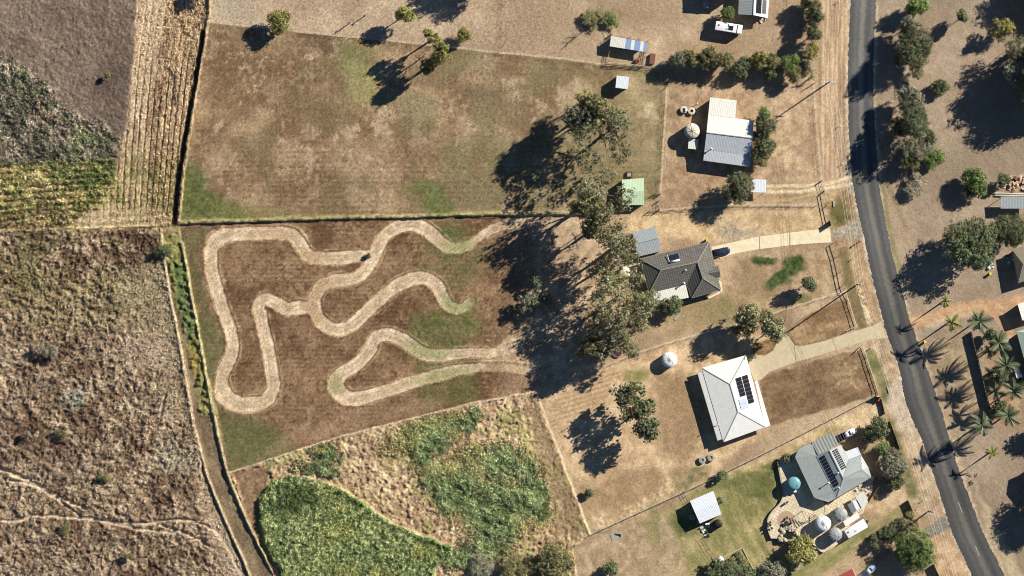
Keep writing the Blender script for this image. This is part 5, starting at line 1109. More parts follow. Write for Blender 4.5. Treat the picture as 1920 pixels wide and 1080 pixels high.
for a in [
 ('grey-green young tree standing in the big shade, northernmost of three', 1000, 522, 15, 5, 'grey', 'O'), ('grey-green young tree standing in the big shade, western of the lower two', 990, 566, 17, 5.5, 'grey', 'O'), ('grey-green young tree standing in the big shade, eastern of the lower two', 1024, 562, 15, 5, 'grey', 'O'),
 ('lone yellow-green tree casting a shadow at the north-west of the brown paddock', 524, 38, 23, 6.2, 'yellow', 'M'), ('yellow-green round tree between two long shadows at the top', 760, 27, 17, 8.2, 'yellow', 'M'), ('little round yellow-green tree beside the paddock fence', 870, 66, 13, 5, 'yellow', 'M'),
 ('northern crown of the thin yellow-green clump inside the paddock fence', 812, 70, 16, 13, 'yellow', 'O', 4.2), ('southern crown of the thin yellow-green clump inside the paddock fence', 827, 103, 17, 14, 'yellow', 'O', 4.6), ('low dark crown at the foot of the thin clump inside the paddock fence', 806, 122, 17, 11, 'olive', 'O', 4),
 ('open-crowned eucalypt alone on the dry yard west of the white house', 1194, 774, 43, 13.2, 'deep', 'O'), ('small dark tree at the south corner of the tiled house patio', 1256, 574, 21, 4.6, 'deep', 'M'),
 ('taller grey-olive tree north of the white house, left of a pair', 1411, 598, 28, 12, 'euc', 'O', 5), ('round grey-olive tree north of the white house, right of a pair', 1451, 616, 23, 9, 'euc', 'M'), ('small dull crown filling the gap left of the grey-olive pair', 1392, 616, 17, 7, 'olive', 'O'), ('thin crown above and between the grey-olive pair', 1433, 590, 15, 9, 'euc', 'O'), ('round deep green tree alone on the green patch of front lawn', 1515, 531, 14.5, 6.2, 'deep', 'S'),
 ('dark round tree covering the carport end beside the two-track drive', 1380, 352, 28, 8.6, 'dark', 'D'),
 ('bright tipped tree at the north end of the row hiding the farmhouse east wall', 1433, 213, 12, 5.5, 'bright', 'S'), ('second tree from the north along the farmhouse east wall', 1436, 238, 20, 7.2, 'dark', 'M'), ('third tree from the north along the farmhouse east wall', 1431, 267, 22, 7, 'dark', 'M'), ('southernmost tree along the farmhouse east wall', 1427, 296, 17, 6, 'olive', 'M'),
 ('small dense tree between the caravan and the gabled house at the top', 1366, 25, 13, 4.5, 'bright', 'M'),
 ('dark round tree beside the parked utility near the verandah house', 1642, 808, 24, 6.5, 'dark', 'M'), ('pale green shrub between the dark round tree and the grey one by the road', 1656, 842, 14, 3.6, 'bright', 'S'), ('grey-green open tree by the roadside fence of the verandah house', 1675, 872, 27, 5.6, 'grey', 'M'), ('dark low tree under the grey-green one by the roadside fence', 1678, 902, 15, 3.6, 'dark', 'S'),
 ('large leafy bright green tree at the bottom beside the asphalt', 1716, 1035, 36, 8.5, 'bright', 'D'), ('yellow-green bushy tree at the foot of the paved terrace', 1503, 1035, 28, 6.5, 'yellow', 'M'),
 ('big grey-green tree overhanging the bottom edge right of the garden bed', 1446, 1072, 24, 5.5, 'grey', 'M'), ('green tree at the bottom edge over the garden bed, left one', 1345, 1068, 21, 4.6, 'deep', 'M'), ('green tree at the bottom edge over the garden bed, middle one', 1372, 1072, 20, 4.6, 'deep', 'M'), ('green tree at the bottom edge over the garden bed, right one', 1400, 1076, 19, 4.6, 'deep', 'M'),
 ('small green tree alone at the bottom edge on the tan yard', 1146, 1066, 14, 4, 'deep', 'S'), ('dark olive spreading tree in the corner of the weedy hollow', 1042, 1052, 34, 6.5, 'olive', 'M'), ('dim low tree at the bottom edge of the weedy hollow', 975, 1068, 30, 4.5, 'olive', 'O'),
 ('olive low tree at the bottom edge left of the dim one in the hollow', 905, 1062, 22, 3.5, 'grey', 'M'),
 ('pale sprouting sapling in the wild scrub at the left', 87, 655, 17, 4.2, 'pale', 'O'), ('tiny yellow-green sapling in the dark fallow field', 201, 142, 5.5, 2.6, 'yellow', 'S'),
 ('tiny sapling in the left scrub with a thin shadow, west of two', 52, 816, 8, 3.4, 'pale', 'O'), ('tiny sapling in the left scrub with a thin shadow, east of two', 114, 812, 9, 3.2, 'olive', 'O'), ('small green sapling above the winding cattle trail', 195, 896, 10, 2.6, 'olive', 'O'), ('small dark bush below the winding cattle trail', 122, 990, 12, 2.0, 'olive', 'O'), ('tiny green sapling near the bottom left', 240, 1042, 7, 3.2, 'olive', 'O'),
 ('dark low bush against the overgrown lane corner', 306, 470, 13, 3.4, 'deep', 'O'), ('low young shrub with leafy tips alone on the dry yard near the wire corner', 1104, 925, 9, 2.0, 'deep', 'S')]:
    tree(*a, name='shrub' if a[4] < 3.3 else 'tree', cat='shrub' if a[4] < 3.3 else 'tree')
# hedge row round the top house
HG = 'garden trees round the caravan yard'
for a in [
 ('grey-green tree at the west end of the hedge row below the caravan', 1273, 112, 16, 6, 'grey', 'M'), ('dark tree second from the west in the hedge row', 1297, 108, 17, 6.5, 'olive', 'M'), ('tallest pointed tree of the hedge row', 1330, 110, 20, 7.5, 'olive', 'M'), ('olive tree right of the tallest in the hedge row', 1361, 113, 17, 6.2, 'olive', 'M'),
 ('dark glossy low tree in the middle of the hedge row', 1391, 126, 19, 5, 'dark', 'M'), ('yellow-topped round tree in the hedge row', 1424, 112, 17, 6, 'yellow', 'M'), ('round tree right of the yellow-topped one in the hedge row', 1450, 117, 15, 5.6, 'olive', 'M'), ('low dark tree below its neighbours in the hedge row', 1446, 138, 14, 4.5, 'deep', 'M'),
 ('bright tree at the east end of the hedge row', 1484, 119, 16, 6, 'bright', 'M'), ('dark tree below the east end of the hedge row', 1488, 139, 15, 5.4, 'olive', 'M'),
 ('topmost tree of the column beside the mown verge', 1522, 6, 18, 6.5, 'olive', 'M'), ('round deep green tree second in the column beside the mown verge', 1526, 31, 16, 7.5, 'deep', 'M'), ('round green tree third in the column beside the mown verge', 1526, 64, 15, 7.5, 'deep', 'M'), ('yellowish tree fourth in the column beside the mown verge', 1521, 96, 14, 5, 'yellow', 'O'), ('faded shrub at the foot of the column beside the mown verge', 1512, 127, 12, 3.4, 'grey', 'O')]:
    tree(*a, name='tree', group=HG, rz=max(2.2, a[4] * .42))
# flowering hedge at the bottom
for a in [('west end bush of the leafy hedge by the bottom driveway', 1646, 1012, 15, 3.4, 'deep', 'O'), ('second bush from the west in the leafy hedge by the bottom driveway', 1668, 1001, 16, 3.8, 'deep', 'O'), ('third bush from the west in the leafy hedge by the bottom driveway', 1690, 988, 16, 3.8, 'dark', 'O'), ('east end bush of the leafy hedge under the power pole', 1711, 978, 15, 3.8, 'olive', 'O')]:
    tree(*a, name='hedge_bush', cat='bush', group='leafy hedge by the bottom driveway')
# east side of the road
ES = 'trees along the east side of the road'
for a in [
 ('pale green tree at the top edge east of the road', 1720, 12, 20, 7, 'bright', 'M'), ('greyish tree just north of the big dark one east of the road', 1709, 46, 17, 8, 'grey', 'O'), ('big dark leafy tree east of the road near the top', 1714, 90, 33, 11, 'dark', 'D'), ('small dry-leaved tree at the south foot of the big dark roadside tree', 1720, 132, 13, 4.5, 'olive', 'O'),
 ('grey-green tree opposite the verge pole, north of a clump', 1704, 184, 23, 9.5, 'grey', 'M'), ('tall dark centre tree of the roadside clump', 1713, 224, 28, 12, 'deep', 'D'), ('pale southern tree of the roadside clump', 1719, 266, 28, 10.5, 'grey', 'L'), ('bright green tree at the south-east corner of the roadside clump', 1750, 297, 19, 5.5, 'bright', 'M'),
 ('low olive tree filling the gap north of the big dark one by the road', 1699, 66, 17, 6.5, 'olive', 'M'), ('low dark tree on the road side of the big dark one', 1692, 108, 17, 6, 'dark', 'M'), ('low dark tree on the road side of the tall clump', 1690, 238, 18, 6.5, 'dark', 'M'), ('dull green tree at the foot of the roadside clump', 1706, 300, 18, 5.5, 'olive', 'M'), ('dull tree behind the pale southern one of the clump', 1738, 262, 18, 7, 'deep', 'M')]:
    tree(*a, name='tree', group=ES)
for a in [
 ('round bush half in the long tree shadow on the eastern field', 1762, 163, 15, 3.6, 'deep', 'M'), ('small conical tree with a long shadow near the top right', 1806, 31, 12, 6, 'deep', 'S'), ('light yellow-green tree near the top right corner', 1879, 52, 18, 7, 'yellow', 'O'),
 ('dim tree at the right edge below the yellow-green one', 1907, 92, 22, 11, 'euc', 'L'), ('grey tree at the right edge, lower of two', 1908, 132, 25, 12, 'grey', 'L'),
 ('bright rounded tree north-west of the grey carport', 1830, 340, 25, 6.5, 'bright', 'M'), ('pale small tree tucked against the bright rounded one', 1817, 361, 14, 4, 'grey', 'M'), ('small round tree right beside the rubble pile', 1881, 337, 13, 4.5, 'deep', 'M'), ('whitish dried shrub by the roadside dirt line', 1717, 347, 19, 3, 'pale', 'O'),
 ('huge round grey-green tree in the right half, left of two', 1819, 454, 45, 12, 'deep', 'D'), ('very dark round tree touching the brown-roofed house', 1892, 433, 31, 8.5, 'dark', 'D')]:
    tree(*a, name='shrub' if a[4] <= 3 else 'tree', cat='shrub' if a[4] <= 3 else 'tree')
# trees standing outside the frame that shade it
for a in [('tall tree outside the right edge shading the eastern field, north one', 1990, 78, 44, 17, 'euc', 'D', 7), ('tall tree outside the right edge shading the eastern field, middle one', 1962, 120, 40, 17, 'euc', 'D', 7), ('tall tree outside the right edge shading the eastern field, south one', 2000, 160, 40, 14, 'euc', 'D', 6), ('tree outside the right edge shading the field, farthest one', 1950, 175, 36, 13, 'euc', 'D', 6),
          ('tree outside the top right corner', 1960, -30, 40, 11, 'deep', 'D'), ('tree outside the top right corner, second', 2000, -10, 36, 11, 'deep', 'D'), ('tree outside the top edge throwing the long blot over the top paddock', 900, -52, 40, 12, 'euc', 'D'), ('smaller tree outside the top edge above the stubble strip', 392, -24, 16, 7, 'euc', 'O'),
          ('tree outside the right edge near the bottom shading the dry grass', 1962, 952, 36, 9, 'deep', 'D'), ('tree outside the right edge by the palms', 1975, 800, 26, 8, 'deep', 'M')]:
    tree(*a, name='tree')
# ================================================================ palms
def frond_mesh(name, L, seed, droop, n=20):
    r = random.Random(seed); mb = MB(); pts = []
    for i in range(n + 1):
        t = i / n; pts.append(Vector((L * (t - .12 * t * t * droop), 0, L * (.45 * t - (.35 + .45 * droop) * t * t))))
    mb.tube(pts, [.05 * (1 - .8 * i / n) for i in range(n + 1)], 4)
    for i in range(1, n + 1):
        t = i / n; w = L * .22 * math.sin(math.pi * min(1, .12 + t * .86)) ** .7
        for s in (-1, 1):
            b = pts[i]; tip = b + Vector((w * .55, s * w, -w * .45 + r.uniform(-.1, .1) * w)); k = Vector((.055 * L * .8, 0, 0))
            mb.add([b - k * .5, b + k * .5, tip + k * .35, tip], [(0, 1, 2, 3) if s > 0 else (3, 2, 1, 0)])
    me = mb.mesh(name); ca = me.attributes.new('Tint', 'FLOAT_COLOR', 'POINT'); ca.data.foreach_set('color', np.ones(4 * len(me.vertices), np.float32)); return me
FROND = {}
for key in ('palm', 'palmy'):
    for k in range(3):
        me = frond_mesh('frond', 1.0, k, .35 + .35 * k); me.materials.append(LEAF[key]); FROND[key, k] = me
def palm(label, px, py, r, h, key='palm', nf=15, group='palms on the east side of the road'):
    nf = nf + (int(px) % 5) - 2
    _tn[0] += 1; rg = random.Random(_tn[0]); c = G(px, py, h); t = empty('palm_tree', label, 'palm', (c.x, c.y, 0), group=group)
    part_ = MB().tube([(0, 0, -.2), (0.05, 0, h * .5), (0, 0, h)], [.24, .15, .13], 8).mesh('trunk', True); part_.materials.append(M_BARK); mesh_obj('trunk', part_, t)
    for i in range(nf):
        k = (0, 1, 2)[i % 3]; o = mesh_obj('frond', FROND[key, k], t); o.location = (0, 0, h + .1 * (2 - k)); s = r * PX * rg.uniform(.72, 1.25) * 1.02; o.scale = (s, s, s); o.rotation_euler = (rg.uniform(-.3, .3), (-.4, 0, .45)[k], 2.4 * i + rg.uniform(-.5, .5))
    return t
for a in [('lone yellow-green palm north of the red earth drive', 1773, 565, 14, 7.5, 'palmy', 8), ('yellowish palm just south of the red earth drive', 1785, 604, 19, 8.5, 'palmy', 11), ('dark green palm at the head of the dark garden fence', 1837, 602, 24, 8.6, 'palm', 16), ('palm below the dark green one, in front of the pale green house', 1874, 643, 23, 8.5, 'palm', 16),
          ('palm left of the white parked trailer', 1886, 686, 24, 8.5, 'palm', 16), ('palm at the right edge halfway down the palm row', 1900, 733, 25, 8.5, 'palm', 16), ('palm second from the south in the palm row', 1891, 780, 25, 8.6, 'palm', 16), ('palm standing nearest the road at the south of the palm row', 1842, 798, 26, 9, 'palm', 16), ('small bright palm at the south tip of the palm row', 1862, 848, 13, 6, 'palmy', 10),
          ('half hidden palm between the dark garden fence and the palm row', 1855, 660, 18, 6.5, 'palm', 13), ('low palm in the shade of the palm row beside the garden fence', 1866, 735, 18, 6, 'palm', 13), ('low palm near the lower end of the garden fence', 1858, 700, 16, 5.5, 'palm', 12)]:
    palm(*a)
tree('dense small tree among the palms in front of the pale green house', 1858, 628, 13, 4, 'deep', 'S'); tree('dense small tree in the shade between the palm row and the garden fence', 1878, 705, 15, 4, 'dark', 'S'); tree('dense dark shrub under the southern palms', 1872, 765, 15, 3.6, 'dark', 'S', name='tree')
palm('spiky pale palm over the cream disc beside the tiled house', 1168, 520, 12, 4.5, 'palmy', 14, None); palm('small yucca at the corner of the mown verge', 1521, 145, 8, 2.2, 'palmy', 12, None)
# dead trees
def dead_tree(label, px, py, h, seed, spread=.6):
    rg = random.Random(seed); c = G(px, py, 0); t = empty('dead_tree', label, 'dead tree', c); mb = MB(); mb.tube([(0, 0, -.1), (0, 0, h * .5), (.1, .05, h)], [.14, .11, .04], 6); bb = MB()
    for k in range(11):
        z = h * rg.uniform(.3, .95); a = 6.28 * k / 11 * 2.3 + rg.uniform(-.4, .4); d = h * spread * rg.uniform(.5, 1.1) * (1.25 - z / h * .6); e_ = Vector((math.cos(a) * d, math.sin(a) * d, z + h * rg.uniform(.05, .3)))
        bb.tube([(0, 0, z), e_ * .55 + Vector((0, 0, z * .5)), e_], [.06, .045, .02], 5)
        for q in range(2): f = e_ * .6 + Vector((0, 0, z * .4)); bb.tube([f, f + Vector((rg.uniform(-1, 1), rg.uniform(-1, 1), rg.uniform(0, .8))) * d * .4], [.035, .012], 4)
    for nme, m_ in (('trunk', mb), ('branch', bb)): me = m_.mesh(nme, True); me.materials.append(M_DEADW); mesh_obj(nme, me, t)
dead_tree('bare dead tree at the top of the shade-darkened ditch', 386, 38, 3.6, 1, .55); dead_tree('bare white-limbed dead tree over the green patch at the top', 1134, 32, 7, 3, .3); dead_tree('thin bare dead sapling in the top paddock, left of two', 655, 44, 2.6, 5, .25); dead_tree('thin bare dead sapling in the top paddock, right of two', 684, 30, 2.4, 6, .25)
dead_tree('grey bare branches sticking out of the thin yellow-green clump', 786, 112, 6, 8, .5); dead_tree('bare dead limbs beside the round olive eucalypt', 1102, 430, 7, 9, .45)
tree('flat spreading green shrub under the bare dead tree at the top', 1112, 36, 17, 2.2, 'olive', 'O', name='shrub', cat='shrub', rz=.9); tree('green shrub right of the bare dead tree at the top', 1146, 40, 14, 2.2, 'bright', 'O', name='shrub', cat='shrub', rz=.9)
# ================================================================ fences and gates
POSTM = {}
def post_mesh(r, h, m, n=6):
    k = (r, h, m.name)
    if k not in POSTM:
        me = MB().lathe((0, 0, 0), [(r, -.25), (r, h), (r * .7, h + .03)], n).mesh('post'); me.materials.append(m); POSTM[k] = me
    return POSTM[k]
def fence(label, pts, h=1.2, gap=3.5, pr=.06, rails=(.35, .7, 1.1), rr=.012, m=None, rm=None, name='wire_fence', cat='fence', group=None, rail='wire'):
    m = m or M_WOOD; rm = rm or M_STEEL; W_ = [G(*p) for p in pts]; t = empty(name, label, cat, W_[0], group=group); me = post_mesh(pr, h, m)
    for i in range(len(W_) - 1):
        a, b = W_[i], W_[i + 1]; L = (b - a).length; n = max(1, round(L / gap))
        for k in range(n + (i == len(W_) - 2)):
            o = mesh_obj('post', me, t); o.location = a.lerp(b, k / n) - W_[0]
    for z in rails:
        mb = MB()
        for i in range(len(W_) - 1): mb.bar(W_[i] + Vector((0, 0, z)), W_[i + 1] + Vector((0, 0, z)), rr * 2)
        part(rail, mb, rm, t)
    return t
M_TIMB = mat('fence_timber', A(150, 132, 108), .85, scale=5); M_PIPE = mat('white_pipe', A(226, 220, 206), .5)
FN = 'wire fences between the paddocks'
fence('post and wire fence along the north side of the brown paddock', [(394, 41), (530, 56), (660, 69), (790, 82), (935, 98), (1060, 110), (1139, 120)], 1.15, 6, .05, group=FN)
fence('post and wire fence buried in grass between the brown paddock and the race track field', [(338, 417), (600, 409), (880, 402), (1110, 400), (1170, 397)], 1.2, 8, .05, group=FN)
fence('wire fence along the south side of the race track field', [(430, 886), (640, 818), (880, 757), (1003, 734)], 1.15, 6, .05, group=FN)
fence('wire fence slanting between the weedy hollow and the dry yard', [(1005, 735), (1050, 850), (1107, 1003), (1072, 1028)], 1.2, 5, .05, group=FN)
fence('post and wire fence running south beside the farmhouse yard', [(1251, 163), (1247, 225), (1243, 285), (1239, 365)], 1.3, 4, .06, group=FN)
fence('fence along the south side of the farmhouse yard', [(1237, 394), (1310, 389), (1378, 384), (1460, 384), (1533, 384)], 1.2, 4, .06, rr=.025, group=FN)
fence('fence along the mown verge in front of the farmhouse', [(1526, 156), (1530, 205), (1533, 255), (1541, 338)], 1.2, 3.6, .05, (.6, 1.15), .01, group=FN)
fence('long fence between the tiled house and the white house', [(1585, 545), (1475, 579), (1400, 604), (1270, 638), (1200, 660), (1150, 680), (1108, 697)], 1.1, 4, .05, group=FN)
fence('long fence between the white house and the verandah house', [(1646, 740), (1560, 785), (1433, 850), (1310, 910), (1200, 960), (1108, 1002)], 1.2, 3.6, .06, rr=.03, group=FN)
fence('wire fence from the lane to the stubble along the top of the left scrub', [(-40, 437), (60, 431), (150, 429), (292, 424)], 1.1, 8, .05, group=FN)
fence('fence buried in the grass bank on the west side of the farm lane', [(301, 430), (316, 540), (330, 610), (352, 735), (377, 850), (412, 950), (465, 1072)], 1.2, 9, .06, group=FN)
fence('fence buried in the grass bank on the east side of the farm lane', [(341, 455), (360, 560), (384, 690), (412, 830), (443, 930), (498, 1045), (512, 1075)], 1.2, 9, .06, group=FN)
fence('fence between the ditch and the brown paddock', [(392, 42), (376, 125), (353, 265), (338, 385)], 1.2, 9, .06, group=FN)
fence('thin fence across the top paddock up to the top edge', [(940, 94), (943, 40), (945, -20)], 1.1, 5, .05, group=FN)
RG = 'rail fences along the road'
fence('timber rail fence with thick posts in front of the farmhouse south corner', [(1545, 361), (1550, 386), (1556, 414)], 1.3, 2.9, .08, (.75, 1.25), .05, M_TIMB, M_TIMB, 'rail_fence', group=RG, rail='rail')
fence('timber rail fence in front of the tiled house', [(1562, 456), (1570, 481), (1576, 510), (1581, 535), (1584, 543)], 1.35, 3.0, .08, (.7, 1.3), .055, M_TIMB, M_TIMB, 'rail_fence', group=RG, rail='rail')
fence('white pipe rail fence beside the power pole, returning along the driveway', [(1572, 553), (1585, 545), (1596, 580), (1606, 612), (1587, 620)], 1.15, 3.2, .06, (.55, 1.1), .045, M_PIPE, M_PIPE, 'rail_fence', group=RG, rail='rail')
fence('white pipe rail fence in front of the white house brown lawn', [(1604, 660), (1617.5, 647.5), (1632, 692), (1647, 738)], 1.15, 3.2, .06, (.55, 1.1), .045, M_PIPE, M_PIPE, 'rail_fence', group=RG, rail='rail')
fence('short fence from the boundary to the lawn shed', [(1284.5, 920), (1293, 938)], 1.3, 1.6, .05, (.4, .8, 1.25), .02)
fence('wire fence from the lawn shed to the white tank by the garden bed', [(1320, 1007), (1332, 1027), (1346, 1046)], 1.4, 1.8, .05, (.4, .8, 1.3), .02)
fence('thin fence on the far side of the road beside the dark tree', [(1688, 135), (1689, 180)], 1.2, 2.5, .05, (.5, 1.1), .02); fence('thin fence on the far side of the road south of the clump', [(1697, 290), (1700, 345)], 1.2, 2.5, .05, (.5, 1.1), .02)
fence('timber yard fence around the striped animal shelter', [(1139, 117), (1148, 63.5), (1182, 69), (1216, 75.5), (1207, 123), (1139, 117)], 1.3, 2.2, .06, (.5, .9, 1.25), .04, M_WOOD, M_WOODL, 'yard_fence', rail='rail')
fence('boundary fence below the animal shelter and hedge row', [(1140, 120), (1207, 124), (1256, 130)], 1.4, 2.4, .06, (.5, .9, 1.3), .03)
# solid fences: separate palings
def paling_fence(label, a, b, h, w=.9, m=None, name='panel_fence', caps=False, th=.06, pn='panel'):
    a, b = G(*a), G(*b); L = (b - a).length; n = max(2, int(L / w)); t = empty(name, label, 'fence', a); rz = math.atan2(b.y - a.y, b.x - a.x); r = random.Random(int(L * 100))
    me = MB().box((0, 0, h / 2), (L / n - .03, th, h)).mesh(pn); me.materials.append(m or M_WOOD); cp = post_mesh(.07, h + .08, M_PIPE if caps else M_WOOD)
    for k in range(n):
        o = mesh_obj(pn, me, t); o.location = (b - a) * ((k + .5) / n); o.rotation_euler = (r.uniform(-.02, .02), 0, rz)
        if k % (1 if caps else 3) == 0: p = mesh_obj('post', cp, t); p.location = (b - a) * (k / n) + Vector((math.sin(rz), -math.cos(rz), 0)) * .08
    return t
M_DKF = mat('dark_fence_panel', (.03, .028, .026), .8)
paling_fence('dark garden fence with pale post caps beside the palm row', (1820, 622), (1856, 768), 1.5, 1.2, M_DKF, caps=True, th=.3)
paling_fence('dark solid fence in front of the dark round tree at the verandah house', (1668, 790), (1690, 852), 1.5, 1.0, M_DKF)
paling_fence('dark solid gate panels by the roadside of the verandah house', (1702, 938), (1712, 962), 1.5, 1.0, M_DKF)
paling_fence('dark timber fence by the bins at the corner of the white house lawn', (1640, 743), (1652, 745), 1.7, .6, M_DKF); paling_fence('dark timber fence running south from the bins', (1652, 748), (1659, 776), 1.0, .7, M_WOOD)
paling_fence('dark solid fence below the bright green tree at the bottom', (1750, 1058), (1765, 1090), 1.6, .9, M_DKF)
paling_fence('solid dark gate leaf standing open beside the concrete driveway', (1555.5, 414.5), (1557.6, 423), 2.0, .6, M_DKF, 'gate')
paling_fence('sloping slatted fence between the terrace sheds and the roadside yard', (1628, 942), (1660, 893), 1.3, .9, M_TIMB)
def gate(label, a, b, h=1.15, m=None):
    a, b = G(*a), G(*b); t = empty('farm_gate', label, 'gate', a); m = m or M_STEEL
    for z in (.2, .45, .7, h): part('rail', MB().bar(a + Vector((0, 0, z)), b + Vector((0, 0, z)), .05), m, t)
    for k in (0, .5, 1): p = a.lerp(b, k); part('upright', MB().bar(p + Vector((0, 0, .15)), p + Vector((0, 0, h + .02)), .06), m, t)
    for p in (a, b): o = mesh_obj('post', post_mesh(.1, h + .25, M_WOOD), t); o.location = p - a + (p - (a + b) / 2).normalized() * .15
gate('farm gate standing between the mint shed and the farmhouse fence', (1228, 364), (1238, 363)); gate('farm gate at the corner below the mint shed', (1236, 377), (1236.5, 392)); gate('short dark gate beside the mint shed south wall', (1219, 396), (1234, 395)); gate('gate at the lower end of the mown verge fence', (1526, 157), (1516, 163)); gate('gate at the farmhouse two-track drive', (1541, 340), (1546, 357))
gate('white gate by the bottom power pole', (1700, 965), (1716, 957), 1.1, M_WHITE); gate('pale swung-open gate north-west of the animal shelter', (1147, 63), (1140.7, 47), 1.3, M_WOODL)
gate('gate where the farm lane meets the stubble strip', (300, 440), (281, 452))
# ================================================================ power line
def power_pole(label, px, py, h, span=3.2, ang=0.1):
    c = G(px, py, h); t = empty('power_pole', label, 'power pole', (c.x, c.y, 0)); b = Vector((c.x, c.y, 0))
    part('pole', MB().tube([b + Vector((0, 0, -.5)), b + Vector((0, 0, h))], [.21, .14], 10), M_WOOD, t, True)
    tops = []; d = Vector((math.cos(ang), math.sin(ang), 0))
    for z, s in ((h - .25, span), (h - 1.5, span * .7)):
        part('crossarm', MB().bar(b - d * s / 2 + Vector((0, 0, z)), b + d * s / 2 + Vector((0, 0, z)), .16), M_PIPE if z > h - 1 else M_WOOD, t)
        for k in (-.47, -.2, .2, .47):
            p = b + d * s * k + Vector((0, 0, z + .08)); part('insulator', MB().lathe(p, [(.06, 0), (.09, .1), (.05, .2)], 8), M_WHITE, t)
            if z > h - 1: tops.append(p + Vector((0, 0, .2)))
    part('stay_bracket', MB().bar(b + Vector((0, 0, h - .6)), b + Vector((0, 0, h - .25)) + d * span * .3, .06), M_STEEL, t)
    return tops
W1 = power_pole('power pole on the mown verge, northernmost, with a white crossarm', 1556, 153, 10.2, 3.2, -.05); W2 = power_pole('power pole on the verge between the two concrete driveways', 1612, 534, 12.4, 2.2, .35); W3 = power_pole('power pole at the bottom beside the asphalt apron', 1748, 961, 10.5, 2.6, .3)
M_WIRE = mat('aluminium_wire', A(250, 246, 235), .4)
def span(label, A_, B_, sag):
    t = empty('power_line', label, 'power line', A_[0])
    for a, b in zip(A_, B_):
        part('wire', MB().tube([a.lerp(b, k / 14) - Vector((0, 0, sag * 4 * (k / 14) * (1 - k / 14))) for k in range(15)], .02, 4), M_WIRE, t)
off = lambda W_, dx, dy: [p + Vector((dx * PX, -dy * PX, 0)) for p in W_]
span('power wires running off the top edge from the northernmost pole', W1, off(W1, 22, -420), .8); span('power wires between the northern and middle poles', W1, W2, 1.0); span('power wires between the middle and bottom poles', W2, W3, 1.0); span('power wires running off the bottom edge from the bottom pole', W3, off(W3, 130, 420), 1.0)
# ================================================================ tanks
def tank(label, px, py, r, h, wm, rm, ribs=12, z0=0.0, cone=.35, rib=None, name='water_tank', open_=False):
    c = G(px, py, z0 + h); R = r * PX; t = empty(name, label, 'water tank', (c.x, c.y, z0)); b = Vector((c.x, c.y, z0))
    part('tank_wall', MB().lathe(b, [(R * .99, -.1)] + sum([[(R * .99, h * k / 8 + .01), (R * .965, h * (k + .5) / 8)] for k in range(8)], []) + [(R * .99, h - .01)], 32), wm, t, True)
    part('tank_roof', MB().lathe(b, [(R * 1.02, h), (R * 1.02, h + .05), (R * .5, h + .05 + cone * .62), (.12, h + .05 + cone)], 32), rm, t, True)
    if ribs:
        me = MB().bar((R * 1.0, 0, h + .075), (.12, 0, h + .09 + cone), .07, .05).mesh('rib'); me.materials.append(rib or M_STEEL)
        for k in range(ribs): o = mesh_obj('rib', me, t); o.rotation_euler = (0, 0, 2 * math.pi * k / ribs + .2)
    part('hatch', MB().lathe(b + Vector((R * .55, -R * .3, h + .03 + cone * .4)), [(.25, 0), (.25, .12), (.2, .14)], 12), wm, t)
    return t
M_TW = mat('white_tank', A(252, 250, 246), .5); M_TC = mat('cream_tank', A(222, 212, 190), .6); M_TG = mat('grey_tank', A(158, 160, 156), .5); M_TT = mat('teal_tank', A(112, 166, 170), .4, var=.06); M_TL = mat('light_rib', A(205, 206, 204), .5); M_TB = mat('black_tank', A(48, 48, 46), .5)
tank('large cream water tank with dark radial roof ribs beside the farmhouse', 1297.4, 245.5, 14.3, 2.9, M_TC, M_TC, 8, 0, .4, M_DARK)
tank('white ribbed water tank alone on the dry yard north-west of the white house', 1254.8, 674.3, 14.4, 2.0, M_TW, M_TW, 12, 0, .35, M_TG)
tank('smooth teal water tank in the shade of the verandah house', 1488.4, 906.6, 12.6, 1.9, M_TT, M_TT, 0, .75, .3)
tank('white ribbed water tank at the centre of the terrace tanks', 1543.3, 981.9, 14.8, 2.5, M_TW, M_TW, 12, .75, .35, M_TG)
tank('grey water tank with pale radial ribs below the verandah house', 1575.6, 964.6, 13.4, 2.2, M_TG, M_TG, 8, .75, .4, M_TL)
tank('grey water tank at the south corner of the terrace', 1566, 1002, 13.0, 2.2, M_TG, M_TG, 12, .75, .35, M_TL)
tank('black plastic tank beside the lawn shed', 1346.5, 982, 8.2, 1.5, M_TB, M_TB, 0, 0, .2)
tank('cream tank half hidden under the spiky pale palm at the tiled house', 1171, 511, 11.5, 2.0, M_TC, M_TC, 6, 0, .3, M_TC)
tank('small white tank at the corner of the garden bed', 1351.5, 1049, 5.5, 1.5, M_TW, M_TW, 0, 0, .2)
tank('round pale tank in the shade beside the gabled house at the top', 1325, 8.5, 6.5, 1.6, M_TG, M_TG, 0, 0, .2)
part_pipe = house('downpipe', 'pale pipe crossing from the tiled house to the cream tank', 'pipe', (1189, 497)); part('pipe', MB().bar(G(1178.5, 500, 2.2), G(1200, 494, 2.4), .16), M_TW, part_pipe)
part_pipe = house('downpipe', 'white pipe from the verandah house gutter down to the grey ribbed tank', 'pipe', (1571, 942)); part('pipe', MB().bar(G(1571.5, 934, 3.1), G(1571.8, 952, 3.15), .14), M_TW, part_pipe)
part_pipe = house('downpipe', 'white pipe standing at the top of the white terrace tank', 'pipe', (1545, 960)); part('pipe', MB().bar(G(1545, 951, 3.3), G(1545.3, 968, 3.35), .14), M_TW, part_pipe)
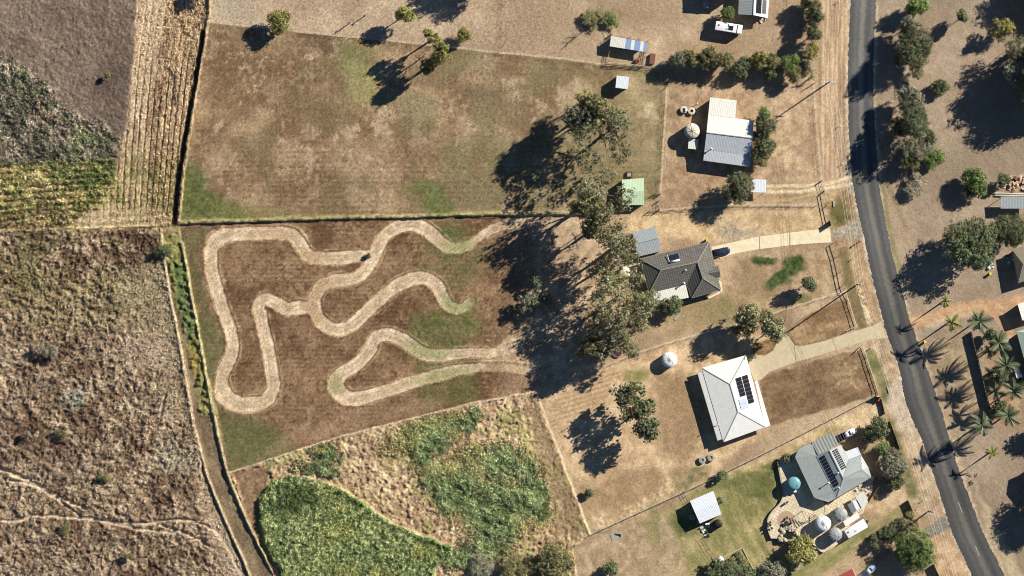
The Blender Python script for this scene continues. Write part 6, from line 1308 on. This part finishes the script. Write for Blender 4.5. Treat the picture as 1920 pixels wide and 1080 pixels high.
def ring(label, px, py, r, h, lid, name='concrete_ring', cat='concrete ring', m=None):
    c = G(px, py, h); R = r * PX; t = empty(name, label, cat, (c.x, c.y, 0)); b = Vector((c.x, c.y, 0)); m = m or M_TC
    part('ring_wall', MB().lathe(b, [(R, -.1), (R, h), (R * .5, h + .06), (R * .42, h + .06), (R * .42, h - .25)], 24), m, t); part('lid', MB().lathe(b + Vector((0, 0, h - .2)), [(R * .4, 0), (R * .38, .02)], 16), lid, t)
ring('western of two round concrete septic lids north of the ribbed tank', 1282.5, 205.5, 6.8, .7, M_DARK); ring('eastern of two round concrete septic lids north of the ribbed tank', 1297, 208, 6.8, .7, M_DARK)
ring('western of two grey concrete septic lids below the white house', 1317, 862.5, 6.8, .7, M_CONC, m=M_CONC); ring('eastern of two grey concrete septic lids below the white house', 1333.5, 858, 7, .7, M_CONC, m=M_CONC)
# ================================================================ vehicles
def prof_body(mb, secs, n=10, pw=3.2):
    """loft of super-ellipse sections (x, half width, z low, z high)"""
    base = len(mb.v)
    for x, w, z0, z1 in secs:
        for k in range(n * 2):
            t = 2 * math.pi * k / (n * 2); cs, sn = math.cos(t), math.sin(t)
            mb.v.append((x, w * math.copysign(abs(cs) ** (2 / pw), cs), (z0 + z1) / 2 + (z1 - z0) / 2 * math.copysign(abs(sn) ** (2 / pw), sn)))
    N = n * 2
    for i in range(len(secs) - 1):
        for k in range(N): k2 = (k + 1) % N; mb.f.append((base + i * N + k, base + i * N + k2, base + (i + 1) * N + k2, base + (i + 1) * N + k))
    mb.f.append(tuple(base + k for k in reversed(range(N)))); mb.f.append(tuple(base + (len(secs) - 1) * N + k for k in range(N))); return mb
def wheels(t, xs, w, r=.32):
    me = MB().tube([(0, -.11, 0), (0, .11, 0)], r, 16).mesh('wheel'); me.materials.append(M_RUB); hub = MB().tube([(0, -.118, 0), (0, .118, 0)], r * .55, 10).mesh('hub'); hub.materials.append(M_STEEL)
    for x in xs:
        for s in (-1, 1): o = mesh_obj('wheel', me, t); o.location = (x, s * w, r); mesh_obj('hub', hub, o)
def loc(name, mb, m, t, smooth=False, bevel=0): return mb.build(name, m, t, smooth, bevel)
def quad(mb, ps, th=.02):
    ps = [Vector(p) for p in ps]; n = (ps[1] - ps[0]).cross(ps[2] - ps[0]).normalized() * th; k = len(ps)
    mb.add([p + n for p in ps] + [p - n for p in ps], [tuple(range(k)), tuple(reversed(range(k, 2 * k)))] + [(i, k + i, k + (i + 1) % k, (i + 1) % k) for i in range(k)]); return mb
def car(label, px, py, ang, col, L=4.5, Wd=1.8, z=0, cat='car'):
    c = G(px, py, 0); t = empty('parked_car', label, cat, (c.x, c.y, z), ang); m = mat('car_paint_%d' % int(px), col, .25, var=.03, spec=.6); h = L / 2; w = Wd / 2
    loc('body', prof_body(MB(), [(-h, w * .78, .42, .82), (-h * .93, w * .95, .30, .95), (-h * .5, w, .26, .98), (h * .3, w, .26, .96), (h * .7, w * .97, .28, .88), (h * .93, w * .88, .34, .74), (h, w * .6, .42, .62)]), m, t, True)
    loc('roof', prof_body(MB(), [(-h * .86, w * .66, .85, 1.02), (-h * .62, w * .78, .88, 1.40), (-h * .1, w * .80, .9, 1.47), (h * .12, w * .76, .9, 1.42), (h * .48, w * .66, .85, .98)]), m, t, True)
    loc('windscreen', quad(MB(), [(h * .47, -w * .62, 1.0), (h * .47, w * .62, 1.0), (h * .15, w * .6, 1.44), (h * .15, -w * .6, 1.44)]), M_GLASS, t); loc('rear_window', quad(MB(), [(-h * .85, w * .58, 1.03), (-h * .85, -w * .58, 1.03), (-h * .63, -w * .58, 1.42), (-h * .63, w * .58, 1.42)]), M_GLASS, t)
    for s in (-1, 1):
        loc('side_window', MB().box((-h * .12, s * w * .80, 1.17), (h * .85, .04, .30)), M_GLASS, t); loc('headlight', MB().box((h * .93, s * w * .62, .66), (.14, .32, .12)), M_CHROME, t); loc('mirror', MB().box((h * .34, s * w * 1.04, .98), (.14, .18, .12)), m, t)
    wheels(t, (-h * .6, h * .62), w * .88); return t
car('dark blue car parked nose to the road at the top of the concrete driveway', 1352, 472, math.radians(11), (.016, .026, .06), 4.7, 1.85)
def ute(label, px, py, ang, col, tray, L=5.1, Wd=1.8, load=None, z=0):
    c = G(px, py, 0); t = empty('utility_truck', label, 'utility truck', (c.x, c.y, z), ang); m = mat('ute_paint_%d' % int(px), col, .3, var=.03, spec=.6); h = L / 2; w = Wd / 2
    loc('body', prof_body(MB(), [(-h * .1, w * .95, .35, 1.0), (h * .3, w, .32, 1.05), (h * .75, w * .96, .34, 1.0), (h * .96, w * .85, .4, .85), (h, w * .6, .45, .7)]), m, t, True)
    loc('cab_roof', prof_body(MB(), [(-h * .14, w * .75, .95, 1.55), (h * .05, w * .8, .95, 1.68), (h * .25, w * .78, .95, 1.64), (h * .48, w * .66, .95, 1.1)]), m, t, True)
    loc('windscreen', quad(MB(), [(h * .5, -w * .64, 1.07), (h * .5, w * .64, 1.07), (h * .28, w * .62, 1.62), (h * .28, -w * .62, 1.62)]), M_GLASS, t)
    tb = MB().box((-h * .57, 0, .72), (h * .86, Wd * .98, .08))
    for s in (-1, 1): tb.box((-h * .57, s * w * .96, .9), (h * .86, .05, .34))
    tb.box((-h * .98, 0, .9), (.05, Wd * .92, .34)).box((-h * .15, 0, 1.1), (.05, Wd * .92, .7)); loc('tray', tb, tray, t)
    for s in (-1, 1): loc('side_window', MB().box((h * .12, s * w * .79, 1.32), (h * .36, .04, .34)), M_GLASS, t); loc('headlight', MB().box((h * .95, s * w * .62, .72), (.12, .3, .14)), M_CHROME, t)
    for k in range(3): loc('tray_rack', MB().bar((-h * (.3 + .28 * k), -w * .95, 1.42), (-h * (.3 + .28 * k), w * .95, 1.42), .08).bar((-h * (.3 + .28 * k), -w * .95, .8), (-h * (.3 + .28 * k), -w * .95, 1.42), .05).bar((-h * (.3 + .28 * k), w * .95, .8), (-h * (.3 + .28 * k), w * .95, 1.42), .05), M_STEEL, t)
    wheels(t, (-h * .6, h * .62), w * .86, .36); return t
ute('white utility truck with a dark racked tray parked by the verandah house', 1586, 815, math.radians(26), A(236, 238, 240), M_DARK, 5.2); ute('silver-blue utility truck at the bottom edge beside the red house', 1627, 1072, math.radians(40), A(190, 205, 225), M_STEEL, 5.0)
def caravan(label, px, py, ang, L, Wd, h, name='caravan', sol=False, z=0, van=True):
    c = G(px, py, h); t = empty(name, label, 'caravan', (c.x, c.y, z), ang); hl, w = L / 2, Wd / 2
    loc('body', MB().box((0, 0, h / 2 + .25), (L, Wd, h - .5)), M_WHITE, t, True, .12); loc('roof_hatch', MB().box((-hl * .1, -w * .35, h + .06), (.5, .5, .12)), M_PVL, t, bevel=.03); loc('roof_vent', MB().box((-hl * .75, w * .2, h + .05), (.35, .35, .1)), M_DARK, t)
    loc('stripe', MB().box((0, 0, 1.1), (L * .96, Wd + .02, .12)), M_PVB, t)
    for s in (-1, 1):
        for k in (-.5, .25): loc('window', MB().box((hl * k, s * (w + .005), 1.75), (1.0, .03, .6)), M_GLASS, t)
    loc('door', MB().box((hl * .62, -w - .01, 1.35), (.65, .04, 1.8)), M_TRIM, t)
    if sol:
        for k in range(2): loc('solar_panel', MB().box((hl * .08 + .62 * k, .05, h + .07), (.56, 1.3, .05)), M_PV, t)
        loc('air_conditioner', MB().box((hl * .12, w * .62, h + .12), (1.0, .55, .24)), M_WHITE, t, bevel=.05); loc('windscreen', quad(MB(), [(hl * .66, -w * .9, h + .01), (hl * .66, w * .9, h + .01), (hl * .60, w * .9, h + .015), (hl * .60, -w * .9, h + .015)]), M_DARK, t)
    if van: loc('drawbar', MB().bar((hl, -.5, .45), (hl + 1.1, 0, .45), .09).bar((hl, .5, .45), (hl + 1.1, 0, .45), .09).box((hl + .45, 0, .62), (.5, .8, .3)), M_DARK, t)
    wheels(t, (-.4, .4) if van else (-hl * .6, hl * .62), w * .9, .34); return t
caravan('white motorhome with two roof solar panels parked below the gabled house', 1366.5, 51.5, math.radians(-9), 7.1, 2.35, 2.7, 'motorhome', True, 0, False)
caravan('large plain white caravan parked beside the terrace tanks', 1605, 991.5, math.radians(31), 6.0, 2.5, 2.5)
t = house('caravan_awning', 'white awning roof spread along the north side of the large plain caravan', 'awning', (1597, 975)); slope(t, [p4(1085, 527, 2.5), p4(1118, 590, 2.4), p4(1300, 475, 2.4), p4(1265, 411, 2.5)], R_WHITE, 'awning_sheet')
for p in ((1087, 530), (1262, 416)): q = p4(*p); c = G(*q[:2]); part('post', MB().box((c.x, c.y, 1.25), (.06, .06, 2.5)), M_STEEL, t)
t = caravan('white parked trailer in the palm shade by the pale green house', 1908, 697, math.radians(-70), 3.4, 1.6, 1.5, 'box_trailer'); t['category'] = 'trailer'
# black buggy on the track
c = G(688.8, 481, 0); t = empty('off_road_buggy', 'small black buggy driving on the dirt race track', 'buggy', (c.x, c.y, -.03), math.radians(28))
loc('body', prof_body(MB(), [(-.85, .28, .3, .6), (-.5, .42, .25, .75), (.2, .42, .25, .7), (.7, .30, .28, .55), (.95, .15, .3, .45)]), M_BLACK, t, True); loc('seat', MB().box((-.25, 0, .8), (.45, .5, .35)), M_RUB, t, bevel=.06)
loc('roll_cage', MB().tube([(-.6, -.4, .6), (-.45, -.38, 1.25), (-.45, .38, 1.25), (-.6, .4, .6)], .03).tube([(.35, -.36, .6), (-.45, -.38, 1.25)], .03).tube([(.35, .36, .6), (-.45, .38, 1.25)], .03), M_DARK, t); wheels(t, (-.62, .68), .52, .28)
# ================================================================ bins, posts, boxes and yard things
def bin_(label, px, py, lid, ang=0.3, z=0):
    c = G(px, py, 1.0); t = empty('wheelie_bin', label, 'bin', (c.x, c.y, z), ang); mb = MB(); w0, w1 = .22, .29
    mb.add([(-w0, -w0, .06), (w0, -w0, .06), (w0, w0, .06), (-w0, w0, .06), (-w1, -w1, .95), (w1, -w1, .95), (w1, w1, .95), (-w1, w1, .95)], [(3, 2, 1, 0), (4, 5, 6, 7), (0, 1, 5, 4), (1, 2, 6, 5), (2, 3, 7, 6), (3, 0, 4, 7)])
    loc('body', mb, mat('bin_green', A(52, 70, 52), .5), t); loc('lid', MB().box((0, 0, 1.0), (.64, .66, .08)), lid, t, bevel=.03); loc('handle', MB().bar((-.33, -.25, .96), (-.33, .25, .96), .05), M_BLACK, t)
    for s in (-1, 1): o = loc('wheel', MB().tube([(-.22, s * .25 - .03, .1), (-.22, s * .25 + .03, .1)], .1, 10), M_RUB, t)
M_YL = mat('yellow_lid', A(242, 214, 50), .4, var=.04); M_RL = mat('red_lid', A(200, 60, 48), .4, var=.04)
bin_('yellow-lidded bin at the north corner of the tiled house', 1325.6, 449.5, M_YL); bin_('yellow-lidded bin at the garage corner of the white house', 1405.5, 674, M_YL); bin_('yellow-lidded bin at the lawn corner by the road', 1646.5, 744.5, M_YL); bin_('red-lidded bin beside the yellow one by the road', 1647.5, 750, M_RL); bin_('yellow-lidded bin by the roadside under the palms', 1734.5, 641, M_YL); bin_('yellow-lidded bin below the very dark round tree', 1857, 513, M_YL)
def box_thing(name, label, cat, px, py, size, m, ang=0, z=0, lidm=None, bev=.03):
    c = G(px, py, size[2]); t = empty(name, label, cat, (c.x, c.y, z), ang); loc('case', MB().box((0, 0, size[2] / 2), size), m, t, bevel=bev); loc('top', MB().box((0, 0, size[2] + .03), (size[0] * 1.06, size[1] * 1.06, .06)), lidm or m, t); return t
box_thing('utility_pit', 'pale rectangular utility pit cover on the green verge by the white house lawn', 'utility pit', 1666.5, 732, (.5, 1.5, .14), M_CONC, .3); box_thing('utility_pit', 'pale rectangular utility pit cover on the verge north of the gravel apron', 'utility pit', 1563.5, 382, (.45, 1.4, .14), M_CONC, .05)
def marker(label, px, py, h, m, name='marker_post', cat='marker post', w=.12, cap=None):
    c = G(px, py, h); t = empty(name, label, cat, (c.x, c.y, 0)); loc('post', MB().box((0, 0, h / 2 - .1), (w, w, h + .2)), m, t); loc('cap', MB().box((0, 0, h + .06), (w * 2.4, w * 2.4, .12)), cap or m, t, bevel=.02)
marker('white-topped marker post on the verge at the top edge', 1574, 2.5, .9, M_WHITE); marker('white-topped marker post on the verge near the two-track drive', 1580.5, 307, .9, M_WHITE); marker('thin marker post beside the road near the verge bend', 1575, 236, .9, M_PIPE); marker('thin post in the rail-fence verge opposite the front lawn', 1601, 484, .9, M_PIPE)
marker('red post box on a post beside the gravel apron', 1611.5, 453, 1.5, M_RL, 'post_box', 'post box', .2, M_RL); marker('small post casting a dark mark at the mown verge below the driveway', 1634, 652, .8, M_PIPE); marker('white sign post on the road shoulder by the apron tank', 1735, 936, 1.1, M_WHITE)
marker('white post behind the carport tank at the farmhouse', 1308, 194, .8, M_WHITE); marker('low white post in the western trees verge', 1674, 190, .5, M_WHITE)
box_thing('pump_box', 'white pump box on the western septic lid', 'pump box', 1286.3, 207, (.45, .45, .35), M_WHITE, .2, .78); box_thing('pump_box', 'white pump box at the front of the teal tank', 'pump box', 1482.5 + 8, 920, (.7, .8, 1.0), M_WHITE, .1, .75)
t = house('fire_pit', 'square brick fire pit behind the mint green shed', 'fire pit', (1180.5, 327)); c = G(1180.5, 327)
for dx, dy, sx, sy in ((0, .62, 1.5, .22), (0, -.62, 1.5, .22), (.66, 0, .2, 1.0), (-.66, 0, .2, 1.0)): part('brick_side', MB().box((c.x + dx, c.y + dy, .3), (sx, sy, .65)), M_BRICK, t)
part('grate', MB().box((c.x, c.y, .5), (1.1, 1.0, .05)), M_CONC, t)
box_thing('rusty_bin', 'rust-brown iron sheet box east of the animal shelter', 'iron box', 1223.5, 110, (1.3, 2.6, .7), mat('rusty_iron', A(132, 92, 74), .8, var=.25), -.12); box_thing('red_drum', 'dark red feed box in the corner of the animal shelter yard', 'feed box', 1194, 115, (.9, .8, .6), mat('dark_red_paint', A(110, 44, 44), .6), .2)
t = house('concrete_pad', 'pale concrete slab with an iron bar on the tan yard', 'slab', (1157, 1004)); part('slab', MB().prism(xy([(1145, 1003), (1166, 995.5), (1169, 1006), (1148, 1015)]), -.1, .10), M_CONC, t); part('iron_bar', MB().bar(G(1154, 1001, .2), G(1165, 1003, .2), .25), M_DARK, t); part('iron_bar', MB().bar(G(1161, 1001, .25), G(1164, 1006, .25), .15), M_DARK, t)
# pink paddling pool, swing frame, scrap
c = G(1157, 661); t = empty('paddling_pool', 'round pink-rimmed paddling pool under the southern eucalypt', 'pool', c); loc('rim', MB().lathe((0, 0, 0), [(1.15, 0), (1.2, .35), (1.3, .42), (1.2, .45), (1.1, .4), (1.05, .06)], 28), mat('pink_plastic', A(206, 120, 122), .5), t, True); loc('water', MB().lathe((0, 0, 0), [(1.08, .05), (1.08, .3)], 28), mat('pool_water', (.03, .03, .035), .1), t)
c = G(1077, 459); t = empty('swing_frame', 'white-blue swing frame standing in the eucalypt shade', 'swing', c, .3)
for x in (-1.2, 1.2): loc('leg', MB().tube([(x, -.9, 0), (x, 0, 2.0), (x, .9, 0)], .05), M_PVL, t)
loc('beam', MB().tube([(-1.3, 0, 2.0), (1.3, 0, 2.0)], .05), M_PVL, t)
for x in (-.5, .5): loc('swing_seat', MB().box((x, 0, .5), (.5, .25, .04)).bar((x - .2, 0, .5), (x - .2, 0, 2.0), .02).bar((x + .2, 0, .5), (x + .2, 0, 2.0), .02), M_PVB, t)
rg = random.Random(9)
def heap(name, label, cat, px, py, n, rad, mats, smax=.9, z=0, pn='piece'):
    c = G(px, py); t = empty(name, label, cat, (c.x, c.y, z))
    for k in range(n):
        a = rg.uniform(0, 6.28); d = rad * math.sqrt(rg.random()); s = (rg.uniform(.25, smax), rg.uniform(.2, smax * .7), rg.uniform(.15, smax * .6))
        loc(pn, MB().box((d * math.cos(a), d * math.sin(a), s[2] / 2), s, rg.uniform(0, 3.1)), mats[k % len(mats)], t, bevel=.03)
heap('scrap_heap', 'dark heap of scrap under the thin pale eucalypt', 'scrap heap', 1136, 662, 14, 1.9, [M_DARK, M_WOOD, M_STEEL, M_RUB], 1.2); heap('junk_pile', 'white and blue junk stacked at the south wall of the lawn shed', 'junk pile', 1323, 991, 12, 1.3, [M_WHITE, M_PVL, M_WHITE, M_DARK], 1.1); heap('junk_pile', 'dark junk at the end of the wire fence by the lawn shed', 'junk pile', 1326, 1003, 6, .7, [M_DARK, M_WHITE, M_RUB], .8)
heap('rock_pile', 'pale stones scattered among dry grass on the white house yard', 'rock pile', 1160, 735, 20, 2.4, [M_STONE, M_STONE2], .8, 0, 'stone'); heap('junk_pile', 'white household junk between the two big dark trees', 'junk pile', 1857, 497, 9, 1.1, [M_WHITE, M_TRIM, M_STEEL], 1.0); heap('rubble_pile', 'pale building rubble at the right edge above the grey carport', 'rubble', 1908, 345, 26, 2.6, [M_STONE, M_WOODL, M_BRICK], 1.3)
heap('junk_pile', 'pots and junk at the south-east corner of the gabled house at the top', 'junk pile', 1430, 36, 10, 1.0, [M_WHITE, M_DARK, M_STONE], .7); heap('junk_pile', 'dark objects in the shadow of the brown-roofed house', 'junk pile', 1889, 485, 9, 1.6, [M_WHITE, M_DARK, M_PVL], 1.0); heap('rock_pile', 'garden rocks and pots along the shaded south side of the verandah house', 'rock pile', 1620, 912, 26, 2.8, [M_STONE, M_STONE2, M_WHITE], .8, .7, 'stone')
for a, b, c_ in ((1866, 362, 'upper'), (1866, 366, 'lower')):
    t = house('long_pole', c_ + ' of two long pale poles lying above the grey carport', 'pole', (a, b)); part('pole', MB().tube([G(a, b, .4), G(1935, b + 2, .5)], .14, 8), M_PIPE, t)
# garden: pond rocks, stepping edge, chairs, table
GR = 'rocks round the terrace pond'
pond = spline([(1463, 1010), (1466, 1000), (1470, 988), (1480, 990), (1490, 998), (1500, 1006), (1497, 1014), (1486, 1018), (1474, 1016)], 3, True)
t = house('garden_pond', 'rock-edged garden pond at the south edge of the paved terrace', 'pond', (1478, 1003)); part('water', MB().prism(xy([(1466, 1002), (1472, 992), (1482, 994), (1490, 1002), (1486, 1011), (1472, 1011)]), .7, .80), mat('pond_water', (.02, .022, .02), .08), t)
for k, p in enumerate(pond): c = G(*p); s = rg.uniform(.35, .75); part('rock', MB().lathe((c.x + rg.uniform(-.4, .4), c.y + rg.uniform(-.4, .4), .72), [(s * .9, -.1), (s, .15), (s * .7, .4), (s * .2, .5)], 7, lambda i: .75 + .5 * ((i * 37 + k * 11) % 10) / 10), M_STONE if k % 3 else M_STONE2, t)
for k in range(14): c = G(1468 + 20 * rg.random(), 984 + 14 * rg.random()); s = rg.uniform(.25, .6); part('rock', MB().lathe((c.x, c.y, .72), [(s, 0), (s * .9, .25), (s * .3, .4)], 7, lambda i: .75 + .5 * ((i * 31 + k * 7) % 10) / 10), M_STONE, t)
c = G(1474, 981, .8); t = empty('round_table', 'round dark garden table on the brown paved circle', 'table', (c.x, c.y, .76)); loc('table_top', MB().lathe((0, 0, 0), [(.62, .7), (.62, .75)], 20), M_DARK, t); loc('leg', MB().lathe((0, 0, 0), [(.3, 0), (.05, .1), (.05, .7)], 10), M_DARK, t)
def chair(label, px, py, ang, z=.76):
    c = G(px, py, .8); t = empty('garden_chair', label, 'chair', (c.x, c.y, z), ang, 'dark garden chairs on the terrace'); loc('seat', MB().box((0, 0, .45), (.55, .55, .05)), M_DARK, t); loc('backrest', MB().box((-.26, 0, .75), (.05, .55, .55)), M_DARK, t)
    for x in (-.24, .24):
        for y in (-.24, .24): loc('leg', MB().box((x, y, .22), (.05, .05, .44)), M_DARK, t)
chair('dark garden chair beside the round table on the brown circle, northern', 1475.5, 970.5, 1.4); chair('dark garden chair beside the round table on the brown circle, eastern', 1481, 981.5, 3); chair('dark chair by the curved stone wall, topmost of three', 1444, 979.5, .2); chair('dark chair by the curved stone wall, middle of three', 1444, 984.5, .1); chair('dark chair by the curved stone wall, lowest of three', 1447, 990.5, -.2); chair('dark chair at the north-west neck of the terrace', 1475.5, 942, .5)
t = house('shade_structure', 'pergola beams casting striped shade beside the white terrace tank', 'pergola', (1512, 965))
for k in range(5): part('beam', MB().bar(G(1503 + 5.6 * k, 957 + 2 * k, 2.9), G(1512 + 5.2 * k, 978 - 3 * k, 2.9), .12), M_TIMB, t)
for p in ((1504, 958), (1528, 966), (1513, 977), (1532, 967)): c = G(*p); part('post', MB().box((c.x, c.y, 1.8), (.1, .1, 2.2)), M_TIMB, t)
t = house('clothes_line', 'rotary clothes line at the bottom of the paved terrace', 'clothes line', (1513, 1003)); c = G(1513, 1003)
part('mast', MB().tube([(c.x, c.y, .7), (c.x, c.y, 2.7)], .04), M_STEEL, t)
for k in range(4): a = .6 + k * math.pi / 2; part('arm', MB().tube([(c.x, c.y, 2.3), (c.x + 1.8 * math.cos(a), c.y + 1.8 * math.sin(a), 2.65)], .025), M_TL, t)
t = house('stone_bench', 'low pale stone bench at the south corner of the terrace', 'bench', (1552, 1029)); part('seat', MB().bar(G(1544, 1033, .6), G(1560, 1025, .6), .45, .2), M_STONE, t); part('base', MB().bar(G(1546, 1032, .25), G(1558, 1026, .25), .3, .5), M_STONE, t)
for k, (px, py) in enumerate(((1352, 933), (1355.5, 939))): ring(('upper' if k == 0 else 'lower') + ' of two green barrels at the east wall of the lawn shed', px, py, 2.9, .9, M_TG, 'barrel', 'barrel', mat('barrel_green', A(140, 156, 120), .5))
ring('pale round barrel in the shade west of the lawn shed', 1297.5, 970, 5.5, .9, M_TG, 'barrel', 'barrel', M_TG)
t = house('statue', 'small white statue on the lawn by the boundary fence', 'statue', (1336, 906)); c = G(1336, 906); part('figure', MB().lathe(c, [(.32, 0), (.3, .3), (.2, .5), (.24, .9), (.12, 1.1), (.14, 1.25), (.04, 1.4)], 12), M_WHITE, t, True)
tree('dark clipped bush beside the white statue on the lawn', 1352, 893, 10, 2.6, 'dark', 'S', name='shrub', cat='shrub'); tree('dark bush in the corner between the lawn and the verandah house', 1474, 858, 9, 2.6, 'deep', 'S', name='shrub', cat='shrub'); tree('sparse low shrub at the edge of the paved terrace below the pond', 1486, 1022, 10, 2.0, 'olive', 'S', name='shrub', cat='shrub')
t = house('bed_edging', 'pale timber edging round the garden bed at the bottom', 'garden edging', (1357, 1044))
for a, b in (((1356.7, 1044), (1391.9, 1027)), ((1391.9, 1027), (1415, 1072))): part('board', MB().bar(G(*a, .12), G(*b, .12), .22, .3), M_WOODL, t)
bed = poly([(1358, 1046), (1391, 1030), (1413, 1074), (1370, 1090)], 2, 2)
for k in range(3): tree(('left', 'middle', 'right')[k] + ' low plant in the edged garden bed at the bottom', (1372, 1386, 1396)[k], (1050, 1042, 1054)[k], 8, 1.2, 'olive', 'S', name='garden_plant', cat='plant', rz=.5)
t = house('tree_stump', 'dark fallen branches lying by the roadside under the southern palms', 'branches', (1826, 904))
for k in range(8): a = G(1818 + 14 * rg.random(), 892 + 18 * rg.random(), .2); part('branch', MB().tube([a, a + Vector((rg.uniform(-1, 1), rg.uniform(-1, 1), .2))], .08, 5), M_DEADW, t)
